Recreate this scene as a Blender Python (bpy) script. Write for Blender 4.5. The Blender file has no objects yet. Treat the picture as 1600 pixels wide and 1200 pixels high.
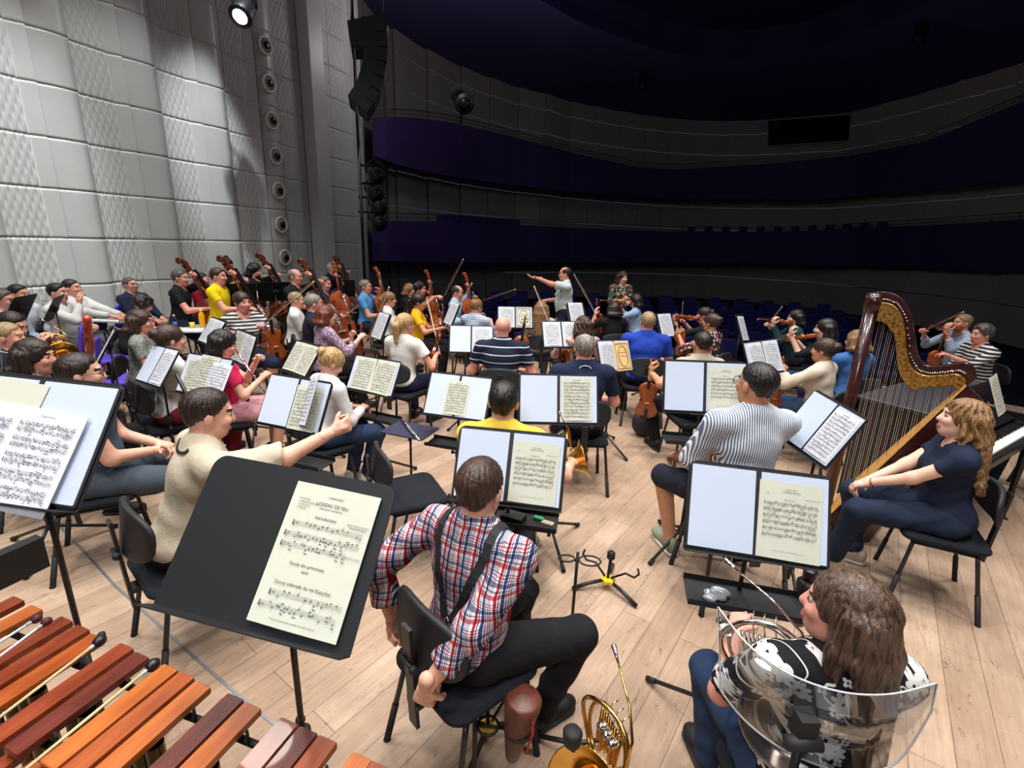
import bpy, bmesh, math, random
import numpy as np
from mathutils import Vector, Matrix, Quaternion
random.seed(7); rng = np.random.default_rng(7)
C = bpy.context.scene.collection
SC = bpy.context.scene
PI = math.pi
def R(d): return math.radians(d)
# ------------------------------------------------------------------ camera
FPX, PITCH, ROLL, CH = 760.0, 16.23, 2.28, 2.1
cd = bpy.data.cameras.new('camera'); cam = bpy.data.objects.new('camera', cd); C.objects.link(cam)
cd.sensor_fit = 'HORIZONTAL'; cd.sensor_width = 36.0; cd.lens = 36.0*FPX/1600.0
cd.clip_start = 0.03; cd.clip_end = 300
CM = Matrix.Rotation(R(90-PITCH), 3, 'X') @ Matrix.Rotation(R(ROLL), 3, 'Z')
cam.matrix_world = Matrix.Translation((0, 0, CH)) @ CM.to_4x4()
SC.camera = cam
def ray(x, y): return CM @ Vector((x-800, 600-y, -FPX))
def g(x, y, z):                 # world point at height z seen along a sight line
    d = ray(x, y); return d*((z-CH)/d.z) + Vector((0, 0, CH))
def gd(x, y, D):                # world point at horizontal distance D
    d = ray(x, y); return d*(D/math.hypot(d.x, d.y)) + Vector((0, 0, CH))
# ------------------------------------------------------------------ world, lights, exposure
SC.view_settings.view_transform = 'Standard'; SC.view_settings.look = 'None'
SC.view_settings.gamma = 1; SC.view_settings.use_curve_mapping = False
SC.view_settings.exposure = 0.0
w = bpy.data.worlds.new('world'); SC.world = w; w.use_nodes = True
w.node_tree.nodes['Background'].inputs[0].default_value = (.55, .6, 1, 1)
w.node_tree.nodes['Background'].inputs[1].default_value = 0.045
def area(name, loc, aim, size, power, col=(1, .96, .9), spread=110):
    l = bpy.data.lights.new(name, 'AREA'); l.shape = 'DISK'; l.size = size; l.energy = power; l.color = col; l.spread = R(spread)
    o = bpy.data.objects.new(name, l); C.objects.link(o); o.location = loc
    o.rotation_euler = (Vector(aim)-Vector(loc)).to_track_quat('-Z', 'Y').to_euler(); return o
def spot(name, loc, aim, power, ang, blend=.6, col=(1, 1, 1), r=.06):
    l = bpy.data.lights.new(name, 'SPOT'); l.energy = power; l.spot_size = R(ang); l.spot_blend = blend; l.color = col; l.shadow_soft_size = r
    o = bpy.data.objects.new(name, l); C.objects.link(o); o.location = loc
    o.rotation_euler = (Vector(aim)-Vector(loc)).to_track_quat('-Z', 'Y').to_euler(); return o
for x in (-4.2, -1.4, 1.4, 4.2):
    for y in (0.4, 3.4, 6.6):
        area('stage_ceiling_light', (x, y, 8.6), (x*.92, y+.1, 0), .9, 81, (1, .965, .92), 100)
area('back_fill_light', (-1.5, -3.5, 6.5), (0, 2.6, .8), 1.6, 110, (.95, .97, 1), 130)  # unseen fill lamp behind the camera, added to soften the contrast
for x, y, z, pw in ((3, 15, 5.5, 60), (-1.8, 14.5, 7.2, 130), (9, 13, 5.5, 22)):      # unseen point lamps added to brighten the dark hall
    l = bpy.data.lights.new('hall_fill_light', 'POINT'); l.energy = pw; l.color = (1, .93, .95); l.shadow_soft_size = .5
    o = bpy.data.objects.new('hall_fill_light', l); C.objects.link(o); o.location = (x, y, z)
# ------------------------------------------------------------------ materials
def lin(c):
    c = c/255.0
    return c/12.92 if c <= .04045 else ((c+.055)/1.055)**2.4
def rgb(c): return (lin(c[0]), lin(c[1]), lin(c[2]), 1)
MATS = {}
class NT:
    def __init__(s, name, rough=.6, metal=0, spec=.5):
        s.m = bpy.data.materials.new(name); s.m.use_nodes = True; s.t = s.m.node_tree
        s.b = s.t.nodes['Principled BSDF']; s.b.inputs['Roughness'].default_value = rough
        s.b.inputs['Metallic'].default_value = metal; s.b.inputs['Specular IOR Level'].default_value = spec
    def n(s, ty, **k):
        x = s.t.nodes.new(ty)
        for a, v in k.items(): setattr(x, a, v)
        return x
    def l(s, a, b): s.t.links.new(a, b)
    def co(s, scale=(1, 1, 1), rot=(0, 0, 0), kind='Object'):
        c = s.n('ShaderNodeTexCoord'); mp = s.n('ShaderNodeMapping'); mp.inputs['Scale'].default_value = scale; mp.inputs['Rotation'].default_value = rot
        s.l(c.outputs[kind], mp.inputs[0]); return mp.outputs[0]
    def noise(s, vec, scale=5, detail=2, rough=.5, dist=0):
        x = s.n('ShaderNodeTexNoise'); x.inputs['Scale'].default_value = scale; x.inputs['Detail'].default_value = detail
        x.inputs['Roughness'].default_value = rough; x.inputs['Distortion'].default_value = dist; s.l(vec, x.inputs['Vector']); return x.outputs['Fac']
    def ramp(s, fac, stops, interp='LINEAR'):
        x = s.n('ShaderNodeValToRGB'); x.color_ramp.interpolation = interp; e = x.color_ramp.elements
        while len(e) < len(stops): e.new(.5)
        for i, (p, c) in enumerate(stops): e[i].position = p; e[i].color = c
        s.l(fac, x.inputs[0]); return x.outputs[0]
    def math(s, op, a, b=None):
        x = s.n('ShaderNodeMath', operation=op)
        for i, v in enumerate((a, b)):
            if v is None: continue
            if isinstance(v, (int, float)): x.inputs[i].default_value = v
            else: s.l(v, x.inputs[i])
        return x.outputs[0]
    def mix(s, fac, a, b, mode='MIX'):
        x = s.n('ShaderNodeMix', data_type='RGBA', blend_type=mode)
        if isinstance(fac, (int, float)): x.inputs[0].default_value = fac
        else: s.l(fac, x.inputs[0])
        for i, v in ((6, a), (7, b)):
            if isinstance(v, tuple): x.inputs[i].default_value = v
            else: s.l(v, x.inputs[i])
        return x.outputs[2]
    def col(s, c): s.l(c, s.b.inputs['Base Color'])
    def bump(s, h, strength=.3, dist=.01):
        x = s.n('ShaderNodeBump'); x.inputs['Strength'].default_value = strength; x.inputs['Distance'].default_value = dist
        s.l(h, x.inputs['Height']); s.l(x.outputs[0], s.b.inputs['Normal'])
def mat(name, c, rough=.6, metal=0, spec=.5, var=0.0, nb=0.0, ns=30):
    if name in MATS: return MATS[name]
    t = NT(name, rough, metal, spec); c = rgb(c); t.b.inputs['Base Color'].default_value = c
    if var:
        f = t.noise(t.co(), ns*.4, 3); k = 1-var
        t.col(t.ramp(f, [(.35, (c[0]*k, c[1]*k, c[2]*k, 1)), (.65, c)]))
    if nb: t.bump(t.noise(t.co(), ns, 3), nb, .01)
    MATS[name] = t.m; return t.m
def cloth(name, c, rough=.85, nb=.5): return mat('cloth_'+name, c, rough, 0, .2, .12, nb, 22)
def hairmat(name, c, c2=None):
    k = 'hair_'+name
    if k in MATS: return MATS[k]
    t = NT(k, .42, 0, .45); c = rgb(c); c2 = rgb(c2) if c2 else tuple(x*.45 for x in c[:3])+(1,)
    v = t.co((90, 90, 9)); f = t.noise(v, 1.0, 4, .6, .6); t.col(t.ramp(f, [(.36, c2), (.62, c)])); t.bump(f, .7, .006)
    MATS[k] = t.m; return t.m
def stripes(name, axis, freq, ca, cb, duty=.5, warp=.012):
    k = 'cloth_'+name
    if k in MATS: return MATS[k]
    t = NT(k, .85, 0, .2); v = t.co(); x = t.n('ShaderNodeSeparateXYZ'); t.l(v, x.inputs[0]); a = x.outputs[axis]
    nz = t.noise(v, 9, 2); a = t.math('ADD', a, t.math('MULTIPLY', nz, warp))
    f = t.math('FRACT', t.math('MULTIPLY', a, freq)); t.col(t.ramp(f, [(0, rgb(ca)), (duty, rgb(cb))], 'CONSTANT')); t.bump(t.noise(v, 20, 3), .5, .01)
    MATS[k] = t.m; return t.m
def plaid(name):
    k = 'cloth_'+name
    if k in MATS: return MATS[k]
    t = NT(k, .85, 0, .2); v = t.co(); x = t.n('ShaderNodeSeparateXYZ'); t.l(v, x.inputs[0])
    nz = t.math('MULTIPLY', t.noise(v, 6, 3), .05)
    W, B, D, K = rgb((222, 220, 224)), rgb((178, 34, 48)), rgb((58, 74, 118)), rgb((96, 98, 116))
    st = [(0, W), (.12, B), (.27, W), (.33, K), (.38, W), (.47, D), (.63, W), (.68, K), (.73, W), (.80, B), (.84, W), (.9, K), (.94, W)]
    out = []
    for ax, fr in ((0, 14.5), (2, 14.0)):
        s_ = x.outputs[ax]
        if ax == 0: s_ = t.math('ADD', s_, t.math('MULTIPLY', x.outputs[1], .6))
        f = t.math('FRACT', t.math('ADD', t.math('MULTIPLY', t.math('ADD', s_, nz), fr), 50.0)); out.append(t.ramp(f, st, 'CONSTANT'))
    t.col(t.mix(.85, out[0], out[1], 'MULTIPLY')); t.bump(t.noise(v, 14, 3), .6, .015)
    MATS[k] = t.m; return t.m
def blots(name, base, cols, scale=18, thr=.36, det=0):
    k = 'cloth_'+name
    if k in MATS: return MATS[k]
    t = NT(k, .85, 0, .2); v = t.co(); vo = t.n('ShaderNodeTexVoronoi'); vo.inputs['Scale'].default_value = scale
    wv = t.n('ShaderNodeVectorMath', operation='ADD'); nn = t.n('ShaderNodeTexNoise'); nn.inputs['Scale'].default_value = scale*.8; t.l(v, nn.inputs[0])
    sc = t.n('ShaderNodeVectorMath', operation='SCALE'); sc.inputs['Scale'].default_value = .9/scale; t.l(nn.outputs['Color'], sc.inputs[0])
    t.l(v, wv.inputs[0]); t.l(sc.outputs[0], wv.inputs[1]); t.l(wv.outputs[0], vo.inputs['Vector'])
    sp = t.n('ShaderNodeSeparateColor'); t.l(vo.outputs['Color'], sp.inputs[0]); n = len(cols)
    cc = t.ramp(sp.outputs[0], [(i/n, rgb(c)) for i, c in enumerate(cols)], 'CONSTANT')
    m = t.math('LESS_THAN', vo.outputs['Distance'], thr); t.col(t.mix(m, rgb(base), cc)); t.bump(t.noise(v, 20, 3), .5, .01)
    MATS[k] = t.m; return t.m
def floral(name):
    k = 'cloth_'+name
    if k in MATS: return MATS[k]
    t = NT(k, .85, 0, .2); v = t.co(); x = t.n('ShaderNodeSeparateXYZ'); t.l(v, x.inputs[0]); cb = t.n('ShaderNodeCombineXYZ')
    t.l(t.math('MULTIPLY', t.math('ADD', x.outputs[0], t.math('MULTIPLY', x.outputs[1], .45)), 11.5), cb.inputs[0]); t.l(t.math('MULTIPLY', t.math('ADD', x.outputs[2], t.math('MULTIPLY', x.outputs[1], -.35)), 11.5), cb.inputs[1])
    masks = []
    for sc, off, pet, r0, amp in ((1, 0, 4.0, .27, .13), (1.9, 3.7, 2.0, .20, .16)):
        m1 = t.n('ShaderNodeMapping'); m1.inputs['Scale'].default_value = (sc, sc, 1); m1.inputs['Location'].default_value = (off, off, 0); t.l(cb.outputs[0], m1.inputs[0])
        vo = t.n('ShaderNodeTexVoronoi', voronoi_dimensions='2D'); vo.inputs['Randomness'].default_value = .8; vo.inputs['Scale'].default_value = 1; t.l(m1.outputs[0], vo.inputs['Vector'])
        d = t.n('ShaderNodeVectorMath', operation='SUBTRACT'); t.l(m1.outputs[0], d.inputs[0]); t.l(vo.outputs['Position'], d.inputs[1]); s_ = t.n('ShaderNodeSeparateXYZ'); t.l(d.outputs[0], s_.inputs[0])
        a = t.math('ARCTAN2', s_.outputs[1], s_.outputs[0]); pr = t.math('ADD', t.math('MULTIPLY', t.math('ABSOLUTE', t.math('SINE', t.math('MULTIPLY', a, pet))), amp), r0-amp*.4)
        m = t.math('MULTIPLY', t.math('LESS_THAN', vo.outputs['Distance'], pr), t.math('GREATER_THAN', vo.outputs['Distance'], .07)); masks.append(m)
    nz = t.noise(cb.outputs[0], .9, 1); st = t.math('LESS_THAN', t.math('ABSOLUTE', t.math('SUBTRACT', nz, .5)), .012); masks.append(st)
    m = t.math('MAXIMUM', t.math('MAXIMUM', masks[0], masks[1]), masks[2]); t.col(t.mix(m, rgb((24, 24, 29)), rgb((206, 204, 200)))); t.bump(t.noise(v, 20, 3), .5, .01)
    MATS[k] = t.m; return t.m
def clear_mat(name='clear_acrylic', tint=(.93, .95, .96)):
    if name in MATS: return MATS[name]
    t = NT(name); tr = t.n('ShaderNodeBsdfTransparent'); tr.inputs[0].default_value = tint+(1,)
    gl = t.n('ShaderNodeBsdfGlossy'); gl.inputs['Roughness'].default_value = .06
    lw = t.n('ShaderNodeLayerWeight'); lw.inputs[0].default_value = .35; mx = t.n('ShaderNodeMixShader')
    t.l(t.math('ADD', t.math('MULTIPLY', lw.outputs['Fresnel'], .5), .02), mx.inputs[0]); t.l(tr.outputs[0], mx.inputs[1]); t.l(gl.outputs[0], mx.inputs[2])
    t.l(mx.outputs[0], t.t.nodes['Material Output'].inputs[0]); MATS[name] = t.m; return t.m
def wood(name, c, c2, rough=.35, sc=(2, 30, 30), coat=0):
    if name in MATS: return MATS[name]
    t = NT(name, rough); f = t.noise(t.co(sc), 1.5, 5, .6, .5); t.col(t.ramp(f, [(.3, rgb(c2)), (.68, rgb(c))])); t.b.inputs['Coat Weight'].default_value = coat
    MATS[name] = t.m; return t.m
BLK = mat('black_metal', (24, 24, 27), .45, 0, .5); RUB = mat('black_rubber', (14, 14, 15), .7); FAB = mat('chair_fabric', (30, 33, 40), .9, 0, .2, .15, .3, 200)
PLA = mat('black_plastic', (24, 25, 30), .62); CHR = mat('chrome', (200, 200, 205), .18, 1); GOLD = mat('brass', (225, 180, 95), .18, 1)
SILV = mat('silver', (220, 218, 215), .15, 1)
PAPERW = mat('white_card', (192, 203, 222), .75, 0, .3); CREAM = mat('cream_paper', (201, 203, 187), .8, 0, .2, .04, 0, 20); PAPER = mat('white_paper', (216, 219, 226), .8, 0, .2)
INK = mat('ink', (84, 84, 90), .8); TAN = mat('tan_cover', (226, 190, 128), .8, 0, .2)
VARN = wood('violin_varnish', (168, 84, 30), (110, 44, 16), .25, (60, 8, 60), .4); VARN2 = wood('cello_varnish', (190, 92, 34), (130, 52, 20), .25, (40, 5, 40), .4)
VARN3 = wood('dark_varnish', (118, 52, 26), (70, 26, 14), .25, (40, 5, 40), .4); EBON = mat('ebony', (18, 15, 14), .35)
# ------------------------------------------------------------------ objects
def tag(o, label=None, cat=None, group=None, kind=None):
    if label: o['label'] = label
    if cat: o['category'] = cat
    if group: o['group'] = group
    if kind: o['kind'] = kind
    return o
def empty(name, loc=(0, 0, 0), rz=0, label=None, cat=None, group=None):
    o = bpy.data.objects.new(name, None); C.objects.link(o); o.location = loc; o.rotation_euler = (0, 0, rz); o.empty_display_size = .05
    return tag(o, label, cat, group)
def link(name, me, parent=None, mats=None, mw=None):
    o = bpy.data.objects.new(name, me); C.objects.link(o)
    if mats is not None:
        for m in (mats if isinstance(mats, (list, tuple)) else [mats]): me.materials.append(m)
    if parent is not None: o.parent = parent
    if mw is not None: o.matrix_local = mw
    return o
def npmesh(name, V, Q, smooth=True, mi=None):
    me = bpy.data.meshes.new(name); V = np.asarray(V, np.float32); Q = np.asarray(Q, np.int32); k = Q.shape[1]
    me.vertices.add(len(V)); me.vertices.foreach_set('co', V.ravel()); me.loops.add(Q.size); me.loops.foreach_set('vertex_index', Q.ravel())
    me.polygons.add(len(Q)); me.polygons.foreach_set('loop_start', np.arange(0, Q.size, k, dtype=np.int32)); me.polygons.foreach_set('loop_total', np.full(len(Q), k, np.int32))
    if mi is not None: me.polygons.foreach_set('material_index', np.asarray(mi, np.int32))
    me.update(calc_edges=True); me.validate()
    if smooth: me.polygons.foreach_set('use_smooth', np.ones(len(me.polygons), bool))
    return me
class MB:                       # gathers simple solids into one mesh
    def __init__(s): s.v = []; s.f = []; s.m = []; s.sm = []
    def add(s, vs, fs, mi=0, sm=False):
        b = len(s.v); s.v += [tuple(v) for v in vs]; s.f += [tuple(i+b for i in f) for f in fs]; s.m += [mi]*len(fs); s.sm += [sm]*len(fs); return s
    def box(s, c, d, M=None, mi=0):
        c = Vector(c); vs = []
        for z in (-1, 1):
            for y in (-1, 1):
                for x in (-1, 1):
                    v = Vector((x*d[0]/2, y*d[1]/2, z*d[2]/2)); vs.append((M @ v if M else v)+c)
        return s.add(vs, [(0, 2, 3, 1), (4, 5, 7, 6), (0, 1, 5, 4), (2, 6, 7, 3), (0, 4, 6, 2), (1, 3, 7, 5)], mi)
    def tube(s, pts, r, n=10, mi=0, closed=False, cap=True):
        pts = [Vector(p) for p in pts]; rs = r if isinstance(r, (list, tuple)) else [r]*len(pts); vs = []; fs = []; N = len(pts); pu = None
        for i, p in enumerate(pts):
            if closed: t = (pts[(i+1) % N]-pts[i-1]).normalized()
            else: t = (pts[min(i+1, N-1)]-pts[max(i-1, 0)]).normalized()
            u = (pu - t*pu.dot(t)) if pu is not None else (Vector((0, 0, 1)) if abs(t.z) < .9 else Vector((1, 0, 0))).cross(t)
            if u.length < 1e-6: u = t.orthogonal()
            u.normalize(); pu = u; w_ = t.cross(u)
            for k in range(n):
                a = 2*PI*k/n; vs.append(p+(u*math.cos(a)+w_*math.sin(a))*rs[i])
        for i in range(N if closed else N-1):
            for k in range(n):
                a, b = i*n+k, i*n+(k+1) % n; j = ((i+1) % N)*n; fs.append((a, b, j+(k+1) % n, j+k))
        if cap and not closed: fs += [tuple(range(n))[::-1], tuple((N-1)*n+k for k in range(n))]
        return s.add(vs, fs, mi, True)
    def lathe(s, prof, o=(0, 0, 0), M=None, n=16, mi=0):       # prof: (r, z)
        o = Vector(o); vs = []; fs = []
        for r, z in prof:
            for k in range(n):
                a = 2*PI*k/n; v = Vector((r*math.cos(a), r*math.sin(a), z)); vs.append((M @ v if M else v)+o)
        for i in range(len(prof)-1):
            for k in range(n): fs.append((i*n+k, i*n+(k+1) % n, (i+1)*n+(k+1) % n, (i+1)*n+k))
        fs += [tuple(range(n))[::-1], tuple((len(prof)-1)*n+k for k in range(n))]
        return s.add(vs, fs, mi, True)
    def plate(s, out, z0, z1, bev=.004, o=(0, 0, 0), M=None, mi=0, dome=0):       # rounded slab over a 2D outline
        o = Vector(o); n = len(out); cx = sum(p[0] for p in out)/n; cy = sum(p[1] for p in out)/n; vs = []; fs = []
        def ring(k, z):
            for x, y in out:
                L = math.hypot(x-cx, y-cy) or 1; f = (L-k)/L; v = Vector((cx+(x-cx)*f, cy+(y-cy)*f, z)); vs.append((M @ v if M else v)+o)
        rr = [(bev, z0), (0, z0+min(bev, (z1-z0)/2)), (0, z1-min(bev, (z1-z0)/2)), (bev, z1)]
        if dome: rr = [(bev*3, z0-dome)]+rr+[(bev*3, z1+dome*.5), (bev*7, z1+dome)]
        for k, z in rr: ring(k, z)
        for i in range(len(rr)-1):
            for k in range(n): fs.append((i*n+k, i*n+(k+1) % n, (i+1)*n+(k+1) % n, (i+1)*n+k))
        fs += [tuple(range(n))[::-1], tuple((len(rr)-1)*n+k for k in range(n))]
        return s.add(vs, fs, mi, False)
    def pad(s, out, z0, z1, bev, o=(0, 0, 0), M=None, mi=0, fn=None):       # slab whose faces carry rings so that it can bend
        o = Vector(o); n = len(out); vs = []; fs = []; rr = [(.02, z0), (.3, z0), (.6, z0), (.85, z0), (1-bev, z0), (1, z0+(z1-z0)*.3), (1, z0+(z1-z0)*.7), (1-bev, z1), (.85, z1), (.6, z1), (.3, z1), (.02, z1)]
        for k, z in rr:
            for x, y in out:
                v = Vector((x*k, y*k, z))
                if fn: v = Vector(fn(*v))
                vs.append((M @ v if M else v)+o)
        for i in range(len(rr)-1):
            for k in range(n): fs.append((i*n+k, i*n+(k+1) % n, (i+1)*n+(k+1) % n, (i+1)*n+k))
        fs += [tuple(range(n))[::-1], tuple((len(rr)-1)*n+k for k in range(n))]
        return s.add(vs, fs, mi, True)
    def mesh(s, name):
        me = bpy.data.meshes.new(name); me.from_pydata(s.v, [], s.f); me.polygons.foreach_set('material_index', s.m); me.polygons.foreach_set('use_smooth', s.sm); me.update(); return me
    def obj(s, name, mats, parent=None, mw=None): return link(name, s.mesh(name), parent, mats, mw)
def kids(o): return [c for c in bpy.data.objects if c.parent == o]
def copy_tree(o, parent=None, tree=None):
    if tree is None:
        tree = {}
        for c in C.objects:
            if c.parent: tree.setdefault(c.parent.name, []).append(c)
    c = o.copy(); C.objects.link(c)
    if parent: c.parent = parent
    for ch in tree.get(o.name, []): copy_tree(ch, c, tree)
    return c
class Proto:                    # first use hands out the original, later uses copies
    def __init__(s, f): s.f = f; s.o = None; s.used = False
    def get(s):
        if s.o is None: s.o = s.f(); return s.o
        return copy_tree(s.o)
def rrect(w, h, r, n=5, cx=0, cy=0, top_only=False):
    out = []
    for qx, qy, a0 in ((1, 1, 0), (-1, 1, 90), (-1, -1, 180), (1, -1, 270)):
        rr = r if not (top_only and qy < 0) else .003
        for i in range(n+1):
            a = R(a0+90*i/n); out.append((cx+qx*(w/2-rr)+rr*math.cos(a), cy+qy*(h/2-rr)+rr*math.sin(a)))
    return out
# ------------------------------------------------------------------ smooth body surfaces from blended primitives
class SDF:
    def __init__(s, h): s.h = h; s.p = []; s.cuts = []; s.warp = None
    def cap(s, a, b, ra, rb=None, k=.03, mat=0, clip=None): s.p.append(('c', np.array(a, float), np.array(b, float), ra, ra if rb is None else rb, k, mat, clip)); return s
    def ell(s, c, r, Rm=None, k=.03, mat=0): s.p.append(('e', np.array(c, float), np.array(r, float), np.eye(3) if Rm is None else np.array(Rm, float), 0, k, mat, None)); return s
    def bb(s, p, e=0):
        if p[0] == 'c': r = max(p[3], p[4])+e; return np.minimum(p[1], p[2])-r, np.maximum(p[1], p[2])+r
        q = np.abs(p[3]) @ p[2] + e; return p[1]-q, p[1]+q
    def ev(s, p, X):
        if p[0] == 'c':
            a, b = p[1], p[2]; ba = b-a; L = max(ba@ba, 1e-12); t = np.clip(((X-a)@ba)/L, 0, 1)
            d = np.linalg.norm(X-a-t[..., None]*ba, axis=-1)-(p[3]+(p[4]-p[3])*t)
        else:
            q = (X-p[1])@p[3]; k0 = np.linalg.norm(q/p[2], axis=-1); k1 = np.linalg.norm(q/(p[2]**2), axis=-1)+1e-9; d = k0*(k0-1)/k1
        if p[7] is not None: d = np.maximum(d, (X-np.array(p[7][0]))@np.array(p[7][1]))
        return d
    def build(s):
        h = s.h; lo = np.min([s.bb(p)[0] for p in s.p], 0)-3*h; hi = np.max([s.bb(p)[1] for p in s.p], 0)+3*h
        N = np.ceil((hi-lo)/h).astype(int)+1; f = np.full(N, .5, np.float32)
        def sub(a, b):
            i0 = np.clip(np.floor((a-lo)/h).astype(int), 0, N); i1 = np.clip(np.ceil((b-lo)/h).astype(int)+1, 0, N)
            ax = [lo[j]+h*np.arange(i0[j], i1[j]) for j in range(3)]; X = np.stack(np.meshgrid(*ax, indexing='ij'), -1)
            return tuple(slice(i0[j], i1[j]) for j in range(3)), X
        for p in s.p:
            k = p[5]; sl, X = sub(*s.bb(p, k+2*h))
            if X.size == 0: continue
            d = s.ev(p, X); a = f[sl]; t = np.clip(.5+.5*(a-d)/k, 0, 1); f[sl] = a+(d-a)*t-k*t*(1-t)
        if s.warp is not None or s.cuts:
            ax = [lo[j]+h*np.arange(N[j]) for j in range(3)]; X = np.stack(np.meshgrid(*ax, indexing='ij'), -1)
            if s.warp is not None: f = f+s.warp(X).astype(np.float32)
            for c in s.cuts: f = np.maximum(f, c(X)).astype(np.float32)
        f[0] = f[-1] = .5; f[:, 0] = f[:, -1] = .5; f[:, :, 0] = f[:, :, -1] = .5
        S = f < 0; cnt = np.zeros(N-1, np.int8); O = [(i, j, k) for i in (0, 1) for j in (0, 1) for k in (0, 1)]
        for o in O: cnt += S[o[0]:N[0]-1+o[0], o[1]:N[1]-1+o[1], o[2]:N[2]-1+o[2]]
        I = np.argwhere((cnt > 0) & (cnt < 8)); idx = np.full(N-1, -1, np.int32); idx[tuple(I.T)] = np.arange(len(I))
        acc = np.zeros((len(I), 3)); n = np.zeros(len(I))
        for ax in range(3):
            for o in O:
                if o[ax]: continue
                q = list(o); q[ax] = 1; A = I+np.array(o); B = I+np.array(q); fa = f[tuple(A.T)]; fb = f[tuple(B.T)]; m = (fa < 0) != (fb < 0)
                t = fa[m]/(fa[m]-fb[m]); P = A[m].astype(float); P[:, ax] += t; acc[m] += P; n[m] += 1
        V = lo+h*acc/n[:, None]; Q = []
        for ax in range(3):
            a = S.take(range(0, N[ax]-1), ax); b = S.take(range(1, N[ax]), ax); E = np.argwhere(a != b); b1, b2 = (ax+1) % 3, (ax+2) % 3
            E = E[(E[:, b1] > 0) & (E[:, b2] > 0)]
            if not len(E): continue
            u = np.zeros(3, int); u[b1] = 1; v = np.zeros(3, int); v[b2] = 1
            q = np.stack([idx[tuple((E-u-v).T)], idx[tuple((E-v).T)], idx[tuple(E.T)], idx[tuple((E-u).T)]], 1)
            ins = S[tuple(E.T)]; q[~ins] = q[~ins][:, ::-1]; Q.append(q)
        Q = np.concatenate(Q); Q = Q[(Q >= 0).all(1)]
        mi = None
        ms = sorted(set(p[6] for p in s.p))
        if len(ms) > 1:
            fc = V[Q].mean(1); D = np.stack([s.ev(p, fc) for p in s.p]); mi = np.array([p[6] for p in s.p])[D.argmin(0)]
        else: mi = np.full(len(Q), ms[0])
        return V, Q, mi
def merge(parts):
    V = []; Q = []; M = []; b = 0
    for v, q, m in parts: V.append(v); Q.append(q+b); M.append(m); b += len(v)
    return np.concatenate(V), np.concatenate(Q), np.concatenate(M)
# ------------------------------------------------------------------ people
SK = {k: mat('skin_'+k, c, .5, 0, .35, .08, .15, 60) for k, c in dict(light=(226, 172, 148), pink=(226, 158, 138), tan=(196, 138, 106), pale=(236, 190, 168)).items()}
LIP = mat('lips', (176, 92, 84), .45); EYEW = mat('eye_white', (172, 162, 156), .5); IRIS = mat('iris', (52, 38, 30), .2)
HC = dict(mbrown=((98, 74, 58), (36, 25, 20)), brown=((74, 52, 40), (30, 20, 15)), black=((32, 27, 26), (12, 10, 10)), dark=((52, 38, 30), (20, 14, 12)), grey=((150, 144, 136), (88, 82, 76)), white=((205, 200, 190), (140, 134, 125)),
          blonde=((206, 170, 116), (128, 92, 54)), dblonde=((158, 120, 78), (86, 60, 38)), auburn=((120, 58, 36), (60, 26, 18)), sandy=((176, 150, 112), (112, 88, 60)), salt=((104, 98, 92), (46, 42, 40)))
def V3(*a): return np.array(a, float)
def unit(v): v = np.array(v, float); return v/max(np.linalg.norm(v), 1e-9)
def ik(a, t, l1, l2, pole):
    a = np.array(a, float); t = np.array(t, float); d = t-a; L = np.linalg.norm(d); m = (l1+l2)*.995
    if L > m: t = a+d/L*m; d = t-a; L = m
    if L < abs(l1-l2)+.02: L = abs(l1-l2)+.02; t = a+unit(d)*L
    u = unit(t-a); p = np.array(pole, float); p = unit(p-u*(p@u)); c = (l1*l1+L*L-l2*l2)/(2*l1*L); c = max(-1, min(1, c))
    return a+u*l1*c+p*l1*math.sqrt(1-c*c), t
def hand(h, W, d, n, sgn, curl, hs=1.0, far=0):
    d = unit(d); n = np.array(n, float); n = unit(n-d*(n@d)); sd = -np.cross(n, d)*sgn     # sd points to the thumb side
    f = SDF(h); rf = (.0086 if not far else .0096)*hs
    for i, o in enumerate((.028, .009, -.010, -.027)):
        base = W+d*(.088-.006*abs(i-1))*hs+sd*o*hs
        f.cap(W+d*.012*hs+sd*o*.55*hs, base, .0135*hs, .0115*hs, .014)
        ln = (.042, .047, .043, .034)[i]*hs; p = base; dd = d.copy(); c = curl*(1+.12*i)+.12
        for j, (fr, cc) in enumerate(((1, .8), (.66, 1.1), (.5, .8))):
            a = c*cc; dd = unit(d*math.cos(sum((.8, 1.1, .8)[:j+1])*c)+n*math.sin(sum((.8, 1.1, .8)[:j+1])*c)+sd*(.10-.07*i)*(1 if j == 0 else .4)); q = p+dd*ln*fr
            f.cap(p, q, rf*(1-.08*j), rf*(1-.08*(j+1)), .005); p = q
    tb = W+d*.026*hs+sd*.026*hs; t1 = tb+unit(d*.62+sd*.7+n*.35)*.040*hs; t2 = t1+unit(d*.85+sd*.2+n*(.3+.6*curl))*.034*hs
    f.cap(W+d*.01*hs+sd*.01*hs, tb, .015*hs, .0135*hs, .012).cap(tb, t1, .0125*hs, .0105*hs, .008).cap(t1, t2, .0105*hs, .0085*hs, .004)
    f.ell(W+d*.045*hs+n*.004*hs, (.03*hs, .03*hs, .018*hs), k=.015)
    f.cap(W-d*.06*hs, W+d*.005, .0255*hs, .021*hs, .018)
    return f.build()
SHOES = {}
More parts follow.
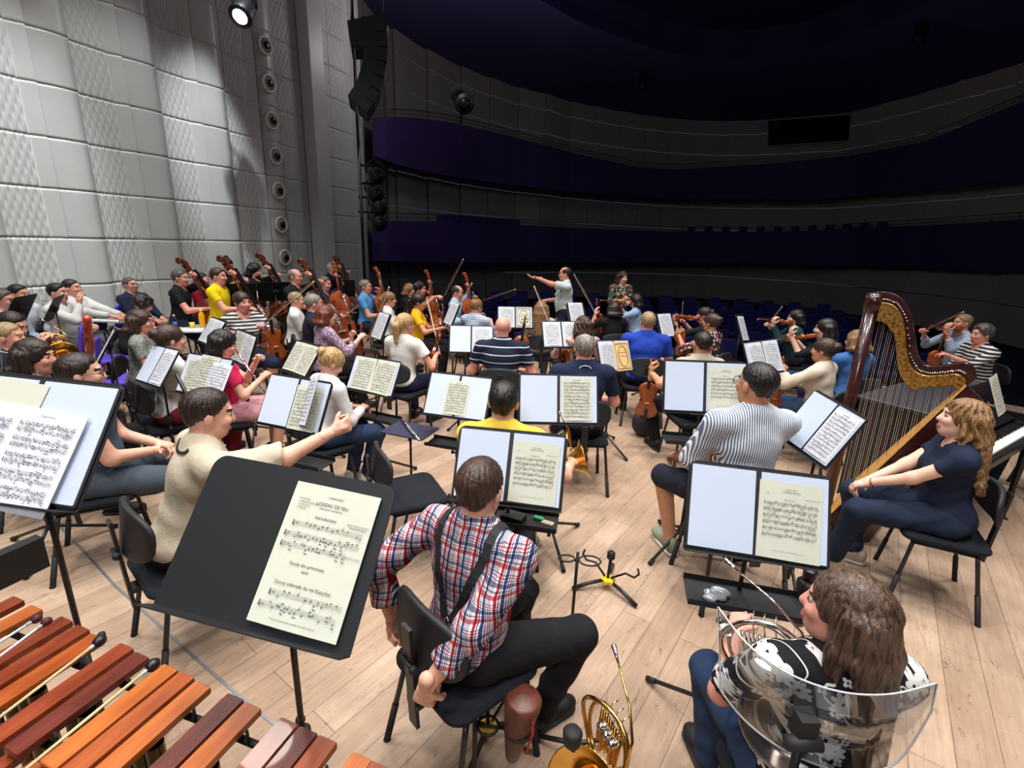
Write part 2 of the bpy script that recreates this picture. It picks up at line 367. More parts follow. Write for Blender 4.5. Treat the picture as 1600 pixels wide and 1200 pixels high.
def shoe_mesh(key):
    if key in SHOES: return SHOES[key]
    cols = dict(black=(26, 25, 27), white=(226, 224, 218), beige=(178, 168, 146), olive=(126, 130, 108), tan=(140, 120, 96), brown=(70, 48, 38), navy=(40, 45, 62))
    f = SDF(.008); f.cap((0, -.045, -.045), (0, .13, -.052), .036, .036, .03).cap((0, -.04, -.01), (0, .02, -.02), .04, .036, .03).ell((0, .14, -.052), (.043, .06, .03), k=.03)
    f.cuts.append(lambda X: -(X[..., 2]+.078)); V, Q, m = f.build()
    g2 = SDF(.008); g2.cap((0, -.045, -.075), (0, .15, -.075), .042, .045, .02); g2.cuts += [lambda X: X[..., 2]+.066, lambda X: -(X[..., 2]+.088)]
    V2, Q2, m2 = g2.build(); m2 = m2+1; V, Q, m = merge([(V, Q, m), (V2, Q2, m2)])
    me = npmesh('shoe', V, Q, True, m); me.materials.append(mat('shoe_'+key, cols[key], .6, 0, .3)); me.materials.append(mat('sole_'+('white' if key in ('white', 'beige', 'olive', 'tan', 'navy') else 'dark'), (205, 200, 190) if key in ('white', 'beige', 'olive', 'tan', 'navy') else (30, 29, 29), .7))
    SHOES[key] = me; return me
def make_glasses():
    b = MB()
    for sx in (-1, 1):
        b.tube([(sx*.033+.026*math.cos(a), .098, .010+.019*math.sin(a)) for a in np.linspace(0, 2*PI, 17)[:-1]], .0022, 6, closed=True)
        b.tube([(sx*.059, .096, .016), (sx*.078, .08, .016), (sx*.082, .0, .012), (sx*.08, -.02, -.005)], .002, 5)
    b.tube([(-.008, .099, .014), (0, .102, .017), (.008, .099, .014)], .002, 5); return b.mesh('glasses')
GLM = [None]; EYM = [None]
def make_eye():
    b = MB(); pr = [(.0116*math.sin(a), -.0116*math.cos(a)) for a in np.linspace(.05, PI-.05, 9)]
    b.lathe(pr, n=10); M = Matrix.Rotation(-PI/2, 3, 'X'); b.lathe([(.0078, .0070), (.0076, .0098), (.0045, .0120), (.0005, .0128)], (0, 0, 0), M, 10, 1); return b.mesh('eye')
PEOPLE = {}
def person(key, desc, px, py, yaw, s=1.0, sex='m', lean=6, side=0, twist=0, hy=0, hp=0, rh=(.10, .32, .68), lh=(-.10, .32, .68), rd=None, ld=None, rn=None, ln=None, curl=(.45, .45),
           shirt=None, sl=.55, pants=None, pl=2, hair='short', hc='brown', skin='light', near=0, gl=0, stand=0, seat=.47, feet=None, fat=1.0, shoe='black', beard=0, at=None, face=1, collar=0,
           hl=.30, rpole=(.5, -.35, -.75), lpole=(-.5, -.35, -.75), kn=(.5, .5), gap=0, chair=None, rel='seated', slw=0.0, extra=None):
    H1, H2, H3 = ((.016, .0105, .0080), (.012, .008, .006), (.0095, .006, .0048))[near]; HB = (.016, .013, .010)[near]
    f_ = sex == 'f'; zp = .925 if stand else seat+.085
    T0 = Matrix.Rotation(R(-twist), 3, 'Z') @ Matrix.Rotation(R(side), 3, 'Y') @ Matrix.Rotation(R(-lean), 3, 'X'); TM = np.array(T0)
    P = V3(0, 0, zp)
    def T(x, y, z): return P+TM@V3(x, y, z)
    N = T(0, -.005, .485 if not f_ else .465); HM = np.array(Matrix.Rotation(R(-twist*.5-hy), 3, 'Z') @ Matrix.Rotation(R(side*.4), 3, 'Y') @ Matrix.Rotation(R(hp-lean*.45), 3, 'X'))
    Hc = N+unit(TM[:, 2]*.6+V3(0, 0, 1)*.6)*.115+HM[:, 1]*.018+V3(0, 0, .022)
    def Hd(x, y, z): return Hc+HM@V3(x, y, z)
    sh = (.178 if f_ else .196)*(1+(fat-1)*.5); Srt = T(sh, 0, .425 if not f_ else .41); Slf = T(-sh, 0, .425 if not f_ else .41)
    L1, L2 = (.285, .25) if not f_ else (.265, .235)
    rh = V3(*rh); lh = V3(*lh); Er, Wr = ik(Srt, rh, L1, L2, rpole); El, Wl = ik(Slf, lh, L1, L2, lpole)
    if stand: ft = feet or ((.11, .03, .09), (-.11, .0, .09)); pol = (0, 1, 0)
    else: ft = feet or ((.13, .38, .09), (-.13, .40, .09)); pol = (0, .8, 1)
    hipr, hipl = V3(.092, .01, zp-.015), V3(-.092, .01, zp-.015)
    Kr, Ar = ik(hipr, ft[0], .435, .42, np.array(pol)+V3(kn[0]*.5, 0, 0)); Kl, Al = ik(hipl, ft[1], .435, .42, np.array(pol)-V3(kn[1]*.5, 0, 0))
    a = fat
    def torso(f, e, k, m=0, low=True):
        if not f_:
            f.ell(T(0, .005, .32), (.158*a+e, .112*a+e, .165+e), TM, k, m).ell(T(0, .01+.03*(a-1), .13), (.142*a+e, .112*a*a+e, .15+e), TM, k, m)
        else:
            f.ell(T(0, 0, .31), (.138*a+e, .096*a+e, .155+e), TM, k, m).ell(T(0, .005, .13), (.122*a+e, .100*a+e, .15+e), TM, k, m)
            for q in (-1, 1): f.ell(T(q*.065, .085, .285), (.058*a+e, .05*a+e, .056+e), TM, k, m)
        f.cap(T(-sh*.86, -.005, .425 if not f_ else .405), T(sh*.86, -.005, .425 if not f_ else .405), .05+e, None, k, m)
        for q in (-1, 1): f.cap(T(q*.12, -.012, .435 if not f_ else .42), T(q*.02, -.012, .49 if not f_ else .465), .042+e, .05+e, k, m)
        if low: f.ell(P+V3(0, -.01, .0), ((.162 if not f_ else .172)*a+e, .125*a+e, .115+e), None, k, m)
    def arm(f, S_, E_, W_, e, frac, k, m=0):
        r0, r1, r2, r3 = (.050, .042, .040, .027) if not f_ else (.043, .036, .034, .024)
        r0, r1, r2 = r0*(.6+.4*a), r1*(.6+.4*a), r2*(.6+.4*a); t = min(frac, 1); e2 = e+(slw if frac < 1.9 else 0)
        if t <= 0: return
        q = S_+(E_-S_)*t; f.cap(S_, q+(E_-S_)*.02, r0+e, r0+(r1-r0)*t+e2, k, m, (q, unit(E_-S_)) if frac < 1 else None)
        if frac > 1:
            u = frac-1; q = E_+(W_-E_)*u; f.cap(E_, E_+(W_-E_)*(u+.02), r1+e-.001, r2+(r3-r2)*u+e2*.9+(.004 if e else 0), k*.8, m, (q, unit(W_-E_)))
    def leg(f, h_, K_, A_, e, frac, k, m=0):
        t = min(frac, 1); r0, r1, r2, r3 = (.085*a, .060, .056, .036); q = h_+(K_-h_)*t
        f.cap(h_, q, r0+e, r0+(r1-r0)*t+e*1.3, k, m, (h_+(K_-h_)*t, unit(K_-h_)) if frac < 1 else None)
        if frac > 1: u = frac-1; q = K_+(A_-K_)*u; f.cap(K_, K_+(A_-K_)*(u+.02), r1+e, r2+(r3-r2)*u+e*1.8, k*.7, m, (q, unit(A_-K_)) if e else None)
    # body
    B = SDF(HB); torso(B, 0, .05); arm(B, Srt, Er, Wr, 0, 2, .03); arm(B, Slf, El, Wl, 0, 2, .03); leg(B, hipr, Kr, Ar, 0, 2, .04); leg(B, hipl, Kl, Al, 0, 2, .04)
    for K_, A_ in ((Kr, Ar), (Kl, Al)): B.cap(A_, A_+V3(0, .1, -.055), .032, .026, .03)
    nr = .058 if not f_ else .048
    B.cap(N-V3(0, 0, .03), Hd(0, -.012, -.04), nr+.004, nr, .03); B.ell(Hd(0, -.01, .0), (.062, .075, .085), HM, .03)
    parts = [B.build()]
    q = .97 if f_ else 1.0; F = SDF(H2)
    F.ell(Hd(0, -.012, .035), (.075*q, .097*q, .085), HM, .02).ell(Hd(0, .03, -.032), (.060*q, .060, .083), HM, .025).ell(Hd(0, .040, -.078), (.040*q, .044, .034), HM, .03)
    F.cap(Hd(0, .086, .02), Hd(0, .102, -.022), .0085, .0125, .012).cap(Hd(-.03, .080, .034), Hd(.03, .080, .034), .0115, None, .012)
    F.cap(Hd(-.036, .07, -.018), Hd(.036, .07, -.018), .022, None, .02)
    for x in (-1, 1): F.ell(Hd(x*.077*q, -.008, -.004), (.011, .019, .031), HM, .008)
    F.cap(N-V3(0, 0, -.02), Hd(0, -.014, -.05), nr, nr-.003, .03)
    F.ell(Hd(0, .089, -.060), (.023, .012, .0045), HM, .004, 1).ell(Hd(0, .087, -.0695), (.020, .012, .0055), HM, .004, 1)
    if beard: F.ell(Hd(0, .042, -.075), (.052, .056, .050), HM, .015, 2)
    def sock(X):
        d = np.full(X.shape[:-1], -1.0)
        for x in (-1, 1):
            c = Hd(x*.031, .094, .012); d = np.maximum(d, .0105-np.linalg.norm(X-c, axis=-1))
        return d
    F.cuts.append(sock); V, Q, m = F.build()
    qq = (V[Q].mean(1)-Hc)@HM; br = (qq[:, 1] > .06) & (np.abs(qq[:, 2]-.033) < .0065) & (np.abs(qq[:, 0]) > .012) & (np.abs(qq[:, 0]) < .048); m = np.where(br, 2, m)
    parts.append((V, Q, m))
    dr = unit(rd) if rd is not None else unit(Wr-Er); dl = unit(ld) if ld is not None else unit(Wl-El)
    hs = .92 if f_ else 1.04
    parts.append(hand(H3, Wr, dr, rn if rn is not None else (-.3, 0, -1), 1, curl[0], hs, near == 0)); parts.append(hand(H3, Wl, dl, ln if ln is not None else (.3, 0, -1), -1, curl[1], hs, near == 0))
    V, Q, m = merge(parts)
    top = Hd(0, -.01, .125)
    if at is None:
        loc = g(px, py, s*top[2]); ca, sa = math.cos(R(yaw)), math.sin(R(yaw)); tx, ty = top[0]*s, top[1]*s
        loc = Vector((loc.x-(tx*ca+ty*sa), loc.y-(-tx*sa+ty*ca), 0))
    else: loc = Vector((at[0], at[1], at[2] if len(at) > 2 else 0))
    root = empty('person', loc, -R(yaw), desc, 'person'); root.scale = (s, s, s)
    hcol = hairmat(hc, *HC[hc])
    link('body', npmesh('body', V, Q, True, m), root, [SK[skin], LIP, hcol])
    # clothes
    wp = None
    if near:
        am = .0042 if near == 2 else .003
        def wp(X): return am*(np.sin(34*X[..., 2]+17*X[..., 0]+3*np.sin(13*X[..., 1]+9*X[..., 2]))+.8*np.sin(-29*X[..., 2]+41*X[..., 0]+4*np.sin(21*X[..., 1])))*(.6+.4*np.sin(7*X[..., 0]+5*X[..., 2]))
    def cut_neck(X): return .066*(1 if not f_ else 1.05)-np.sqrt(((X-N)@TM[:, 0])**2+(((X-N)@TM[:, 1])-.02)**2)-np.maximum(0, -((X-N)@TM[:, 2])-(.03 if not collar else .0))*1.4
    if shirt:
        S = SDF(H1); torso(S, .014, .05); arm(S, Srt, Er, Wr, .012, sl, .04); arm(S, Slf, El, Wl, .012, sl, .04)
        hem = zp-(.10 if not stand else .14); S.cuts += [cut_neck, lambda X: hem-X[..., 2]]
        S.warp = wp; v, q_, mm = S.build(); so = link('shirt', npmesh('shirt', v, q_, True), root, shirt)
        if collar:
            b = MB(); b.tube([T(.068*math.sin(t), .012+.066*math.cos(t), .492-.018*math.cos(t)) for t in np.linspace(.25, 2*PI-.25, 18)], [.010]*18, 8); b.obj('collar', shirt, root)
    if pants:
        G = SDF(H1); G.ell(P+V3(0, -.01, -.01), ((.165 if not f_ else .176)*a+.01, .13*a+.008, .115+.008), None, .05)
        lf = 2 if pl == 'full' else pl; skirt = isinstance(pl, str) and pl.startswith('skirt'); lf = 1.18 if skirt else lf
        leg(G, hipr, Kr, Ar, .012, lf, .04); leg(G, hipl, Kl, Al, .012, lf, .04)
        if skirt: m1 = (hipr+hipl)/2; m2 = (Kr+Kl)/2; G.cap(m1, m2, .09, .08, .08)
        G.cuts.append(lambda X: X[..., 2]-(zp+.10)); G.warp = wp; v, q_, mm = G.build(); link('skirt' if skirt else 'trousers' if lf > 1.5 else 'shorts', npmesh('trousers', v, q_, True), root, pants)
    if shoe:
        for A_, x in ((Ar, 1), (Al, -1)):
            fl = (A_[2] < .16); mw = Matrix.Translation(A_) @ Matrix.Rotation(R(-x*8), 4, 'Z'); link('shoe', shoe_mesh(shoe), root, None, mw)
    # hair
    TAP = []
    if hair:
        Hh = SDF(H2 if hair not in ('long', 'wavy') else (H2+.001)); hv = .009 if hair in ('short', 'buzz', 'bald') else .014; CR = (.075*q+hv, .097*q+hv, .085+hv); lf_ = lambda X: (X-Hc)@HM
        k0 = .02; Hh.ell(Hd(0, -.014, .036), CR, HM, k0); amp, fq = (.0025, 60); vol = 0
        facec = lambda X: (lambda p: 1-np.sqrt((p[..., 0]/.066)**2+((p[..., 1]-.115)/.078)**2+((p[..., 2]+.03)/.098)**2))(lf_(X))*.06
        if hair in ('short', 'bald', 'curlyshort', 'buzz'):
            sl_ = .66; off = .004 if hair != 'buzz' else .024
            hl_ = lambda p: sl_*p[..., 1]+off-.022+8*np.maximum(0, p[..., 1]-.012)**2; Hh.cuts.append(lambda X: (lambda p: (hl_(p)-p[..., 2])*.7)(lf_(X)))
            TAP.append(lambda X: (lambda p: .015*np.clip(1-(p[..., 2]-hl_(p)+.008*np.sin(p[..., 0]*90))/.045, 0, 1))(lf_(X)))
            Hh.cuts.append(lambda X: (lambda p: -.085-p[..., 2])(lf_(X)))
            Hh.ell(Hd(0, -.055, -.03), (.060*q, .040, .045), HM, .02)
            if hair == 'bald': Hh.cuts.append(lambda X: (lambda p: np.minimum(p[..., 2]-.055+.5*np.abs(p[..., 0]), .07-np.sqrt((p[..., 0])**2+(p[..., 1]+.0)**2)*1.0)*1.0)(lf_(X)) if False else (lambda p: np.maximum(-1, (.062-np.sqrt((p[..., 0]*1.05)**2+((p[..., 1]-.02)*.8)**2))*(p[..., 2] > .03)-(p[..., 2] <= .03)*1.0))(lf_(X)))
            if hair == 'curlyshort': Hh.ell(Hd(0, -.02, .05), (.096, .11, .09), HM, .02); amp = .007
        elif hair == 'bun':
            Hh.cuts += [facec, lambda X: (lambda p: (.75*p[..., 1]-.025-p[..., 2])*.8)(lf_(X))]; Hh.ell(Hd(0, -.115, .055), (.043, .036, .043), HM, .012)
        elif hair == 'topbun':
            Hh.cuts += [facec, lambda X: (lambda p: (.75*p[..., 1]-.025-p[..., 2])*.8)(lf_(X))]; Hh.ell(Hd(0, -.06, .135), (.045, .042, .038), HM, .012)
        elif hair == 'pony':
            Hh.cuts += [facec, lambda X: (lambda p: ((.75*p[..., 1]-.025-p[..., 2])*.8 if True else 0)-(p[..., 1] < -.095)*1.0)(lf_(X))]
            a0 = Hd(0, -.105, .03); Hh.cap(a0, Hd(0, -.135, .0), .030, .036, .02).cap(Hd(0, -.135, .0), Hd(0, -.13, -.16), .040, .022, .02)
        else:
            L = hl; dn = unit(V3(0, 0, -1)*1.0-HM[:, 1]*.12); up = .0
            if hair == 'bob': L = .07
            if hair == 'curly': L = .08
            xs = np.linspace(-1, 1, 7)
            for x in xs:
                s0 = Hd(x*.078, -.055-.035*(1-x*x), .03); s1 = s0+dn*(.10+up)+HM[:, 1]*(-.012)+HM[:, 0]*x*.012; s2 = s1+dn*max(L-.1, .0)*(1-.15*abs(x)*random.random())-TM[:, 1]*.022+HM[:, 0]*x*.016
                Hh.cap(s0, s1, .034, .034, .02); Hh.cap(s1, s2, .034, .017 if L > .12 else .028, .02)
            for x in (-1, 1):
                s0 = Hd(x*.082, -.015, .03); s1 = Hd(x*.090, -.012, -.075); Hh.cap(s0, s1, .026, .024, .02)
                if L > .2: Hh.cap(s1, s1+V3(0, 0, -1)*(L-.13)+HM[:, 1]*(.0), .026, .014, .02)
            Hh.cuts.append(facec); amp = .004
            if hair == 'wavy': amp = .0075
            if hair == 'curly': amp = .010; Hh.ell(Hd(0, -.03, .02), (.105, .11, .10), HM, .03)
        zz = 14 if hair != 'wavy' else 30
        if near:
            n_ = Vector((0, 0, 0))
            def hw(X):
                p = lf_(X); az = np.arctan2(p[..., 0], -p[..., 1]+.001)
                if hair in ('curly', 'curlyshort'): return amp*np.sin(70*p[..., 0]+2*np.sin(40*p[..., 2]))*np.sin(66*p[..., 1]+2*np.sin(50*p[..., 0]))*np.sin(72*p[..., 2])*1.6
                fr = 15 if hair in ('long', 'wavy') else 27
                return amp*(np.sin(az*fr+3*np.sin(p[..., 2]*zz))+.6*np.sin(az*fr*2.1+2+4*np.sin(p[..., 2]*zz*.8+1)))*np.clip(1.2-np.maximum(p[..., 2]-.05, 0)*9, .2, 1)
            Hh.warp = hw
        elif hair in ('curly', 'curlyshort', 'wavy'):
            Hh.warp = lambda X: amp*np.sin(60*X[..., 0])*np.sin(55*X[..., 1])*np.sin(58*X[..., 2])*1.5
        if TAP:
            w0 = Hh.warp; t0_ = TAP[0]; Hh.warp = (lambda X: w0(X)+t0_(X)) if w0 else t0_
        v, q_, mm = Hh.build(); link('hair', npmesh('hair', v, q_, True), root, hcol)
    if gl:
        if GLM[0] is None: GLM[0] = make_glasses(); GLM[0].materials.append(mat('glasses_frame', (48, 34, 30), .3))
        mw = Matrix.LocRotScale(Vector(Hc), Matrix(HM.tolist()).to_quaternion(), None); link('glasses', GLM[0], root, None, mw)
    if face:
        if EYM[0] is None: EYM[0] = make_eye(); EYM[0].materials.append(EYEW); EYM[0].materials.append(IRIS)
        for x in (-1, 1):
            mw = Matrix.LocRotScale(Vector(Hd(x*.031, .0785, .012)), Matrix(HM.tolist()).to_quaternion(), None); link('eye', EYM[0], root, None, mw)
    o = dict(root=root, desc=desc, s=s, yaw=yaw, loc=loc, Wr=Wr, Wl=Wl, dr=dr, dl=dl, Hd=Hd, T=T, TM=TM, HM=HM, P=P, N=N, Er=Er, El=El, Srt=Srt, Slf=Slf, Kr=Kr, Kl=Kl, Ar=Ar, Al=Al, Hc=Hc)
    o['MW'] = Matrix.LocRotScale(loc, Matrix.Rotation(-R(yaw), 3, 'Z').to_quaternion(), Vector((s, s, s)))
    o['w'] = lambda v: o['MW'] @ Vector([float(x) for x in v])
    PEOPLE[key] = o; return o
# ------------------------------------------------------------------ chairs
def make_chair():
    r = empty('orchestra_chair'); b = MB()
    out = [(x*(1+.06*(y > 0)), y) for x, y in rrect(.44, .43, .07)]; b.plate(out, .425, .468, .014); b.obj('seat', FAB, r)
    b = MB(); n = 28; out = []
    for i in range(n):
        a = 2*PI*i/n; ex = .72; out.append((.215*math.copysign(abs(math.cos(a))**ex, math.cos(a)), .115*math.copysign(abs(math.sin(a))**ex, math.sin(a))))
    M = Matrix.Rotation(R(82), 3, 'X'); b.pad(out, -.014, .014, .05, (0, -.215, .705), M, 0, lambda x, y, z: (x, y, z-x*x*1.1))
    bk = b.obj('backrest', PLA, r)
    b = MB(); b.box((0, -.252, .54), (.052, .014, .46), Matrix.Rotation(R(3), 3, 'X')); b.obj('back_bar', BLK, r)
    b = MB(); b.tube([(-.035, -.27, .62), (.035, -.27, .62)], .008, 8); b.lathe([(.008, 0), (.016, .004), (.016, .018), (.005, .022)], (.035, -.27, .62), Matrix.Rotation(PI/2, 3, 'Y'), 10); b.obj('height_knob', PLA, r)
    b = MB(); b.box((0, -.05, .415), (.07, .40, .022)); b.tube([(-.20, .15, .41), (.20, .15, .41)], .011, 8); b.tube([(-.19, -.15, .41), (.19, -.15, .41)], .011, 8)
    for x in (-1, 1): b.tube([(x*.20, .15, .41), (x*.19, -.15, .41)], .009, 8)
    b.obj('seat_frame', BLK, r)
    for x in (-1, 1):
        for y0, y1 in ((.15, .20), (-.15, -.235)):
            b = MB(); a = Vector((x*.195, y0, .41)); e = Vector((x*.235, y1, .0)); b.tube([a, a+(e-a)*.12, a+(e-a)*.97], .0115, 10); lg = b.obj('leg', BLK, r)
            b = MB(); b.tube([a+(e-a)*.55, a+(e-a)*.98, e], [.0145, .0145, .016], 10); b.obj('rubber_sleeve', RUB, lg)
    return r
CHAIR = Proto(make_chair)
def chair(loc, yaw, label, group='orchestra chairs', s=1, z=0):
    o = CHAIR.get(); o.location = (loc[0], loc[1], z); o.rotation_euler = (0, 0, -R(yaw)); o.scale = (s, s, s); tag(o, label, 'chair', group); return o
def seat_for(p, yaw=None, dz=0, back=0):
    ch = chair(p['w']((0, -back, 0)), p['yaw'] if yaw is None else yaw, 'black chair of the '+p['desc'], 'orchestra chairs', p['s']); return ch
def make_stool():
    r = empty('bass_stool'); b = MB(); b.lathe([(.15, .70), (.17, .71), (.17, .745), (.15, .755)], n=24); b.obj('seat', FAB, r)
    for i in range(4):
        a = PI/4+i*PI/2; b = MB(); b.tube([(.10*math.cos(a), .10*math.sin(a), .70), (.23*math.cos(a), .23*math.sin(a), 0)], .012, 8); b.obj('leg', BLK, r)
    b = MB(); b.tube([(.18*math.cos(a), .18*math.sin(a), .28) for a in np.linspace(0, 2*PI, 25)[:-1]], .009, 6, closed=True); b.obj('foot_ring', BLK, r); return r
STOOL = Proto(make_stool)
# ------------------------------------------------------------------ music stands, folders, sheets
DSK = {}
def desk_mesh():
    if 'd' not in DSK:
        b = MB(); b.plate(rrect(.50, .345, .035, top_only=True), -.003, .0, .001); DSK['d'] = b.mesh('desk'); DSK['d'].materials.append(mat('desk_paint', (30, 31, 34), .55, 0, .3))
        b = MB(); b.box((0, -.1735, .026), (.50, .003, .055)); b.box((0, -.158, .053), (.50, .0, .003)) if False else None; DSK['l'] = b.mesh('lip'); DSK['l'].materials.append(mat('desk_paint', (30, 31, 34)))
        b = MB(); b.box((0, 0, -.02), (.09, .06, .034)); b.tube([(-.06, 0, -.03), (.06, 0, -.03)], .007, 8); DSK['c'] = b.mesh('clamp'); DSK['c'].materials.append(PLA)
        b = MB(); b.tube([(0, 0, 0), (0, 0, 1)], .0085, 12); DSK['p'] = b.mesh('pole'); DSK['p'].materials.append(BLK)
        b = MB(); b.tube([(0, 0, 0), (0, 0, 1)], .0135, 12); DSK['t'] = b.mesh('outer_tube'); DSK['t'].materials.append(BLK)
        b = MB(); b.lathe([(.018, 0), (.024, .008), (.024, .05), (.016, .06)], n=14); b.tube([(0, 0, .03), (.05, 0, .03)], .006, 8); b.lathe([(.006, 0), (.014, .003), (.014, .016), (.006, .02)], (.045, 0, .03), Matrix.Rotation(PI/2, 3, 'Y'), 8); DSK['k'] = b.mesh('collar'); DSK['k'].materials.append(PLA)
        b = MB(); b.tube([(.02, 0, .165), (.06, 0, .145), (.33, 0, .022)], .0105, 10); DSK['g'] = b.mesh('leg'); DSK['g'].materials.append(BLK)
        b = MB(); b.tube([(.30, 0, .034), (.345, 0, .014)], [.014, .015], 10); DSK['f'] = b.mesh('rubber_foot'); DSK['f'].materials.append(RUB)
        b = MB(); b.box((0, 0, 0), (.46, .16, .004)); b.box((0, -.08, .012), (.46, .003, .026)); b.box((0, .08, .012), (.46, .003, .026)); DSK['s'] = b.mesh('accessory_shelf'); DSK['s'].materials.append(PLA)
    return DSK
STANDS = {}
def stand(key, fit, label, legrot=20, shelf=0, sx=1.0, pole_dy=.0):
    X, Y, Z, yaw, t, w_, h_, rl = fit; D = desk_mesh()
    r = Vector((math.cos(R(yaw)), -math.sin(R(yaw)), 0)); fw = Vector((math.sin(R(yaw)), math.cos(R(yaw)), 0)); u = fw*math.cos(R(t))+Vector((0, 0, math.sin(R(t))))
    r2 = r*math.cos(R(rl))+u*math.sin(R(rl)); u2 = u*math.cos(R(rl))-r*math.sin(R(rl)); n = r2.cross(u2)
    PM = Matrix((r2, u2, n)).transposed().to_4x4(); PM.translation = Vector((X, Y, Z))           # plane of the paper
    c = PM @ Vector((0, 0, -.03)); base = Vector((c.x, c.y, 0)); o = empty('music_stand', base, 0, label, 'music stand', 'orchestra music stands')
    L = Matrix.Translation(-base)
    link('desk', D['d'], o, None, L @ PM @ Matrix.Translation((0, 0, -.008)) @ Matrix.Diagonal((sx*max(w_+.015, .3)/.5, (h_+.02)/.345, 1, 1)))
    link('desk_lip', D['l'], o, None, L @ PM @ Matrix.Translation((0, 0, -.008)) @ Matrix.Diagonal((sx*max(w_+.015, .3)/.5, (h_+.02)/.345, 1, 1)))
    link('tilt_clamp', D['c'], o, None, L @ PM @ Matrix.Translation((0, 0, -.012)))
    top = c.z; mid = .45*top+.1
    link('pole', D['p'], o, None, Matrix.Translation((0, 0, mid-.05)) @ Matrix.Diagonal((1, 1, top-mid+.05, 1)))
    link('outer_tube', D['t'], o, None, Matrix.Translation((0, 0, .06)) @ Matrix.Diagonal((1, 1, mid-.06, 1)))
    link('height_collar', D['k'], o, None, Matrix.Translation((0, 0, mid-.03)) @ Matrix.Rotation(R(legrot+40), 4, 'Z')); link('hub', D['k'], o, None, Matrix.Translation((0, 0, .12)) @ Matrix.Rotation(R(legrot+90), 4, 'Z') @ Matrix.Diagonal((1.15, 1.15, 1.2, 1)))
    for i in range(3):
        l = link('leg', D['g'], o, None, Matrix.Rotation(R(legrot+120*i), 4, 'Z')); link('rubber_foot', D['f'], l)
    if shelf: link('accessory_shelf', D['s'], o, None, Matrix.Translation((0, -.06, top-.36)) @ Matrix.Rotation(-R(yaw), 4, 'Z'))
    STANDS[key] = dict(PM=PM, w=w_, h=h_, o=o); return STANDS[key]
FOLD = {}
def folder(st, label):
    k = 'f'
    if k not in FOLD:
        b = MB(); b.plate(rrect(.5, .33, .004, 2), -.006, -.002, .001); FOLD['c'] = b.mesh('cover'); FOLD['c'].materials.append(mat('folder_black', (28, 29, 34), .6))
        b = MB(); b.plate(rrect(.2335, .318, .003, 2), -.002, .0005, .0003); FOLD['p'] = b.mesh('inner_page'); FOLD['p'].materials.append(PAPERW); FOLD[k] = 1
    o = empty('music_folder', (0, 0, 0), 0, label, 'folder', 'open folders on the music stands'); o.matrix_world = st['PM']
    s = Matrix.Diagonal((st['w']/.5, st['h']/.33, 1, 1)); link('cover', FOLD['c'], o, None, s)
    for x in (-1, 1): link('inner_page', FOLD['p'], o, None, s @ Matrix.Translation((x*.1265, 0, 0)))
    return o
PR = {}
def textmesh(txt, size, x, y, al='CENTER'):
    cu = bpy.data.curves.new('t', 'FONT'); cu.body = txt; cu.size = size; cu.align_x = al; ob = bpy.data.objects.new('t', cu); C.objects.link(ob)
    me = bpy.data.meshes.new_from_object(ob.evaluated_get(bpy.context.evaluated_depsgraph_get())); bpy.data.objects.remove(ob)
    vs = [(v.co.x+x, v.co.y+y, 0) for v in me.vertices]; fs = [tuple(p.vertices) for p in me.polygons]; bpy.data.meshes.remove(me); return vs, fs
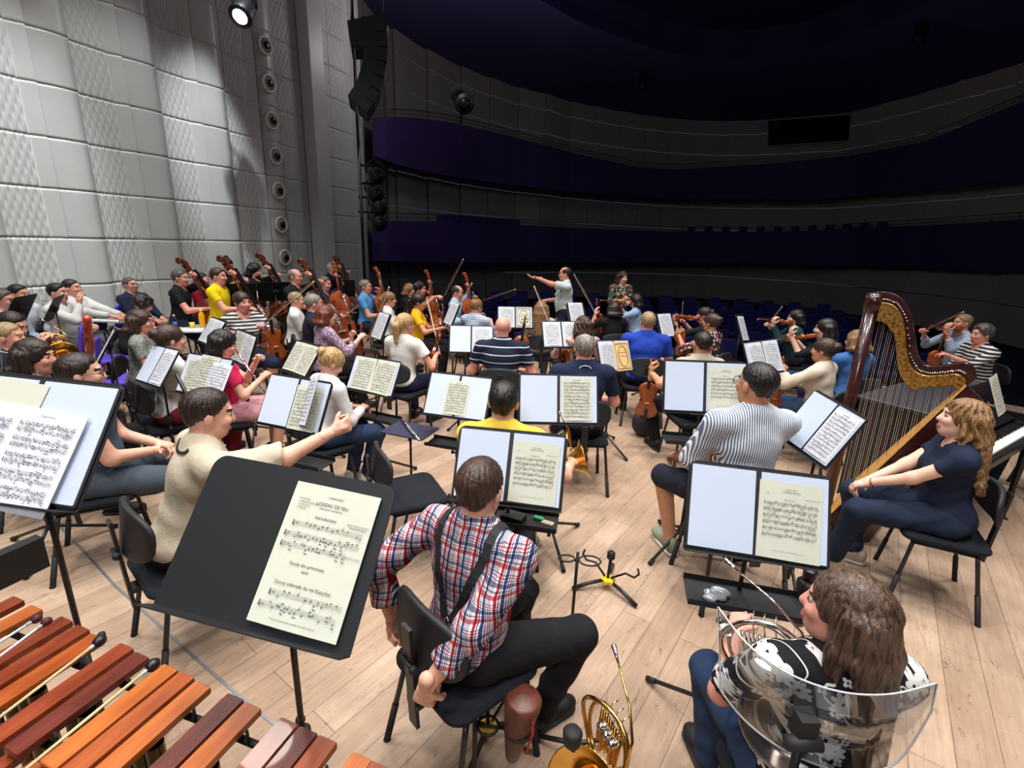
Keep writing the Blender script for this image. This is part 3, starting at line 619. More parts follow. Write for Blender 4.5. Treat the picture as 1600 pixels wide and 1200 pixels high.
def printing(kind):             # page is 1 wide, 1 high, origin at its centre
    if kind in PR: return PR[kind]
    b = MB(); rr = random.Random(hash(kind) % 999 if False else len(kind)*7+sum(map(ord, kind)))
    def staff(y, x0=-.42, x1=.42, gp=.0075, dens=26):
        for i in range(5): b.add([(x0, y+i*gp, 0), (x1, y+i*gp, 0), (x1, y+i*gp+.0014, 0), (x0, y+i*gp+.0014, 0)], [(0, 1, 2, 3)])
        b.add([(x0, y-.004, 0), (x0+.02, y-.004, 0), (x0+.012, y+gp*5, 0), (x0+.004, y+gp*5, 0)], [(0, 1, 2, 3)])
        x = x0+.05
        while x < x1:
            k = rr.random(); yy = y+rr.uniform(-1, 5)*gp; a, c = .0095, .0055; n = 7
            b.add([(x+a*math.cos(t), yy+c*math.sin(t), 0) for t in np.linspace(0, 2*PI, n+1)[:-1]], [tuple(range(n))])
            sg = 1 if k < .5 else -1; xs = x+a*.9*sg; b.add([(xs-.0012, yy, 0), (xs+.0012, yy, 0), (xs+.0012, yy+sg*.026, 0), (xs-.0012, yy+sg*.026, 0)], [(0, 1, 2, 3) if sg > 0 else (3, 2, 1, 0)])
            stp = rr.choice((.022, .028, .036, .06)) * 26/dens
            if k > .35 and stp < .04: b.add([(xs, yy+sg*.022, 0), (xs+stp, yy+sg*.022, 0), (xs+stp, yy+sg*.028, 0), (xs, yy+sg*.028, 0)], [(0, 1, 2, 3) if sg > 0 else (3, 2, 1, 0)])
            x += stp
        for q in (.25, .5, .75, 1): xx = x0+(x1-x0)*q; b.add([(xx-.001, y, 0), (xx+.001, y, 0), (xx+.001, y+gp*4, 0), (xx-.001, y+gp*4, 0)], [(0, 1, 2, 3)])
    def tx(s_, size, x, y, al='CENTER'):
        v, f = textmesh(s_, size, x, y, al); b.add([(p[0], p[1]*.72, 0) if False else (x+(p[0]-x), y+(p[1]-y)*.72, 0) for p in v], f)
    if kind == 'timpani':
        tx('TRIANGLE', .028, -.40, .375, 'LEFT'); tx('TAMBOUR DE BASQUE', .024, -.40, .352, 'LEFT'); tx('XYLOPHONE', .024, -.40, .33, 'LEFT'); tx('CYMBALES', .024, -.40, .308, 'LEFT')
        tx('I. STRAVINSKY', .03, .02, .415); tx("L'OISEAU DE FEU", .05, .0, .355); tx('(Suite pour orchestre)', .03, .0, .33); tx('Introduction', .05, -.02, .255); tx('IGOR STRAWINSKY', .03, .36, .255); tx('TRANSCRIPTION', .026, .36, .238)
        staff(.185, -.38, .43, dens=14); staff(.105, -.43, .43, dens=20); staff(.03, -.43, .32, dens=18); tx('TACET AL FINE', .028, .39, .035)
        tx('Ronde des princesses', .046, -.05, -.085); tx('tacet', .042, -.05, -.125); tx('Danse infernale du roi Kastchei', .050, -.02, -.225)
        staff(-.30, -.36, .45, dens=16); staff(-.385, -.43, .43, dens=20); tx('Propriete exclusive pour tous pays. Tous droits reserves.', .022, 0, -.455)
    elif kind == 'part':
        tx('I. STRAVINSKY', .03, 0, .40); tx("L'OISEAU DE FEU", .04, 0, .365); tx('COR', .03, -.38, .33); tx('IGOR STRAWINSKY', .028, .34, .30); tx('Introduction', .036, -.02, .265)
        for i in range(6): staff(.20-.082*i, dens=30)
        tx('Propriete exclusive pour tous pays. Tous droits reserves.', .022, 0, -.40)
    elif kind == 'dense':
        tx('Introduction', .05, 0, .43)
        for i in range(11): staff(.36-.078*i, dens=34)
    elif kind == 'pairs':
        tx('Tempo di marcia', .035, -.05, .42); 
        for i in range(5): staff(.32-.155*i, dens=30); staff(.32-.155*i-.062, dens=30)
    elif kind == 'cover':
        for s_ in (.44, .42): 
            n = 5
            for (x0, y0, x1, y1) in ((-s_, -s_, s_, -s_), (s_, -s_, s_, s_), (s_, s_, -s_, s_), (-s_, s_, -s_, -s_)):
                dx, dy = (0, .006) if y0 == y1 else (.006, 0); b.add([(x0-dx, y0-dy, 0), (x1-dx, y1-dy, 0), (x1+dx, y1+dy, 0), (x0+dx, y0+dy, 0)], [(0, 1, 2, 3)])
        tx('STRAWINSKY', .09, 0, .1); tx('VIOLINO', .10, 0, -.02); b.tube([(.3*math.cos(a), .36*math.sin(a)-.0, 0) for a in np.linspace(0, 2*PI, 33)[:-1]], .005, 4, closed=True)
    PR[kind] = b.mesh('printing'); PR[kind].materials.append(INK); return PR[kind]
PG = {}
def page_mesh(m):
    if m.name in PG: return PG[m.name]
    b = MB(); N = 10; vs = []; fs = []
    for j in range(3):
        for i in range(N+1): x = -.5+i/N; vs.append((x, -.5+j/2, .004*math.sin(PI*(i/N))**2))
    for j in range(2):
        for i in range(N): a = j*(N+1)+i; fs.append((a, a+1, a+N+2, a+N+1))
    b.add(vs, fs, 0, True); n = len(vs); b.add([(x, y, z-.0025) for x, y, z in vs], [f[::-1] for f in fs], 0, True)
    for i in range(N): b.add([vs[i], vs[i+1], (vs[i+1][0], -.5, vs[i+1][2]-.0025), (vs[i][0], -.5, vs[i][2]-.0025)], [(0, 3, 2, 1)])
    PG[m.name] = b.mesh('sheet'); PG[m.name].materials.append(m); return PG[m.name]
def sheet(PMx, u, v, w_, h_, kind, m, label, rot=0, lift=.002, name='sheet_music'):
    o = empty(name, (0, 0, 0), 0, label, 'sheet music', 'music lying on the stands'); o.matrix_world = PMx @ Matrix.Translation((u, v, lift)) @ Matrix.Rotation(R(rot), 4, 'Z')
    link('page', page_mesh(m), o, None, Matrix.Diagonal((w_, h_, 1, 1)))
    if kind: link('printing', printing(kind), o, None, Matrix.Translation((0, 0, .0052)) @ Matrix.Diagonal((w_, h_, 1, 1)))
    return o
# ------------------------------------------------------------------ string instruments
def make_fiddle(kind):
    big = kind in ('cello', 'bass'); vm = dict(violin=VARN, cello=VARN2, bass=VARN3)[kind]
    k = dict(violin=.356, cello=.755, bass=1.12)[kind]; th = dict(violin=.032, cello=.115, bass=.20)[kind]; names = dict(violin='violin', cello='cello', bass='double_bass')
    r = empty(names[kind]); pts = []
    ub, wa, lb = .236, .155, .293
    ctl = [(0, .0), (.015, .10), (.05, .20), (.12, lb*.94), (.22, lb), (.33, lb*.86), (.40, .205), (.415, .215), (.45, .17), (.52, wa), (.60, .175), (.635, .212), (.65, .20), (.70, .215), (.80, ub), (.88, ub*.94), (.95, ub*.66), (.985, .09), (1, .04)]
    if kind == 'bass': ctl[13:] = [(.70, .215), (.78, .22), (.86, .19), (.93, .13), (.975, .07), (1, .04)]
    for t, h_ in ctl: pts.append((h_*k, t*k))
    out = [(x, y) for x, y in pts if x > 0]+[(-x, y) for x, y in pts[::-1] if x > 0]
    b = MB(); b.plate(out, -th/2, th/2, .004*k/.356, dome=.008*k/.356); b.obj('body', vm, r)
    nk = dict(violin=.235, cello=.5, bass=.72)[kind]; q = k/.356
    b = MB(); b.tube([(0, k-.004, th*.2), (0, k+nk*.55, th*.35)], [.011*q**.8, .009*q**.8], 8); b.obj('neck', vm, r)
    b = MB(); b.box((0, k+nk*.17, th/2+.012*q), (.030*q**.9, nk*.82, .006*q)); b.obj('fingerboard', EBON, r)
    b = MB(); z0 = th*.35; y0 = k+nk*.55; y1 = k+nk*.82; b.box((0, (y0+y1)/2, z0), (.022*q**.85, y1-y0, .022*q**.85))
    b.tube([(0, y1, z0), (0, y1+.02*q*.8, z0-.006*q), (0, y1+.026*q*.8, z0-.02*q*.8), (0, y1+.014*q*.8, z0-.03*q*.8), (0, y1+.002, z0-.022*q*.8)], [.010*q**.85]*3+[.009*q**.85, .008*q**.85], 8); b.obj('scroll', vm, r)
    for i in range(4):
        b = MB(); y = y0+(y1-y0)*(.2+.22*i); sg = 1 if i % 2 else -1; b.tube([(0, y, z0), (sg*.028*q**.85, y, z0)], .0035*q**.8, 6); b.lathe([(.002, 0), (.008*q**.8, .004), (.008*q**.8, .009), (.002, .012*q)], (sg*.026*q**.85, y, z0), Matrix.Rotation(sg*PI/2, 3, 'Y'), 8); b.obj('tuning_peg', EBON, r)
    b = MB(); b.plate([(-.008*q, k*.02), (.008*q, k*.02), (.020*q, k*.28), (-.020*q, k*.28)], th/2+.010*q, th/2+.014*q, .001); b.obj('tailpiece', EBON, r)
    b = MB(); b.box((0, k*.45, th/2+.014*q), (.042*q, .005*q, .022*q)); b.obj('bridge', mat('maple', (214, 180, 124), .5), r)
    if kind == 'violin':
        b = MB(); b.plate(rrect(.055, .045, .02), th/2+.008, th/2+.016, .003, (-.03, k*.05, 0)); b.obj('chin_rest', EBON, r)
    if big:
        for i in range(4): x = (i-1.5)*.009*q**.8; b = MB(); b.tube([(x, k*.28, th/2+.014*q), (x, k*.45, th/2+.027*q), (x*.7, y0, z0+.012*q**.85)], .0018, 4); b.obj('string', CHR, r)
        b = MB(); b.tube([(0, .01, 0), (0, -.28, 0)], [.006, .003], 6); b.obj('endpin', CHR, r)
    return r
FID = {k: Proto(lambda k=k: make_fiddle(k)) for k in ('violin', 'cello', 'bass')}
FIDLEN = dict(violin=.57, cello=1.20, bass=1.78)
def fiddle(kind, p, a, b, nrm, s=1.0, viola=0, verb='held by the'):
    o = FID[kind].get(); A = p['w'](a); B = p['w'](b); y = (B-A).normalized(); n = p['MW'].to_3x3().normalized() @ Vector(nrm); n = (n-y*n.dot(y)).normalized(); x = y.cross(n)
    M = Matrix((x, y, n)).transposed().to_4x4(); M.translation = A; o.matrix_world = M @ Matrix.Scale(s*p['s'], 4)
    nm = dict(violin='violin', cello='cello', bass='double bass')[kind]
    tag(o, f'{nm} of the {p["desc"]}', nm, f'{nm}s of the orchestra'); return o
def make_bow():
    r = empty('violin_bow'); b = MB(); b.tube([(0, 0, 0), (0, .2, -.004), (0, .45, -.006), (0, .70, .002), (0, .735, .004)], [.0045, .004, .0037, .0033, .003], 6); b.obj('stick', wood('bow_wood', (150, 96, 60), (110, 64, 36), .35), r)
    b = MB(); b.box((0, .375, .015), (.009, .70, .0015)); b.obj('hair_ribbon', mat('bow_hair', (235, 230, 215), .6), r)
    b = MB(); b.box((0, .035, .009), (.01, .045, .016)); b.obj('frog', EBON, r); b = MB(); b.box((0, .727, .010), (.006, .018, .014)); b.obj('tip', mat('ivory', (235, 230, 215), .4), r); return r
BOW = Proto(make_bow)
def bow(p, a, b, s=1.0):
    o = BOW.get(); A = p['w'](a); B = p['w'](b); y = (B-A).normalized(); n = Vector((0, 0, -1)); n = (n-y*n.dot(y)).normalized(); x = y.cross(n); M = Matrix((x, y, n)).transposed().to_4x4(); M.translation = A
    o.matrix_world = M @ Matrix.Scale(s*p['s'], 4); tag(o, f'wooden bow of the {p["desc"]}', 'bow', 'bows of the string players'); return o
# ================================================================== SETTING
def floor_mat():
    t = NT('stage_planks', .5, 0, .3); v = t.co((1, 1, 1), (0, 0, R(36.0))); s = t.n('ShaderNodeTexBrick'); s.inputs['Scale'].default_value = 1
    mp = t.n('ShaderNodeMapping'); mp.inputs['Rotation'].default_value = (0, 0, R(90)); t.l(v, mp.inputs[0]); t.l(mp.outputs[0], s.inputs['Vector'])
    s.offset = .37; s.inputs['Brick Width'].default_value = 2.4; s.inputs['Row Height'].default_value = .17; s.inputs['Mortar Size'].default_value = .0016; s.inputs['Mortar Smooth'].default_value = .3; s.inputs['Bias'].default_value = 0
    s.inputs['Color1'].default_value = rgb((192, 168, 146)); s.inputs['Color2'].default_value = rgb((168, 143, 122)); s.inputs['Mortar'].default_value = rgb((96, 78, 64))
    m2 = t.n('ShaderNodeMapping'); m2.inputs['Scale'].default_value = (30, 1.6, 1); t.l(v, m2.inputs[0])
    gr = t.noise(m2.outputs[0], 1.6, 6, .65, .4); c = t.mix(.55, s.outputs['Color'], t.ramp(gr, [(.25, rgb((196, 176, 160))), (.7, (1, 1, 1, 1))]), 'MULTIPLY')
    d1 = t.noise(v, 1.3, 5, .7); c = t.mix(.6, c, t.ramp(d1, [(.3, rgb((206, 196, 190))), (.6, (1, 1, 1, 1))]), 'MULTIPLY')
    d2 = t.noise(v, 30, 3, .8); c = t.mix(1, c, t.ramp(d2, [(.26, rgb((120, 104, 92))), (.34, (1, 1, 1, 1))]), 'MULTIPLY')
    m3 = t.n('ShaderNodeMapping'); m3.inputs['Scale'].default_value = (9, 2, 1); m3.inputs['Rotation'].default_value = (0, 0, R(50)); t.l(v, m3.inputs[0])
    d3 = t.noise(m3.outputs[0], 3, 4, .8, 1.5); c = t.mix(.9, c, t.ramp(d3, [(.30, rgb((140, 122, 110))), (.40, (1, 1, 1, 1))]), 'MULTIPLY')
    t.col(c); t.bump(gr, .08, .004); return t.m
edge = [(-14, 12), (-5, 12.0), (-3.2, 11.2), (-1.2, 9.8), (.8, 9.2), (2.3, 9.1), (4, 8.9), (5.8, 8.3), (7.6, 7.2), (9.4, 5.4), (11, 2), (11, -4), (-14, -4)]
b = MB(); n = len(edge); b.add([(x, y, 0) for x, y in edge]+[(x, y, -1.1) for x, y in edge], [tuple(range(n))[::-1]]+[(i, (i+1) % n, n+(i+1) % n, n+i) for i in range(n)])
tag(b.obj('floor', floor_mat()), 'pale worn plank stage floor', 'floor', kind='structure')
DKF = mat('hall_carpet', (26, 24, 44), .9)
b = MB(); b.box((0, 20, -1.2), (90, 70, .1)); tag(b.obj('floor', DKF), 'dark carpet of the audience floor', 'floor', kind='structure')
# left stage wall: scalloped white panels
WA = R(19.5); WU = Vector((math.sin(WA), math.cos(WA), 0)); WN = Vector((math.cos(WA), -math.sin(WA), 0)); WP = 9.3
def wt(x, y):                   # (distance along wall, height) under a sight line
    d = ray(x, y); k = -WP/(d.dot(WN)); p = d*k; return p.dot(WU), CH+p.z
def wp_(t, z, off=0): return -WN*WP+WU*t+WN*off+Vector((0, 0, z))
tb = [wt(x, 371)[0] for x in (101, 230, 333, 418, 487, 506, 559)]
zs = [wt(487, y)[1] for y in (424, 377, 330, 284, 237, 190)]; dz = (zs[-1]-zs[0])/5
seams = [0.0]+[zs[0]+dz*i for i in range(-1, 12)]
WHITE = mat('wall_paint', (190, 191, 187), .36, 0, .4, .04, .05, 8)
bounds = [tb[0]-(tb[1]-tb[0])*k for k in (4, 3, 2, 1)]+tb[:4]
def prof(u):                    # depth profile across one module, u in 0..1
    if u < .40: return .06+.10*math.sin(PI*(u/.40)*.75)
    if u < .86: return .02
    return .02+.10*(u-.86)/.14
def wall_section(name, t0, t1, pf, tex, z0=0, z1=11.0, label=None):
    V = []; F = []; us = sorted(set([0, .1, .2, .3, .399, .40, .86, .861, .93, 1.0]+([.40+.46*i/44 for i in range(45)] if tex else [])))
    zz = []
    for a, b_ in zip(seams[:-1], seams[1:]):
        nst = 20 if tex else 2
        zz += [a+.001]+[a+.007+(b_-a-.014)*i/nst for i in range(nst+1)]+[b_-.001]
    zz = [z for z in zz if z <= z1]; n = len(us)
    for j, z in enumerate(zz):
        near = any(abs(z-s_) < .005 for s_ in seams)
        for u in us:
            o = pf(u); 
            if tex and .405 < u < .855:
                k = (u-.40)/.46*11; col_ = int(k); ph = (col_ % 2)*.5; ar = max(0, math.sin(PI*(k % 1)))
                o += .028*ar*(.35+.65*abs(math.sin(PI*(z/dz*3+ph))))
            if near: o -= .016
            V.append(tuple(wp_(t0+(t1-t0)*u, z, o)))
    for j in range(len(zz)-1):
        for i in range(n-1): a = j*n+i; F.append((a, a+1, a+n+1, a+n))
    me = bpy.data.meshes.new(name); me.from_pydata(V, [], F); me.polygons.foreach_set('use_smooth', [True]*len(me.polygons)); me.materials.append(WHITE)
    me.update(); bm = bmesh.new(); bm.from_mesh(me); bmesh.ops.recalc_face_normals(bm, faces=bm.faces); bm.to_mesh(me); bm.free()
    return link(name, me)
for a, b_ in zip(bounds[:-1], bounds[1:]): tag(wall_section('wall_left', a, b_-.012, prof, True), 'scalloped white stage wall panel', 'wall', kind='structure')
b = MB(); tt = [bounds[0]-3, tb[6]+.2]; b.add([tuple(wp_(t, z, -.10)) for t, z in ((tt[0], 0), (tt[1], 0), (tt[1], 11), (tt[0], 11))], [(0, 1, 2, 3)]); tag(b.obj('wall_left', mat('joint_dark', (60, 60, 62), .8)), 'dark joint backing behind wall panels', 'wall', kind='structure')
tag(wall_section('wall_left', tb[3], tb[4]-.02, lambda u: (-.02+.16*math.sin(PI*min(1, u/.40)*.8) if u < .4 else .0), True), 'white wall panel with ribbed right half', 'wall', kind='structure')
b = MB(); b.add([tuple(wp_(t, z, o)) for z in (0, 11) for t, o in ((tb[4], 0), (tb[4]+.02, .32), (tb[5]-.03, .36), (tb[5], 0))], [(0, 1, 5, 4), (1, 2, 6, 5), (2, 3, 7, 6)]); tag(b.obj('wall_left', WHITE), 'plain white pilaster', 'wall', kind='structure')
tag(wall_section('wall_left', tb[5], tb[6], lambda u: .0, True), 'ribbed white wall end', 'wall', kind='structure')
b = MB(); b.add([tuple(wp_(tb[6], z, o)+WU*k) for z in (0, 11) for o, k in ((0, 0), (.10, .15), (-.1, .6), (-1.8, 1.2))], [(0, 1, 5, 4), (1, 2, 6, 5), (2, 3, 7, 6)]); tag(b.obj('wall_left', WHITE), 'white wall return beside the hall', 'wall', kind='structure')
# round wall lamps
def make_port():
    r = empty('wall_lamp'); b = MB(); b.tube([(.16*math.cos(a), .16*math.sin(a), .02) for a in np.linspace(0, 2*PI, 25)[:-1]], .03, 8, closed=True); b.obj('ring', mat('lamp_ring', (225, 222, 210), .4), r)
    b = MB(); b.lathe([(.13, .0), (.12, .03), (.085, .05)], n=20); b.obj('reflector', mat('lamp_cup', (150, 145, 135), .5), r); b = MB(); b.lathe([(.07, .03), (.075, .075), (.05, .09)], n=16); b.obj('lens', mat('lamp_lens', (22, 20, 22), .3), r); return r
PORT = Proto(make_port); ordn = ['topmost', 'second', 'third', 'fourth', 'fifth', 'sixth', 'lowest']
for i, (x, y) in enumerate([(405, 72), (411, 131), (416, 189), (422, 244), (427, 298), (431, 351), (437, 402)]):
    t, z = wt(x, y); o = PORT.get(); M = Matrix((WU, Vector((0, 0, 1)), WN)).transposed().to_4x4(); M.translation = wp_(t, z, .145); o.matrix_world = M
    tag(o, f'{ordn[i]} of the seven round recessed lamps in a column on the white wall', 'wall lamp', 'round lamps in the white wall')
# hall: curved panel wall, two balconies, flat ceiling
HP = mat('hall_panel', (176, 172, 162), .8, 0, .2, .06, .1, 6); PUR = mat('balcony_purple', (74, 56, 112), .7, 0, .2); CEIL = mat('ceiling_purple', (92, 84, 140), .8, 0, .2); DOME = mat('dome_blue', (30, 30, 80), .8)
top = [(596, 38), (612, 46), (666, 78), (720, 105), (766, 122), (811, 138), (853, 147), (893, 160), (930, 167), (972, 175), (1012, 181), (1052, 186), (1095, 189), (1143, 190), (1195, 188), (1260, 183), (1330, 176), (1392, 160), (1447, 145), (1500, 128), (1550, 114), (1600, 98), (1680, 70), (1780, 25)]
wtop = [g(x, y, 10.0) for x, y in top]; W0 = wp_(tb[6]+1.2, 0, -1.8)
cen = Vector((4, 8, 0))
for i in range(len(wtop)-1):
    a, c = wtop[i].copy(), wtop[i+1].copy(); b = MB(); d = (cen-(a+c)/2); d.z = 0; d.normalize(); jog = .12*((i % 2)*2-1); zz = [-1.2, .4, 2.0, 3.4, 4.8, 6.4, 8.0, 9.2, 10.0]
    for z0, z1 in zip(zz[:-1], zz[1:]):
        b.add([(a.x, a.y, z0+.02), (c.x, c.y, z0+.02), (c.x, c.y, z1-.02), (a.x, a.y, z1-.02)], [(0, 1, 2, 3)])
    b.v = [(x+d.x*(.25 if abs(x-a.x) < 1e-4 and abs(y-a.y) < 1e-4 else 0), y+d.y*(.25 if abs(x-a.x) < 1e-4 and abs(y-a.y) < 1e-4 else 0), z) for x, y, z in b.v]
    b.add([(a.x, a.y, -1.2), (a.x+d.x*.25, a.y+d.y*.25, -1.2), (a.x+d.x*.25, a.y+d.y*.25, 10), (a.x, a.y, 10)], [(0, 1, 2, 3)])
    tag(b.obj('wall_back', HP), 'tall grey wall panel of the dark auditorium', 'wall', kind='structure')
b = MB(); pts = [wtop[0]+Vector((0, 0, 0))]; b.add([(W0.x, W0.y, -1.2), (wtop[0].x, wtop[0].y, -1.2), (wtop[0].x, wtop[0].y, 10), (W0.x, W0.y, 10)], [(0, 1, 2, 3)]); tag(b.obj('wall_back', HP), 'plain wall between stage and balconies', 'wall', kind='structure')
def at_x(tab, x):
    for (x0, y0), (x1, y1) in zip(tab[:-1], tab[1:]):
        if x0 <= x <= x1: return y0+(y1-y0)*(x-x0)/(x1-x0)
    return tab[0][1] if x < tab[0][0] else tab[-1][1]
def balcony(name, ttab, btab, inset, label):
    xs = list(range(582, 1781, 22)); V = []; F = []; rail = []
    for x in xs:
        w_ = g(x, at_x(top, x), 10.0); D = math.hypot(w_.x, w_.y); k = 1 if x > 640 else max(.0, (x-560)/80)
        D2 = D-inset
        a = gd(x, at_x(ttab, x), D2); c = gd(x, at_x(btab, x), D2-.12); wv = Vector((w_.x, w_.y, 0))
        i2 = Vector((wv.x, wv.y, c.z+.25)); i3 = Vector((wv.x, wv.y, a.z-.75)); a2 = a+(wv-a)*.0; ai = a+Vector((wv.x-a.x, wv.y-a.y, 0))*.08; af = ai.copy(); af.z -= .75
        mid = (a+c)/2; md = Vector((wv.x-a.x, wv.y-a.y, 0)).normalized(); mid -= md*.10
        V += [i2, c+md*.15, c, mid, a, ai, af, i3]; rail.append(a+md*.1+Vector((0, 0, .28)))
    m = 8
    for i in range(len(xs)-1):
        for j in range(m-1): q = i*m+j; F.append((q, q+m, q+m+1, q+1))
    F.append(tuple(range(m)))
    b = MB(); b.add([tuple(v) for v in V], F, 0, False); o = tag(b.obj(name, PUR), label, 'balcony', kind='structure'); return rail, xs
lt = [(560, 346), (600, 345), (700, 346), (900, 356), (1050, 362), (1250, 361), (1450, 352), (1600, 343), (1800, 325)]; lb_ = [(560, 400), (584, 408), (700, 410), (900, 409), (1050, 409), (1250, 413), (1450, 419), (1600, 425), (1800, 436)]
ut = [(560, 190), (600, 182), (650, 184), (700, 190), (800, 213), (900, 240), (1000, 262), (1060, 265), (1100, 262), (1200, 256), (1330, 243), (1450, 220), (1520, 190), (1600, 158), (1800, 90)]; ub_ = [(560, 236), (590, 245), (630, 260), (700, 275), (800, 289), (900, 300), (1050, 309), (1250, 312), (1450, 297), (1600, 280), (1800, 250)]
rl1, xs1 = balcony('balcony_lower', lt, lb_, 3.0, 'lower purple balcony front'); rl2, xs2 = balcony('balcony_upper', ut, ub_, 3.0, 'upper purple balcony front')
for rl, lab in ((rl1, 'lower'), (rl2, 'upper')):
    b = MB(); b.tube(rl, .022, 6); b.tube([p-Vector((0, 0, .14)) for p in rl], .014, 5)
    for p in rl[::2]: b.tube([p, p-Vector((0, 0, .28))], .014, 5)
    tag(b.obj('handrail', mat('rail_grey', (120, 118, 122), .4, .6)), f'thin metal handrail along the {lab} balcony front', 'handrail')
oval = [(835, -4), (870, 14), (900, 31), (960, 55), (1030, 79), (1100, 92), (1180, 94), (1260, 82), (1350, 51), (1400, 27), (1465, -6)]
ov = [g(x, y, 10.0) for x, y in oval]; oc = sum(ov, Vector())/len(ov); close = [ov[-1]+Vector((-1.0, -3.5, 0)), ov[-1]+Vector((-4.5, -6.5, 0)), ov[0]+Vector((2.5, -6.0, 0)), ov[0]+Vector((-.6, -3.2, 0))]; ovl = ov+close
outer = [v.copy() for v in wtop]+[wtop[-1]+Vector((0, -10, 0)), Vector((6, 1.0, 10)), Vector((-2, 6.5, 10)), Vector((W0.x-1.2, W0.y-2.0, 10)), Vector((W0.x, W0.y, 10))]
bm = bmesh.new(); vo = [bm.verts.new((v.x, v.y, 10.0)) for v in outer]; vi = [bm.verts.new((v.x, v.y, 10.0)) for v in ovl]
es = [bm.edges.new((vo[i], vo[(i+1) % len(vo)])) for i in range(len(vo))]+[bm.edges.new((vi[i], vi[(i+1) % len(vi)])) for i in range(len(vi))]
bmesh.ops.triangle_fill(bm, use_beauty=True, use_dissolve=False, edges=es)
oc2 = sum(ovl, Vector())/len(ovl)
bad = [f for f in bm.faces if all(v in vi for v in f.verts)]; bmesh.ops.delete(bm, geom=bad, context='FACES')
me = bpy.data.meshes.new('ceiling'); bm.to_mesh(me); bm.free(); tag(link('ceiling', me, None, CEIL), 'dark purple ceiling', 'ceiling', kind='structure')
b = MB(); n = len(ovl); b.add([(v.x, v.y, 10.0) for v in ovl]+[(v.x, v.y, 10.5) for v in ovl]+[(oc2.x+(v.x-oc2.x)*.93, oc2.y+(v.y-oc2.y)*.93, 11.0) for v in ovl], [(i, (i+1) % n, n+(i+1) % n, n+i) for i in range(n)]+[(n+i, n+(i+1) % n, 2*n+(i+1) % n, 2*n+i) for i in range(n)]+[tuple(range(2*n, 3*n))])
tag(b.obj('ceiling', DOME), 'recessed dark oval in the ceiling', 'ceiling', kind='structure')
b = MB(); b.add([tuple(g(x, y, 9.6)) for x, y in ((395, -60), (425, 2), (476, 30), (520, -60))]+[tuple(g(x, y, 9.6)+Vector((0, 0, .8))) for x, y in ((395, -60), (425, 2), (476, 30), (520, -60))], [(0, 1, 2, 3), (0, 1, 5, 4), (1, 2, 6, 5), (2, 3, 7, 6)]); tag(b.obj('ceiling', CEIL), 'dark end of the stage ceiling above the wall', 'ceiling', kind='structure')
# control room window
a, c = g(1198, at_x(top, 1198), 10), g(1332, at_x(top, 1332), 10)
def onw(x, y, off=-.4): p = g(x, at_x(top, x), 10); D = math.hypot(p.x, p.y); return gd(x, y, D+off)
b = MB(); q = [onw(1200, 188), onw(1330, 178), onw(1326, 221), onw(1200, 229)]; b.add([tuple(v) for v in q], [(0, 1, 2, 3)]); wo = b.obj('window_1', mat('dark_glass', (10, 16, 20), .08)); tag(wo, 'control room window in the rear wall', 'window', kind='structure')
b = MB(); b.tube(q, .05, 6, closed=True); b.obj('window_frame', HP, wo)
# seats
def make_seat():
    r = empty('theatre_seat'); m = mat('seat_blue', (46, 46, 120), .85); b = MB(); b.plate(rrect(.46, .52, .08), -.04, .04, .02, (0, .0, .74), Matrix.Rotation(R(100), 3, 'X')); b.obj('seat_back', m, r)
    b = MB(); b.plate(rrect(.44, .40, .05), .36, .46, .02, (0, -.22, 0)); b.obj('cushion', m, r); b = MB(); b.box((0, -.1, .18), (.06, .3, .36)); b.obj('pedestal', BLK, r); return r
SEAT = Proto(make_seat)
def tseat(p, yaw, lab, grp): o = SEAT.get(); o.location = p; o.rotation_euler = (0, 0, -R(yaw)); tag(o, lab, 'seat', grp)
for k in range(24):
    x = 690+k*10.5 if k < 12 else 1080+(k-12)*27
    w_ = g(x, at_x(top, x), 10.0); D = math.hypot(w_.x, w_.y)-2.0; p = gd(x, at_x(lt, x), D); yy = math.degrees(math.atan2(w_.x, w_.y)); p.z = gd(x, at_x(lt, x), D-1).z-.68; tseat(p, yy, 'dark blue folding seat in the row on the lower balcony', 'seats on the lower balcony')
for row in range(7):
    for k in range(15):
        Y = 13.0+row*1.0-.02*(k-7)**2; X = -2.5+k*.92+row*.15; tseat(Vector((X, Y-.0, -1.15+row*.09)), 5, 'dark blue folding seat in the unlit rows beyond the stage', 'seats of the dark stalls')
# metal strip curving over the floor
b = MB(); sp = [g(x, y, .004) for x, y in ((48, 790), (90, 818), (130, 860), (180, 915), (240, 968), (310, 1032), (380, 1092), (440, 1140))]; V = []; F = []
for i, p in enumerate(sp):
    t = (sp[min(i+1, len(sp)-1)]-sp[max(i-1, 0)]).normalized(); nn = Vector((-t.y, t.x, 0))*.007; V += [tuple(p+nn), tuple(p-nn), tuple(p+nn-Vector((0, 0, .006))), tuple(p-nn-Vector((0, 0, .006)))]
for i in range(len(sp)-1): a = i*4; F += [(a, a+1, a+5, a+4), (a, a+4, a+6, a+2), (a+1, a+3, a+7, a+5)]
b.add(V, F); tag(b.obj('trim_1', mat('metal_strip', (150, 152, 156), .4, .6)), 'thin grey metal strip curving across the floor', 'trim', kind='structure')
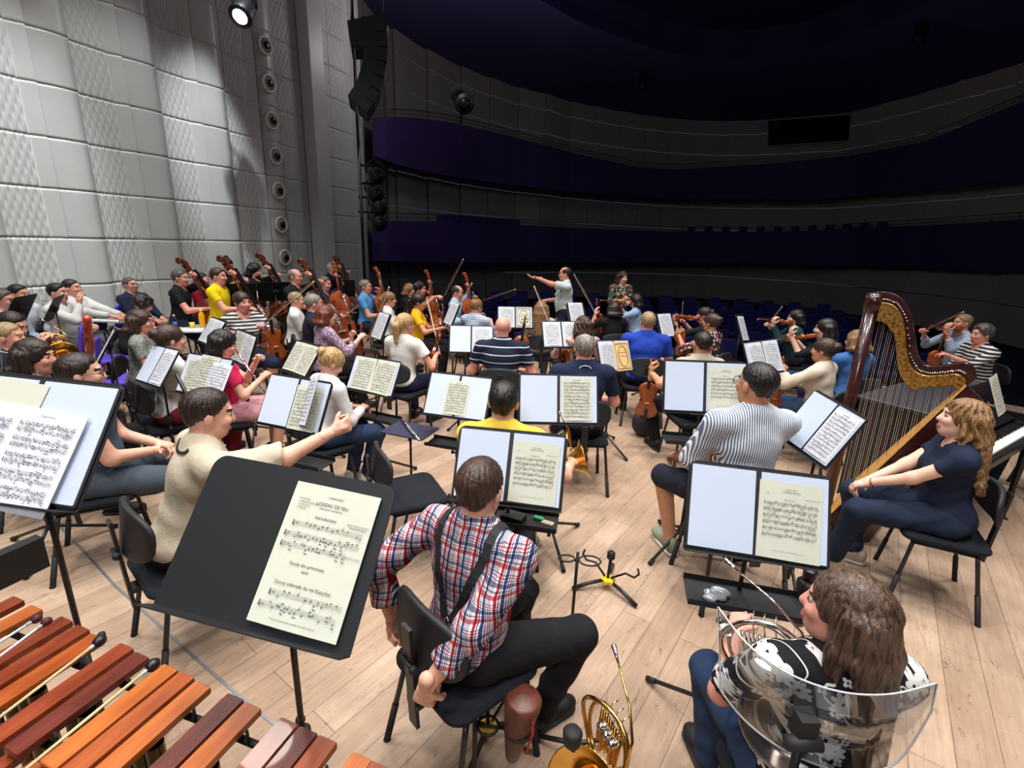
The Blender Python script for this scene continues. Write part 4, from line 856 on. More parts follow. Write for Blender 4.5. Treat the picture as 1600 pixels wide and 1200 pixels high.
# hall objects
def make_array():
    r = empty('line_array_speaker'); d = mat('array_black', (22, 30, 34), .6); D = 11.5
    P0 = [(584, 40), (587, 62), (588, 84), (587, 104), (583, 124), (577, 142), (569, 158), (560, 172)]; base = gd(575, 100, D); r.location = base
    fw = Vector((base.x, base.y, 0)).normalized(); rt = Vector((fw.y, -fw.x, 0))
    for i in range(7):
        a, c = gd(*P0[i], D), gd(*P0[i+1], D); mid = (a+c)/2-base; u = (c-a); hh = u.length*.97; u.normalize(); dd = (rt*-1); dd = (dd-u*dd.dot(u)).normalized(); n_ = u.cross(dd)
        M = Matrix((dd, n_, u)).transposed(); b = MB(); b.box((0, 0, 0), (.42, .9, hh)); b.box((.22, 0, 0), (.02, .8, hh*.8), None, 1)
        b.v = [tuple(M @ Vector(v)+mid+M @ Vector((.0, 0, 0))) for v in b.v]; b.obj('cabinet', [d, mat('grille', (60, 66, 70), .6)], r)
    b = MB(); q = [gd(544, 45, D), gd(606, 32, D), gd(606, 52, D), gd(592, 84, D), (gd(550, 82, D))]; b.add([tuple(v-base-fw*.4) for v in q]+[tuple(v-base+fw*.4) for v in q], [(0, 1, 2, 3, 4), (9, 8, 7, 6, 5)]+[(i, (i+1) % 5, 5+(i+1) % 5, 5+i) for i in range(5)]); b.obj('top_cabinet', d, r)
    b = MB(); a = gd(557, 40, D)-base; c = gd(562, 178, D)-base
    for x in (548, 566, 598): b.tube([gd(x, 38, D)-base, gd(x+4, -90, D)-base], .012, 5)
    b.obj('rigging_cable', mat('cable_grey', (130, 125, 120), .6), r); b = MB(); b.tube([gd(553, 45, D-.3)-base, gd(556, 110, D-.3)-base, gd(558, 170, D-.3)-base, gd(566, 205, D-.3)-base, gd(561, 250, D-.3)-base, gd(565, 340, D-.3)-base], .016, 6); b.obj('hanging_cable', mat('cable_grey', (130, 125, 120), .6), r)
    return r
tag(make_array(), 'curved black line array loudspeaker hanging beside the upper balcony', 'loudspeaker')
def lamp_can(name, p, aim, sc, label, cat, on=False, stand_=0):
    r = empty(name, p, 0, label, cat); d = (Vector(aim)-Vector(p)).normalized(); M = d.to_track_quat('Z', 'Y').to_matrix(); b = MB()
    b.lathe([(.05*sc, -.16*sc), (.09*sc, -.13*sc), (.10*sc, .05*sc), (.12*sc, .16*sc), (.115*sc, .17*sc)], M=M, n=16); b.obj('housing', BLK, r)
    b = MB(); b.lathe([(.10*sc, .165*sc), (.02*sc, .18*sc)], M=M, n=16)
    if on:
        t = NT('lit_lens'); t.b.inputs['Emission Color'].default_value = (.95, 1, 1, 1); t.b.inputs['Emission Strength'].default_value = 14; lm = t.m
    else: lm = mat('lamp_lens', (22, 20, 22), .3)
    b.obj('lens', lm, r); b = MB(); x = M @ Vector((1, 0, 0)); b.tube([x*.12*sc, x*.14*sc+Vector((0, 0, .1*sc)), Vector((0, 0, .22*sc)), -x*.14*sc+Vector((0, 0, .1*sc)), -x*.12*sc], .012*sc, 6); b.obj('yoke', BLK, r); return r
for i, (x, y) in enumerate([(586, 272), (584, 300), (590, 322), (590, 345)]):
    p = gd(x, y, 13); r = lamp_can('stage_lamp', p, p+Vector((3, -6, -2)), 1.6, ['uppermost', 'second', 'third', 'lowest'][i]+' black stage lamp on the side wall bracket', 'stage lamp'); b = MB(); b.tube([gd(560, y-14, 13)-p, gd(x, y-13, 13)-p, Vector((0, 0, .2))], .03, 6); b.obj('bracket_arm', BLK, r); r['group'] = 'stage lamps on the side wall'
b = MB(); q = gd(561, 250, 13); b.tube([Vector((q.x, q.y, 0)), Vector((q.x, q.y, 7.6))], .035, 8); o = b.obj('lighting_pole', BLK); o.data.name = 'lighting_pole'; tag(o, 'thin black vertical pole carrying four stage lamps by the wall end', 'pole')
p = gd(722, 157, 17.5); r = lamp_can('follow_spot', p, p+Vector((2, -6, -3)), 2.6, 'black spotlight standing on the upper balcony rail', 'spotlight'); b = MB(); b.tube([Vector((0, 0, 0)), gd(720, 192, 17.5)-p], .05, 6); b.obj('stand_post', BLK, r)
p = gd(383, 14, 11); lamp_can('ceiling_spotlight', p, (-5, 6, 2), 1.6, 'bright lit spotlight above the white stage wall', 'spotlight', True)['group'] = 'lit spotlights'
for i, (x, y) in enumerate([(1004, 128), (1438, 52)]):
    p = g(x, y, 9.6); r = lamp_can('ceiling_fixture', p, p-Vector((0, 0, 2)), 1.8, ['small pale ceiling fixture left of the oval recess', 'small pale ceiling fixture right of the oval recess'][i], 'ceiling lamp'); b = MB(); b.tube([Vector(), (0, 0, .4)], .03, 6); b.obj('drop_rod', mat('rail_grey', (120, 118, 122)), r)
# light grazing the white wall
for (x, y, pw, ang, off) in ((10, 300, 1900, 28, 3.0), (335, 255, 2300, 20, 3.0), (215, 345, 900, 34, 3.0), (-160, 280, 900, 40, 3.0)):
    t, z = wt(x, y); spot('wall_grazing_light', wp_(t-(1.3 if x == 335 else .3), 9.3, off), wp_(t, z, 0), pw, ang, .9, (.92, .97, 1), .08)
# ================================================================== PEOPLE
def cl(n, c): return cloth(n, c)
BKP = cl('black_trousers', (26, 26, 30)); JN = cl('jeans', (44, 62, 92)); DJ = cl('dark_jeans', (32, 42, 62)); KH = cl('khaki', (178, 166, 138)); NV = cl('navy', (30, 38, 60)); GRY = cl('grey', (96, 98, 102)); WHT = cl('white', (226, 226, 224)); BKS = cl('black_shirt', (28, 28, 31))
HOLDV = dict(lh=(-.14, .34, .95), rh=(.14, .30, .68), ld=(0, .2, 1), ln=(1, .2, 0), curl=(.6, 1.0))
PLAYV = dict(lh=(-.22, .40, 1.08), rh=(.26, .34, .98), ld=(-.2, .1, 1), ln=(.5, -1, 0), curl=(.9, .9), lpole=(-.3, .1, -1))
CELLO = dict(lh=(-.17, .22, 1.22), rh=(.24, .36, .74), ld=(.2, .2, .8), ln=(.8, -.3, 0), curl=(.7, .9), feet=((.27, .34, .09), (-.27, .34, .09)), kn=(2.2, 2.2), lpole=(-1, 0, -.3))
BASSP = dict(seat=.72, lh=(-.10, .22, 1.42), rh=(.16, .44, 1.02), ld=(.5, .3, .8), ln=(.7, -.3, 0), curl=(.6, .9), feet=((.22, .36, .12), (-.20, .20, .34)), lpole=(-1, 0, -.4))
def seat2(p, **k): return seat_for(p, **k)
# ---- front row
p = person('plaid', 'man in a red and blue plaid shirt with suspenders', 752, 716, 46, s=1.02, lean=7, twist=-14, hy=-16, hp=-2, near=2, shirt=plaid('plaid'), sl=1.62, slw=.012, pants=BKP, hc='brown', hair='short', fat=1.06, collar=1, beard=1,
    lh=(-.27, -.17, .57), rh=(.10, -.36, .50), ld=(.1, .1, -1), rd=(-.3, .1, -1), ln=(1, .2, 0), rn=(-.6, .8, 0), curl=(.75, 1.0), rpole=(.7, -1, -.1), lpole=(-.45, -1, -.2), feet=((.16, .30, .09), (-.10, .26, .09)), kn=(.8, .2))
seat2(p)
from mathutils.bvhtree import BVHTree
def on_shirt(p, pts, off=.004):
    so = [c for c in C.objects if c.parent == p['root'] and c.name.startswith('shirt')][0]; me = so.data
    bv = BVHTree.FromPolygons([v.co for v in me.vertices], [tuple(f.vertices) for f in me.polygons]); out = []
    for x, z in pts:
        a = Vector(p['T'](x, -.6, z)); d = Vector(p['T'](x, 0, z))-a; h = bv.ray_cast(a, d.normalized(), 2)
        if h[0] is not None: out.append((h[0]+h[1]*off, h[1]))
    return out
def over(p, x, ys, off=.004):
    so = [c for c in C.objects if c.parent == p['root'] and c.name.startswith('shirt')][0]; me = so.data; bv = BVHTree.FromPolygons([v.co for v in me.vertices], [tuple(f.vertices) for f in me.polygons]); out = []
    for y in ys:
        a = Vector(p['T'](x, y, .8)); d = Vector(p['T'](x, y, 0))-a; h = bv.ray_cast(a, d.normalized(), 2)
        if h[0] is not None: out.append((h[0]+h[1]*off, h[1]))
    return out
def strap(p, pts, wd, m, name, pre=()):
    hp = list(pre)+on_shirt(p, pts); V = []; F = []
    for i, (c, n) in enumerate(hp):
        t = (hp[min(i+1, len(hp)-1)][0]-hp[max(i-1, 0)][0]).normalized(); s_ = t.cross(n).normalized()*wd/2; V += [c-s_, c+s_, c+s_+n*.003, c-s_+n*.003]
    for i in range(len(hp)-1): a = i*4; F += [(a, a+1, a+5, a+4), (a+3, a+7, a+6, a+2), (a, a+4, a+7, a+3), (a+1, a+2, a+6, a+5)]
    b = MB(); b.add(V, F); return b.obj(name, m, p['root'])
sm = mat('suspender_black', (26, 28, 34), .7)
for sx in (-1, 1): strap(p, [(sx*(.105*(1-t)**.8+.004*t),   .43-.285*t) for t in np.linspace(0, 1, 16)], .032, sm, 'suspender', over(p, sx*.108, (.09, .06, .03, 0, -.03, -.055, -.075, -.09)))
strap(p, [(.0, .145-.15*t) for t in np.linspace(0, 1, 7)], .036, sm, 'suspender')
hp = on_shirt(p, [(0, .15)]); b = MB(); c, n = hp[0]; b.tube([c+n*.006+Vector((0, 0, .022)), c+n*.006+Vector((.016, 0, -.005)), c+n*.006+Vector((0, 0, -.024)), c+n*.006+Vector((-.016, 0, -.005))], .0022, 5, closed=True); b.obj('suspender_clip', SILV, p['root'])
p = person('horn_w', 'seated woman with long brown hair in a black floral shirt', 1345, 903, 4, s=.98, sex='f', lean=4, hy=-52, hp=4, near=2, shirt=floral('black_floral'), sl=.75, slw=.02, pants=JN, hair='long', hl=.46, hc='mbrown', fat=1.12, skin='pink',
    lh=(-.16, .33, .80), rh=(.06, .36, .70), curl=(.7, .7)); seat2(p)
p = person('beige', 'seated man in a beige shirt reaching out to turn a page', 326, 607, 40, s=1.06, lean=16, twist=6, hy=10, hp=-4, near=2, shirt=cl('beige', (196, 184, 162)), sl=.95, slw=.022, pants=BKP, hair='short', hc='dark', fat=1.08, collar=1,
    rh=(.34, .60, 1.04), rd=(.1, 1, .25), rn=(-1, 0, -.2), rpole=(.3, -.1, -1), lh=(-.08, .35, .68), curl=(1.1, .4)); seat2(p)
strap(p, [(-.085*math.cos(t), .475-.035*math.sin(t)) for t in np.linspace(0, PI, 9)], .014, sm, 'neck_strap')
p = person('denim', 'seated balding man in a denim shirt and grey jeans, hands folded', 118, 552, 56, s=1.05, lean=4, hy=0, hp=0, near=1, shirt=cl('denim', (70, 88, 104)), sl=.5, pants=cl('grey_jeans', (70, 78, 88)), hair='short', hc='dark', gl=1, fat=1.12,
    rh=(.04, .32, .66), lh=(-.03, .34, .68), curl=(.7, .7), shoe='brown'); seat2(p)
p = person('blonde_w', 'seated blonde woman in a white long-sleeved top and jeans', 527, 546, 42, s=.98, sex='f', lean=14, hy=8, hp=-26, near=1, shirt=cl('offwhite', (214, 214, 212)), sl=1.9, pants=JN, hair='bun', hc='blonde', rh=(.10, .34, .72), lh=(-.04, .36, .70), feet=((.10, .36, .09), (-.05, .30, .09)), shoe='white'); seat2(p)
p = person('yellow', 'seated dark-haired man in a yellow shirt and khaki shorts', 788, 596, 8, s=1.03, lean=6, near=1, shirt=cl('yellow', (232, 196, 74)), sl=.55, pants=KH, pl=1.05, hair='short', hc='black', rh=(.40, .34, .72), rd=(.6, 1, 0), lh=(-.05, .36, .80), curl=(.8, .8), shoe='olive', feet=((.16, .34, .09), (-.05, .30, .09)), face=0, fat=1.05); seat2(p)
p = person('striped', 'large seated man in a blue and white striped shirt with glasses', 1190, 567, -4, s=1.12, seat=.50, lean=2, hy=-16, near=2, shirt=stripes('blue_stripes', 0, 84, (230, 234, 238), (100, 114, 140), .5, .004), sl=1.25, slw=.012, pants=cl('dark_shorts', (36, 40, 52)), pl=1.0, hair='buzz', hc='black', skin='tan', gl=1, collar=1,
    lh=(-.22, .36, .66), rh=(.10, .40, .68), feet=((.14, .40, .09), (-.20, .34, .09)), shoe='olive', kn=(.3, 1.0), fat=1.02, lpole=(-.25, -.5, -.8)); seat2(p)
p = person('harpist', 'seated woman with long wavy blonde hair in a navy top', 1520, 626, -62, s=1.02, sex='f', lean=4, hy=-2, hp=8, near=2, shirt=NV, sl=.5, hair='wavy', hl=.44, hc='dblonde', pants=DJ, rh=(.02, .40, .66), lh=(-.05, .42, .66), shoe='beige', skin='pale', feet=((.12, .36, .09), (-.06, .50, .09)), fat=1.05); seat2(p)
b = MB(); c = p['Wl']; d = p['dl']; M = Vector(d).to_track_quat('Z', 'Y').to_matrix(); b.tube([Vector(c)+M @ Vector((.026*math.cos(a), .026*math.sin(a), -.02)) for a in np.linspace(0, 2*PI, 17)[:-1]], .003, 5, closed=True); b.obj('wristband', EBON, p['root'])
# ---- middle rows
p = person('flute', 'seated woman with black hair in a pink top playing a flute', 352, 516, 55, s=1.0, sex='f', hy=12, hp=-14, near=1, shirt=cl('pink', (206, 40, 92)), sl=.6, pants=cl('pink_skirt', (206, 150, 160)), pl='skirt', hair='long', hl=.30, hc='black', rh=(.12, .32, .84), lh=(.04, .30, .98), curl=(.8, .8), shoe='black'); seat2(p); P_FL = p
p = person('white_girl', 'girl in a white tee with brown hair held up', 262, 508, 40, s=1.03, sex='f', shirt=WHT, sl=.6, pants=cl('maroon', (120, 34, 48)), hair='bun', hc='brown', near=1, hy=0); seat2(p)
p = person('grey_w', 'woman in glasses and a grey patterned tee', 216, 484, 66, s=1.02, sex='f', hy=8, hp=2, near=1, shirt=blots('grey_print', (128, 132, 126), [(150, 154, 148), (108, 114, 108)], 40, .5), sl=.55, pants=GRY, hair='bob', hc='brown', gl=1, skin='pink'); seat2(p)
p = person('dark_w', 'hunched person with dark curly hair in black clothes', 230, 462, 60, s=1.0, sex='f', lean=22, hp=-20, shirt=BKS, sl=.6, pants=BKP, hair='curly', hc='dark', rh=(.12, .42, .78), lh=(-.02, .44, .78)); seat2(p)
p = person('purple_m', 'man in a navy sweater leaning back by the white wall', 200, 433, 100, s=1.03, lean=-8, shirt=NV, sl=1.9, pants=BKP, hair='short', hc='salt', gl=1, skin='pink'); PUR_P = p
p = person('bassn', 'woman with dark brown hair seen in profile at the far left', 48, 530, 70, s=1.04, sex='f', near=1, hy=5, shirt=cl('dark_navy', (30, 36, 52)), sl=1.9, pants=BKP, hair='bob', hc='dark', skin='pink', rh=(.12, .4, .8), lh=(-.05, .4, .85)); seat2(p)
p = person('blondp', 'fair-haired man in a dark shirt at the left edge', 8, 504, 72, s=1.0, near=1, shirt=cl('charcoal', (52, 52, 56)), sl=1.9, pants=BKP, hair='short', hc='sandy', skin='pink'); seat2(p)
p = person('hornm', 'man blowing a brass horn behind the fair-haired man', 22, 488, 80, s=1.03, lean=12, hp=-16, shirt=BKS, sl=.6, pants=BKP, hair='short', hc='dark', rh=(.10, .36, 1.0), lh=(-.06, .36, 1.0)); seat2(p); P_HM = p
p = person('trb1', 'man with dark hair in a white shirt, chin on his hand', 86, 442, 78, s=1.04, lean=2, shirt=WHT, sl=1.9, pants=GRY, hair='short', hc='black', rh=(.02, .26, 1.05), rd=(-.1, .1, 1), rpole=(.3, .8, -1), lh=(-.05, .30, .75)); seat2(p)
p = person('trb2', 'dark-haired man in a white shirt with arms stretched on the table', 108, 436, 82, s=1.05, lean=-4, shirt=cl('white2', (220, 220, 216)), sl=1.9, pants=GRY, hair='short', hc='dark', skin='pink', rh=(.15, .55, .82), lh=(-.1, .50, .80)); seat2(p)
p = person('edge1', 'man with grey headband and striped white shirt at the left edge', 26, 444, 85, s=1.04, lean=8, shirt=cl('white3', (214, 218, 224)), sl=1.9, pants=GRY, hair='short', hc='black', skin='pink'); seat2(p)
p = person('edge2', 'man in a light blue checked shirt at the left edge', 2, 452, 80, s=1.04, lean=10, shirt=cl('paleblue', (176, 196, 214)), sl=1.9, pants=GRY, hair='short', hc='salt', skin='pink', gl=1); seat2(p)
# ---- basses
B1 = person('bass1', 'man in a black tee playing the first double bass', 279, 421, 78, s=1.0, lean=6, hy=4, shirt=BKS, sl=.6, pants=DJ, hair='short', hc='salt', skin='pink', **BASSP)
B2 = person('bass2', 'man in a bright yellow tee playing a double bass', 339, 418, 86, s=1.03, lean=4, shirt=cl('bright_yellow', (240, 208, 20)), sl=.55, pants=KH, hair='short', hc='brown', skin='pink', **BASSP)
B3 = person('bass3', 'long-haired man in a black tee with a double bass', 398, 411, 92, s=1.04, lean=2, hp=-10, shirt=BKS, sl=.55, pants=cl('gj', (92, 94, 100)), hair='bob', hc='black', beard=1, **BASSP)
B4 = person('bass4', 'bald man in glasses and black shirt with a double bass', 460, 420, 100, s=1.02, lean=2, shirt=BKS, sl=.9, pants=BKP, hair='bald', hc='grey', gl=1, skin='pink', **BASSP)
B5 = person('bass5', 'grey-haired man in navy behind the rearmost bass stand', 517, 411, 108, s=.97, lean=2, shirt=NV, sl=.8, pants=BKP, hair='short', hc='white', skin='pink', **BASSP)
for q in (B1, B2, B3, B4, B5): o = STOOL.get(); o.location = q['w']((0, 0, 0)); o.rotation_euler = (0, 0, -R(q['yaw'])); tag(o, 'round black stool under the '+q['desc'], 'stool', 'stools of the bass players')
person('bunw', 'standing woman with a top bun behind the basses', 356, 404, 110, s=.98, sex='f', stand=1, shirt=BKS, sl=.7, pants=BKP, hair='topbun', hc='black', skin='pink', hp=-14, rh=(.14, .30, 1.0), lh=(-.05, .34, .98))
p = person('redm', 'bearded man in a dark red shirt between two bass players', 314, 426, 92, s=1.0, shirt=cl('dark_red', (150, 26, 52)), sl=.7, pants=BKP, hair='short', hc='black', beard=1, skin='pink', seat=.60); o = STOOL.get(); o.location = p['w']((0, 0, 0)); o.scale = (1, 1, .82); tag(o, 'round black stool under the '+p['desc'], 'stool', 'stools of the bass players')
# ---- cellos and violas, left of the conductor
p = person('stripw', 'woman in a black and white striped top resting a viola', 376, 456, 140, s=1.08, sex='f', lean=2, hy=-20, shirt=stripes('bw_stripes', 2, 26, (206, 204, 202), (50, 52, 60), .5), sl=.7, pants=NV, pl=1.05, hair='bun', hc='brown', skin='pink', rh=(.26, .30, .86), lh=(-.16, .30, .90), shoe='white'); seat2(p); P_ST = p
p = person('whm', 'man in a white shirt with light brown hair, arms crossed', 462, 456, 70, s=1.0, shirt=WHT, sl=.8, pants=BKP, hair='short', hc='sandy', skin='pink', rh=(-.02, .26, .86), lh=(.02, .30, .84)); seat2(p)
p = person('whh', 'white-haired man half hidden behind the man with crossed arms', 473, 449, 75, s=.97, shirt=cl('pale', (200, 190, 184)), sl=.7, pants=BKP, hair='short', hc='white', skin='pink'); seat2(p)
p = person('navm', 'man in a dark navy shirt with grey hair and glasses', 489, 459, 62, s=1.06, shirt=cl('dnavy', (34, 38, 54)), sl=1.9, pants=BKP, hair='short', hc='grey', gl=1, skin='pink'); seat2(p)
p = person('lilac', 'woman in a lilac patterned blouse with auburn hair', 508, 477, 50, s=1.02, sex='f', shirt=blots('lilac_print', (150, 128, 150), [(190, 172, 186), (112, 92, 118)], 46, .5), sl=1.6, pants=BKP, hair='bob', hc='auburn', fat=1.05, **{**HOLDV, 'lh': (-.02, .36, .86), 'rh': (.22, .36, .90)}); seat2(p); P_LI = p
C1 = person('cello1', 'man in a dark blue shirt playing a cello', 507, 431, 100, s=1.10, hy=-5, hp=-6, shirt=cl('dark_blue', (36, 52, 86)), sl=.8, pants=BKP, hair='short', hc='salt', beard=0, skin='pink', **CELLO)
C2 = person('cello2', 'grey-haired cellist in a sky blue polo, hand at chin', 570, 437, 92, s=1.05, hy=4, lean=0, shirt=cl('sky_blue', (88, 154, 214)), sl=.55, pants=NV, pl=1.1, hair='short', hc='grey', gl=1, skin='pink', rh=(.10, .34, .74), lh=(-.06, .22, 1.06), ld=(.3, 0, 1), feet=CELLO['feet'], kn=(2, 2), lpole=(-.8, .6, -.6))
C3 = person('cello3', 'curly-haired cellist with an outstretched bow arm', 656, 441, 92, s=1.03, hy=2, shirt=BKS, sl=.6, pants=BKP, hair='curlyshort', hc='dark', skin='pink', **{**CELLO, 'rh': (.42, .42, 1.10), 'rd': (.5, 1, .3)})
C4 = person('cello4', 'balding man in a light blue shirt playing a cello', 716, 446, 100, s=1.03, hy=0, hp=-8, shirt=cl('lblue', (176, 204, 230)), sl=1.8, pants=BKP, hair='bald', hc='brown', gl=1, skin='pink', **CELLO)
C5 = person('cello5', 'fair-haired woman in black behind the curly cellist', 640, 443, 100, s=1.0, sex='f', shirt=BKS, sl=.8, pants=BKP, hair='bob', hc='dblonde', skin='pink', rh=(.1, .3, .7), lh=(-.1, .3, .7))
for q in (C1, C2, C3, C4, C5): seat2(q)
p = person('whglass', 'woman in a white tee with glasses and a ponytail', 608, 456, 76, s=1.0, sex='f', shirt=WHT, sl=.7, pants=BKP, hair='pony', hc='dblonde', gl=1, skin='pink', hy=-4, rh=(.12, .34, .78), lh=(-.10, .30, .80)); seat2(p); P_WG = p
p = person('ochre', 'woman in an ochre yellow tee and black trousers', 654, 459, 84, s=1.03, sex='f', shirt=cl('ochre', (226, 168, 30)), sl=.55, pants=BKP, hair='pony', hc='black', skin='tan', **{**HOLDV, 'rh': (.30, .40, .84), 'lh': (.02, .36, .84)}); seat2(p); P_OC = p
p = person('ponyw', 'blonde woman in a white blouse with a low ponytail, back turned', 632, 490, 22, s=1.03, sex='f', near=1, shirt=cl('blouse', (220, 216, 210)), sl=.5, slw=.02, pants=NV, hair='pony', hc='blonde', face=0, skin='pink', hy=10, rh=(.24, .30, .82), lh=(-.1, .32, .80)); seat2(p); P_PW = p
p = person('updo', 'woman in a pale blue striped blouse with a blonde updo', 746, 467, 20, s=1.0, sex='f', shirt=stripes('pale_stripes', 2, 30, (190, 204, 222), (150, 166, 190), .5), sl=1.2, pants=BKP, hair='topbun', hc='dblonde', hy=22, hp=-12, skin='pink', rh=(.15, .32, .9), lh=(-.12, .36, .95)); seat2(p)
p = person('polo', 'bald broad-shouldered man in a dark polo with white stripes', 786, 494, 2, s=1.04, near=1, shirt=stripes('navy_polo', 2, 13, (196, 204, 214), (28, 36, 56), .13, .004), sl=.6, slw=.015, pants=BKP, hair='buzz', hc='sandy', face=0, skin='pink', fat=1.22, rh=(.22, .30, .68), lh=(-.18, .32, .75)); seat2(p); P_PO = p
for c_ in kids(p['root']):
    if c_.name.startswith('hair'): bpy.data.objects.remove(c_)
p = person('longh', 'woman with long straight light brown hair in a beige top', 846, 470, -4, s=1.0, sex='f', shirt=cl('lbeige', (186, 176, 162)), sl=1.2, pants=GRY, hair='long', hl=.46, hc='dblonde', face=0); seat2(p)
p = person('plaidw', 'woman with long wavy brown hair in a pink checked blouse', 912, 494, -6, s=1.0, sex='f', shirt=blots('pink_check', (196, 158, 152), [(222, 196, 188), (150, 104, 104)], 40, .5), sl=1.5, pants=BKP, hair='wavy', hl=.40, hc='brown', near=1, face=0, **{**HOLDV, 'lh': (-.20, .34, .92)}); seat2(p); P_PL = p
p = person('navyp', 'grey-haired balding man in a navy polo with a lanyard', 915, 521, -2, s=1.06, near=1, shirt=cl('navy_polo2', (30, 38, 64)), sl=.7, pants=NV, pl=1.05, hair='bald', hc='grey', face=0, skin='pink', fat=1.14, rh=(.22, .34, .66), lh=(-.24, .30, .72)); seat2(p)
strap(p, [(.045*math.cos(t), .47+.025*math.sin(t)) for t in np.linspace(0, PI, 9)], .006, mat('lanyard', (190, 200, 196), .6), 'lanyard')
p = person('blackw', 'dark-haired woman in a black top raising her left hand', 960, 471, -10, s=1.0, sex='f', shirt=BKS, sl=.7, pants=BKP, hair='bob', hc='dark', face=0, lh=(-.24, .20, 1.04), ld=(0, .1, 1), lpole=(-.4, .2, -1), rh=(.1, .34, .7)); seat2(p); P_BW = p
p = person('lbluew', 'woman in a light blue shirt with dark hair playing violin', 994, 459, -70, s=1.02, sex='f', shirt=cl('lblue2', (158, 184, 220)), sl=1.5, pants=NV, hair='bob', hc='dark', skin='pink', **PLAYV); seat2(p); P_LB = p
p = person('royal', 'broad man in a royal blue polo with sandy grey hair', 1014, 487, 4, s=1.05, near=1, shirt=cl('royal_blue', (34, 66, 168)), sl=.65, pants=BKP, hair='short', hc='sandy', face=0, skin='pink', fat=1.25, rh=(.2, .32, .7), lh=(-.2, .34, .7)); seat2(p)
p = person('cond', 'standing conductor in a pale blue patterned shirt with his arm outstretched', 884, 417, -96, s=1.03, stand=1, hy=6, shirt=blots('pale_print', (196, 214, 220), [(214, 222, 222), (160, 184, 196), (206, 212, 208)], 34, .5), sl=.75, slw=.015, pants=NV, hair='bald', hc='dark', gl=1, skin='pink', collar=1, fat=1.14, near=1, lean=2,
    lh=(-.22, .60, 1.50), ld=(.0, 1, .1), ln=(0, .2, 1), curl=(.3, .15), rh=(.16, .30, 1.08), lpole=(-.3, -.2, -1)); P_CO = p
p = person('soloist', 'standing woman in a multicoloured patterned top with long hair', 974, 424, 168, s=1.0, sex='f', stand=1, near=1, shirt=blots('multi_print', (40, 74, 66), [(226, 120, 50), (60, 120, 110), (200, 184, 150), (150, 52, 60), (50, 60, 90)], 24, .5), sl=1.6, pants=cl('teal', (36, 54, 60)), hair='long', hl=.30, hc='brown', skin='pale', rh=(.06, .24, 1.12), lh=(-.06, .26, 1.16), hy=-8)
p = person('v1', 'violinist with hair tied back behind the woman in floral', 1102, 480, -66, s=1.0, sex='f', shirt=BKS, sl=1.0, pants=BKP, hair='bun', hc='dark', skin='pink', **{**PLAYV, 'lh': (-.22, .46, 1.06)}); seat2(p); P_V1 = p
p = person('floralw', 'woman in a dark floral blouse with a low brown bun', 1114, 490, -40, s=1.02, sex='f', shirt=blots('dark_floral', (48, 40, 42), [(214, 190, 176), (176, 96, 92), (48, 40, 42), (222, 216, 206)], 30, .5), sl=1.2, pants=BKP, hair='bun', hc='brown', skin='tan', **{**HOLDV, 'lh': (-.25, .36, .98)}); seat2(p); P_FW = p
p = person('handv', 'man with cropped black hair holding a violin upright', 1100, 518, -4, s=1.03, near=1, shirt=cl('taupe', (176, 166, 150)), sl=.7, pants=BKP, hair='buzz', hc='black', face=0, skin='tan', lh=(-.42, .18, .86), ld=(0, .1, 1), ln=(1, 0, 0), lpole=(-.8, -.3, -.6), curl=(.5, 1.1), rh=(.14, .34, .68), feet=((.12, .36, .09), (-.24, .30, .09)), kn=(.3, 1.2)); seat2(p); P_HV = p
p = person('teal', 'man in a dark teal jacket with wavy black hair playing violin', 1246, 484, -74, s=1.0, shirt=cl('dark_teal', (30, 62, 66)), sl=1.9, pants=BKP, hair='bob', hc='black', skin='pale', **PLAYV); seat2(p); P_TE = p
p = person('bangs', 'woman with straight black hair behind the harp column', 1293, 498, -62, s=1.06, sex='f', shirt=BKS, sl=1.0, pants=JN, hair='long', hl=.25, hc='black', skin='pale', **PLAYV); seat2(p)
p = person('cream', 'woman in a cream blouse with a brown bun', 1292, 529, -36, s=1.02, sex='f', near=1, shirt=cl('cream', (214, 198, 180)), sl=1.5, slw=.01, pants=JN, hair='bun', hc='brown', skin='tan', hy=-6, lh=(-.16, .36, .98), rh=(.06, .36, .80), ld=(-.3, .6, .6), fat=1.05); seat2(p); P_CR = p
p = person('denimw', 'woman in a blue denim shirt seen through the harp strings', 1342, 516, -10, s=1.03, sex='f', near=1, shirt=cl('denim_shirt', (62, 104, 164)), sl=1.9, pants=DJ, hair='bob', hc='dblonde', face=0, fat=1.1); seat2(p)
p = person('vr1', 'bearded man in a pale checked shirt playing viola', 1508, 491, -84, s=1.05, near=0, hy=0, shirt=cl('pale_check', (168, 186, 206)), sl=1.6, pants=NV, hair='short', hc='sandy', beard=1, skin='pink', **PLAYV); seat2(p); P_R1 = p
p = person('vr2', 'person with grey-brown hair in a black and white striped top', 1538, 507, -86, s=1.04, near=0, lean=12, shirt=stripes('bretons', 2, 24, (212, 210, 206), (40, 42, 52), .45), sl=1.3, pants=GRY, hair='curlyshort', hc='salt', face=1, skin='pink', lh=(-.18, .56, .92), ld=(0, 1, .4), rh=(.1, .36, .7)); seat2(p); P_R2 = p
p = person('pianist', 'person in dark blue jeans cut off by the right edge', 1700, 560, -60, s=1.02, shirt=NV, sl=.7, pants=DJ, hair='short', hc='brown', skin='pink', shoe='beige', feet=((.16, .40, .09), (-.16, .46, .09))); seat2(p)
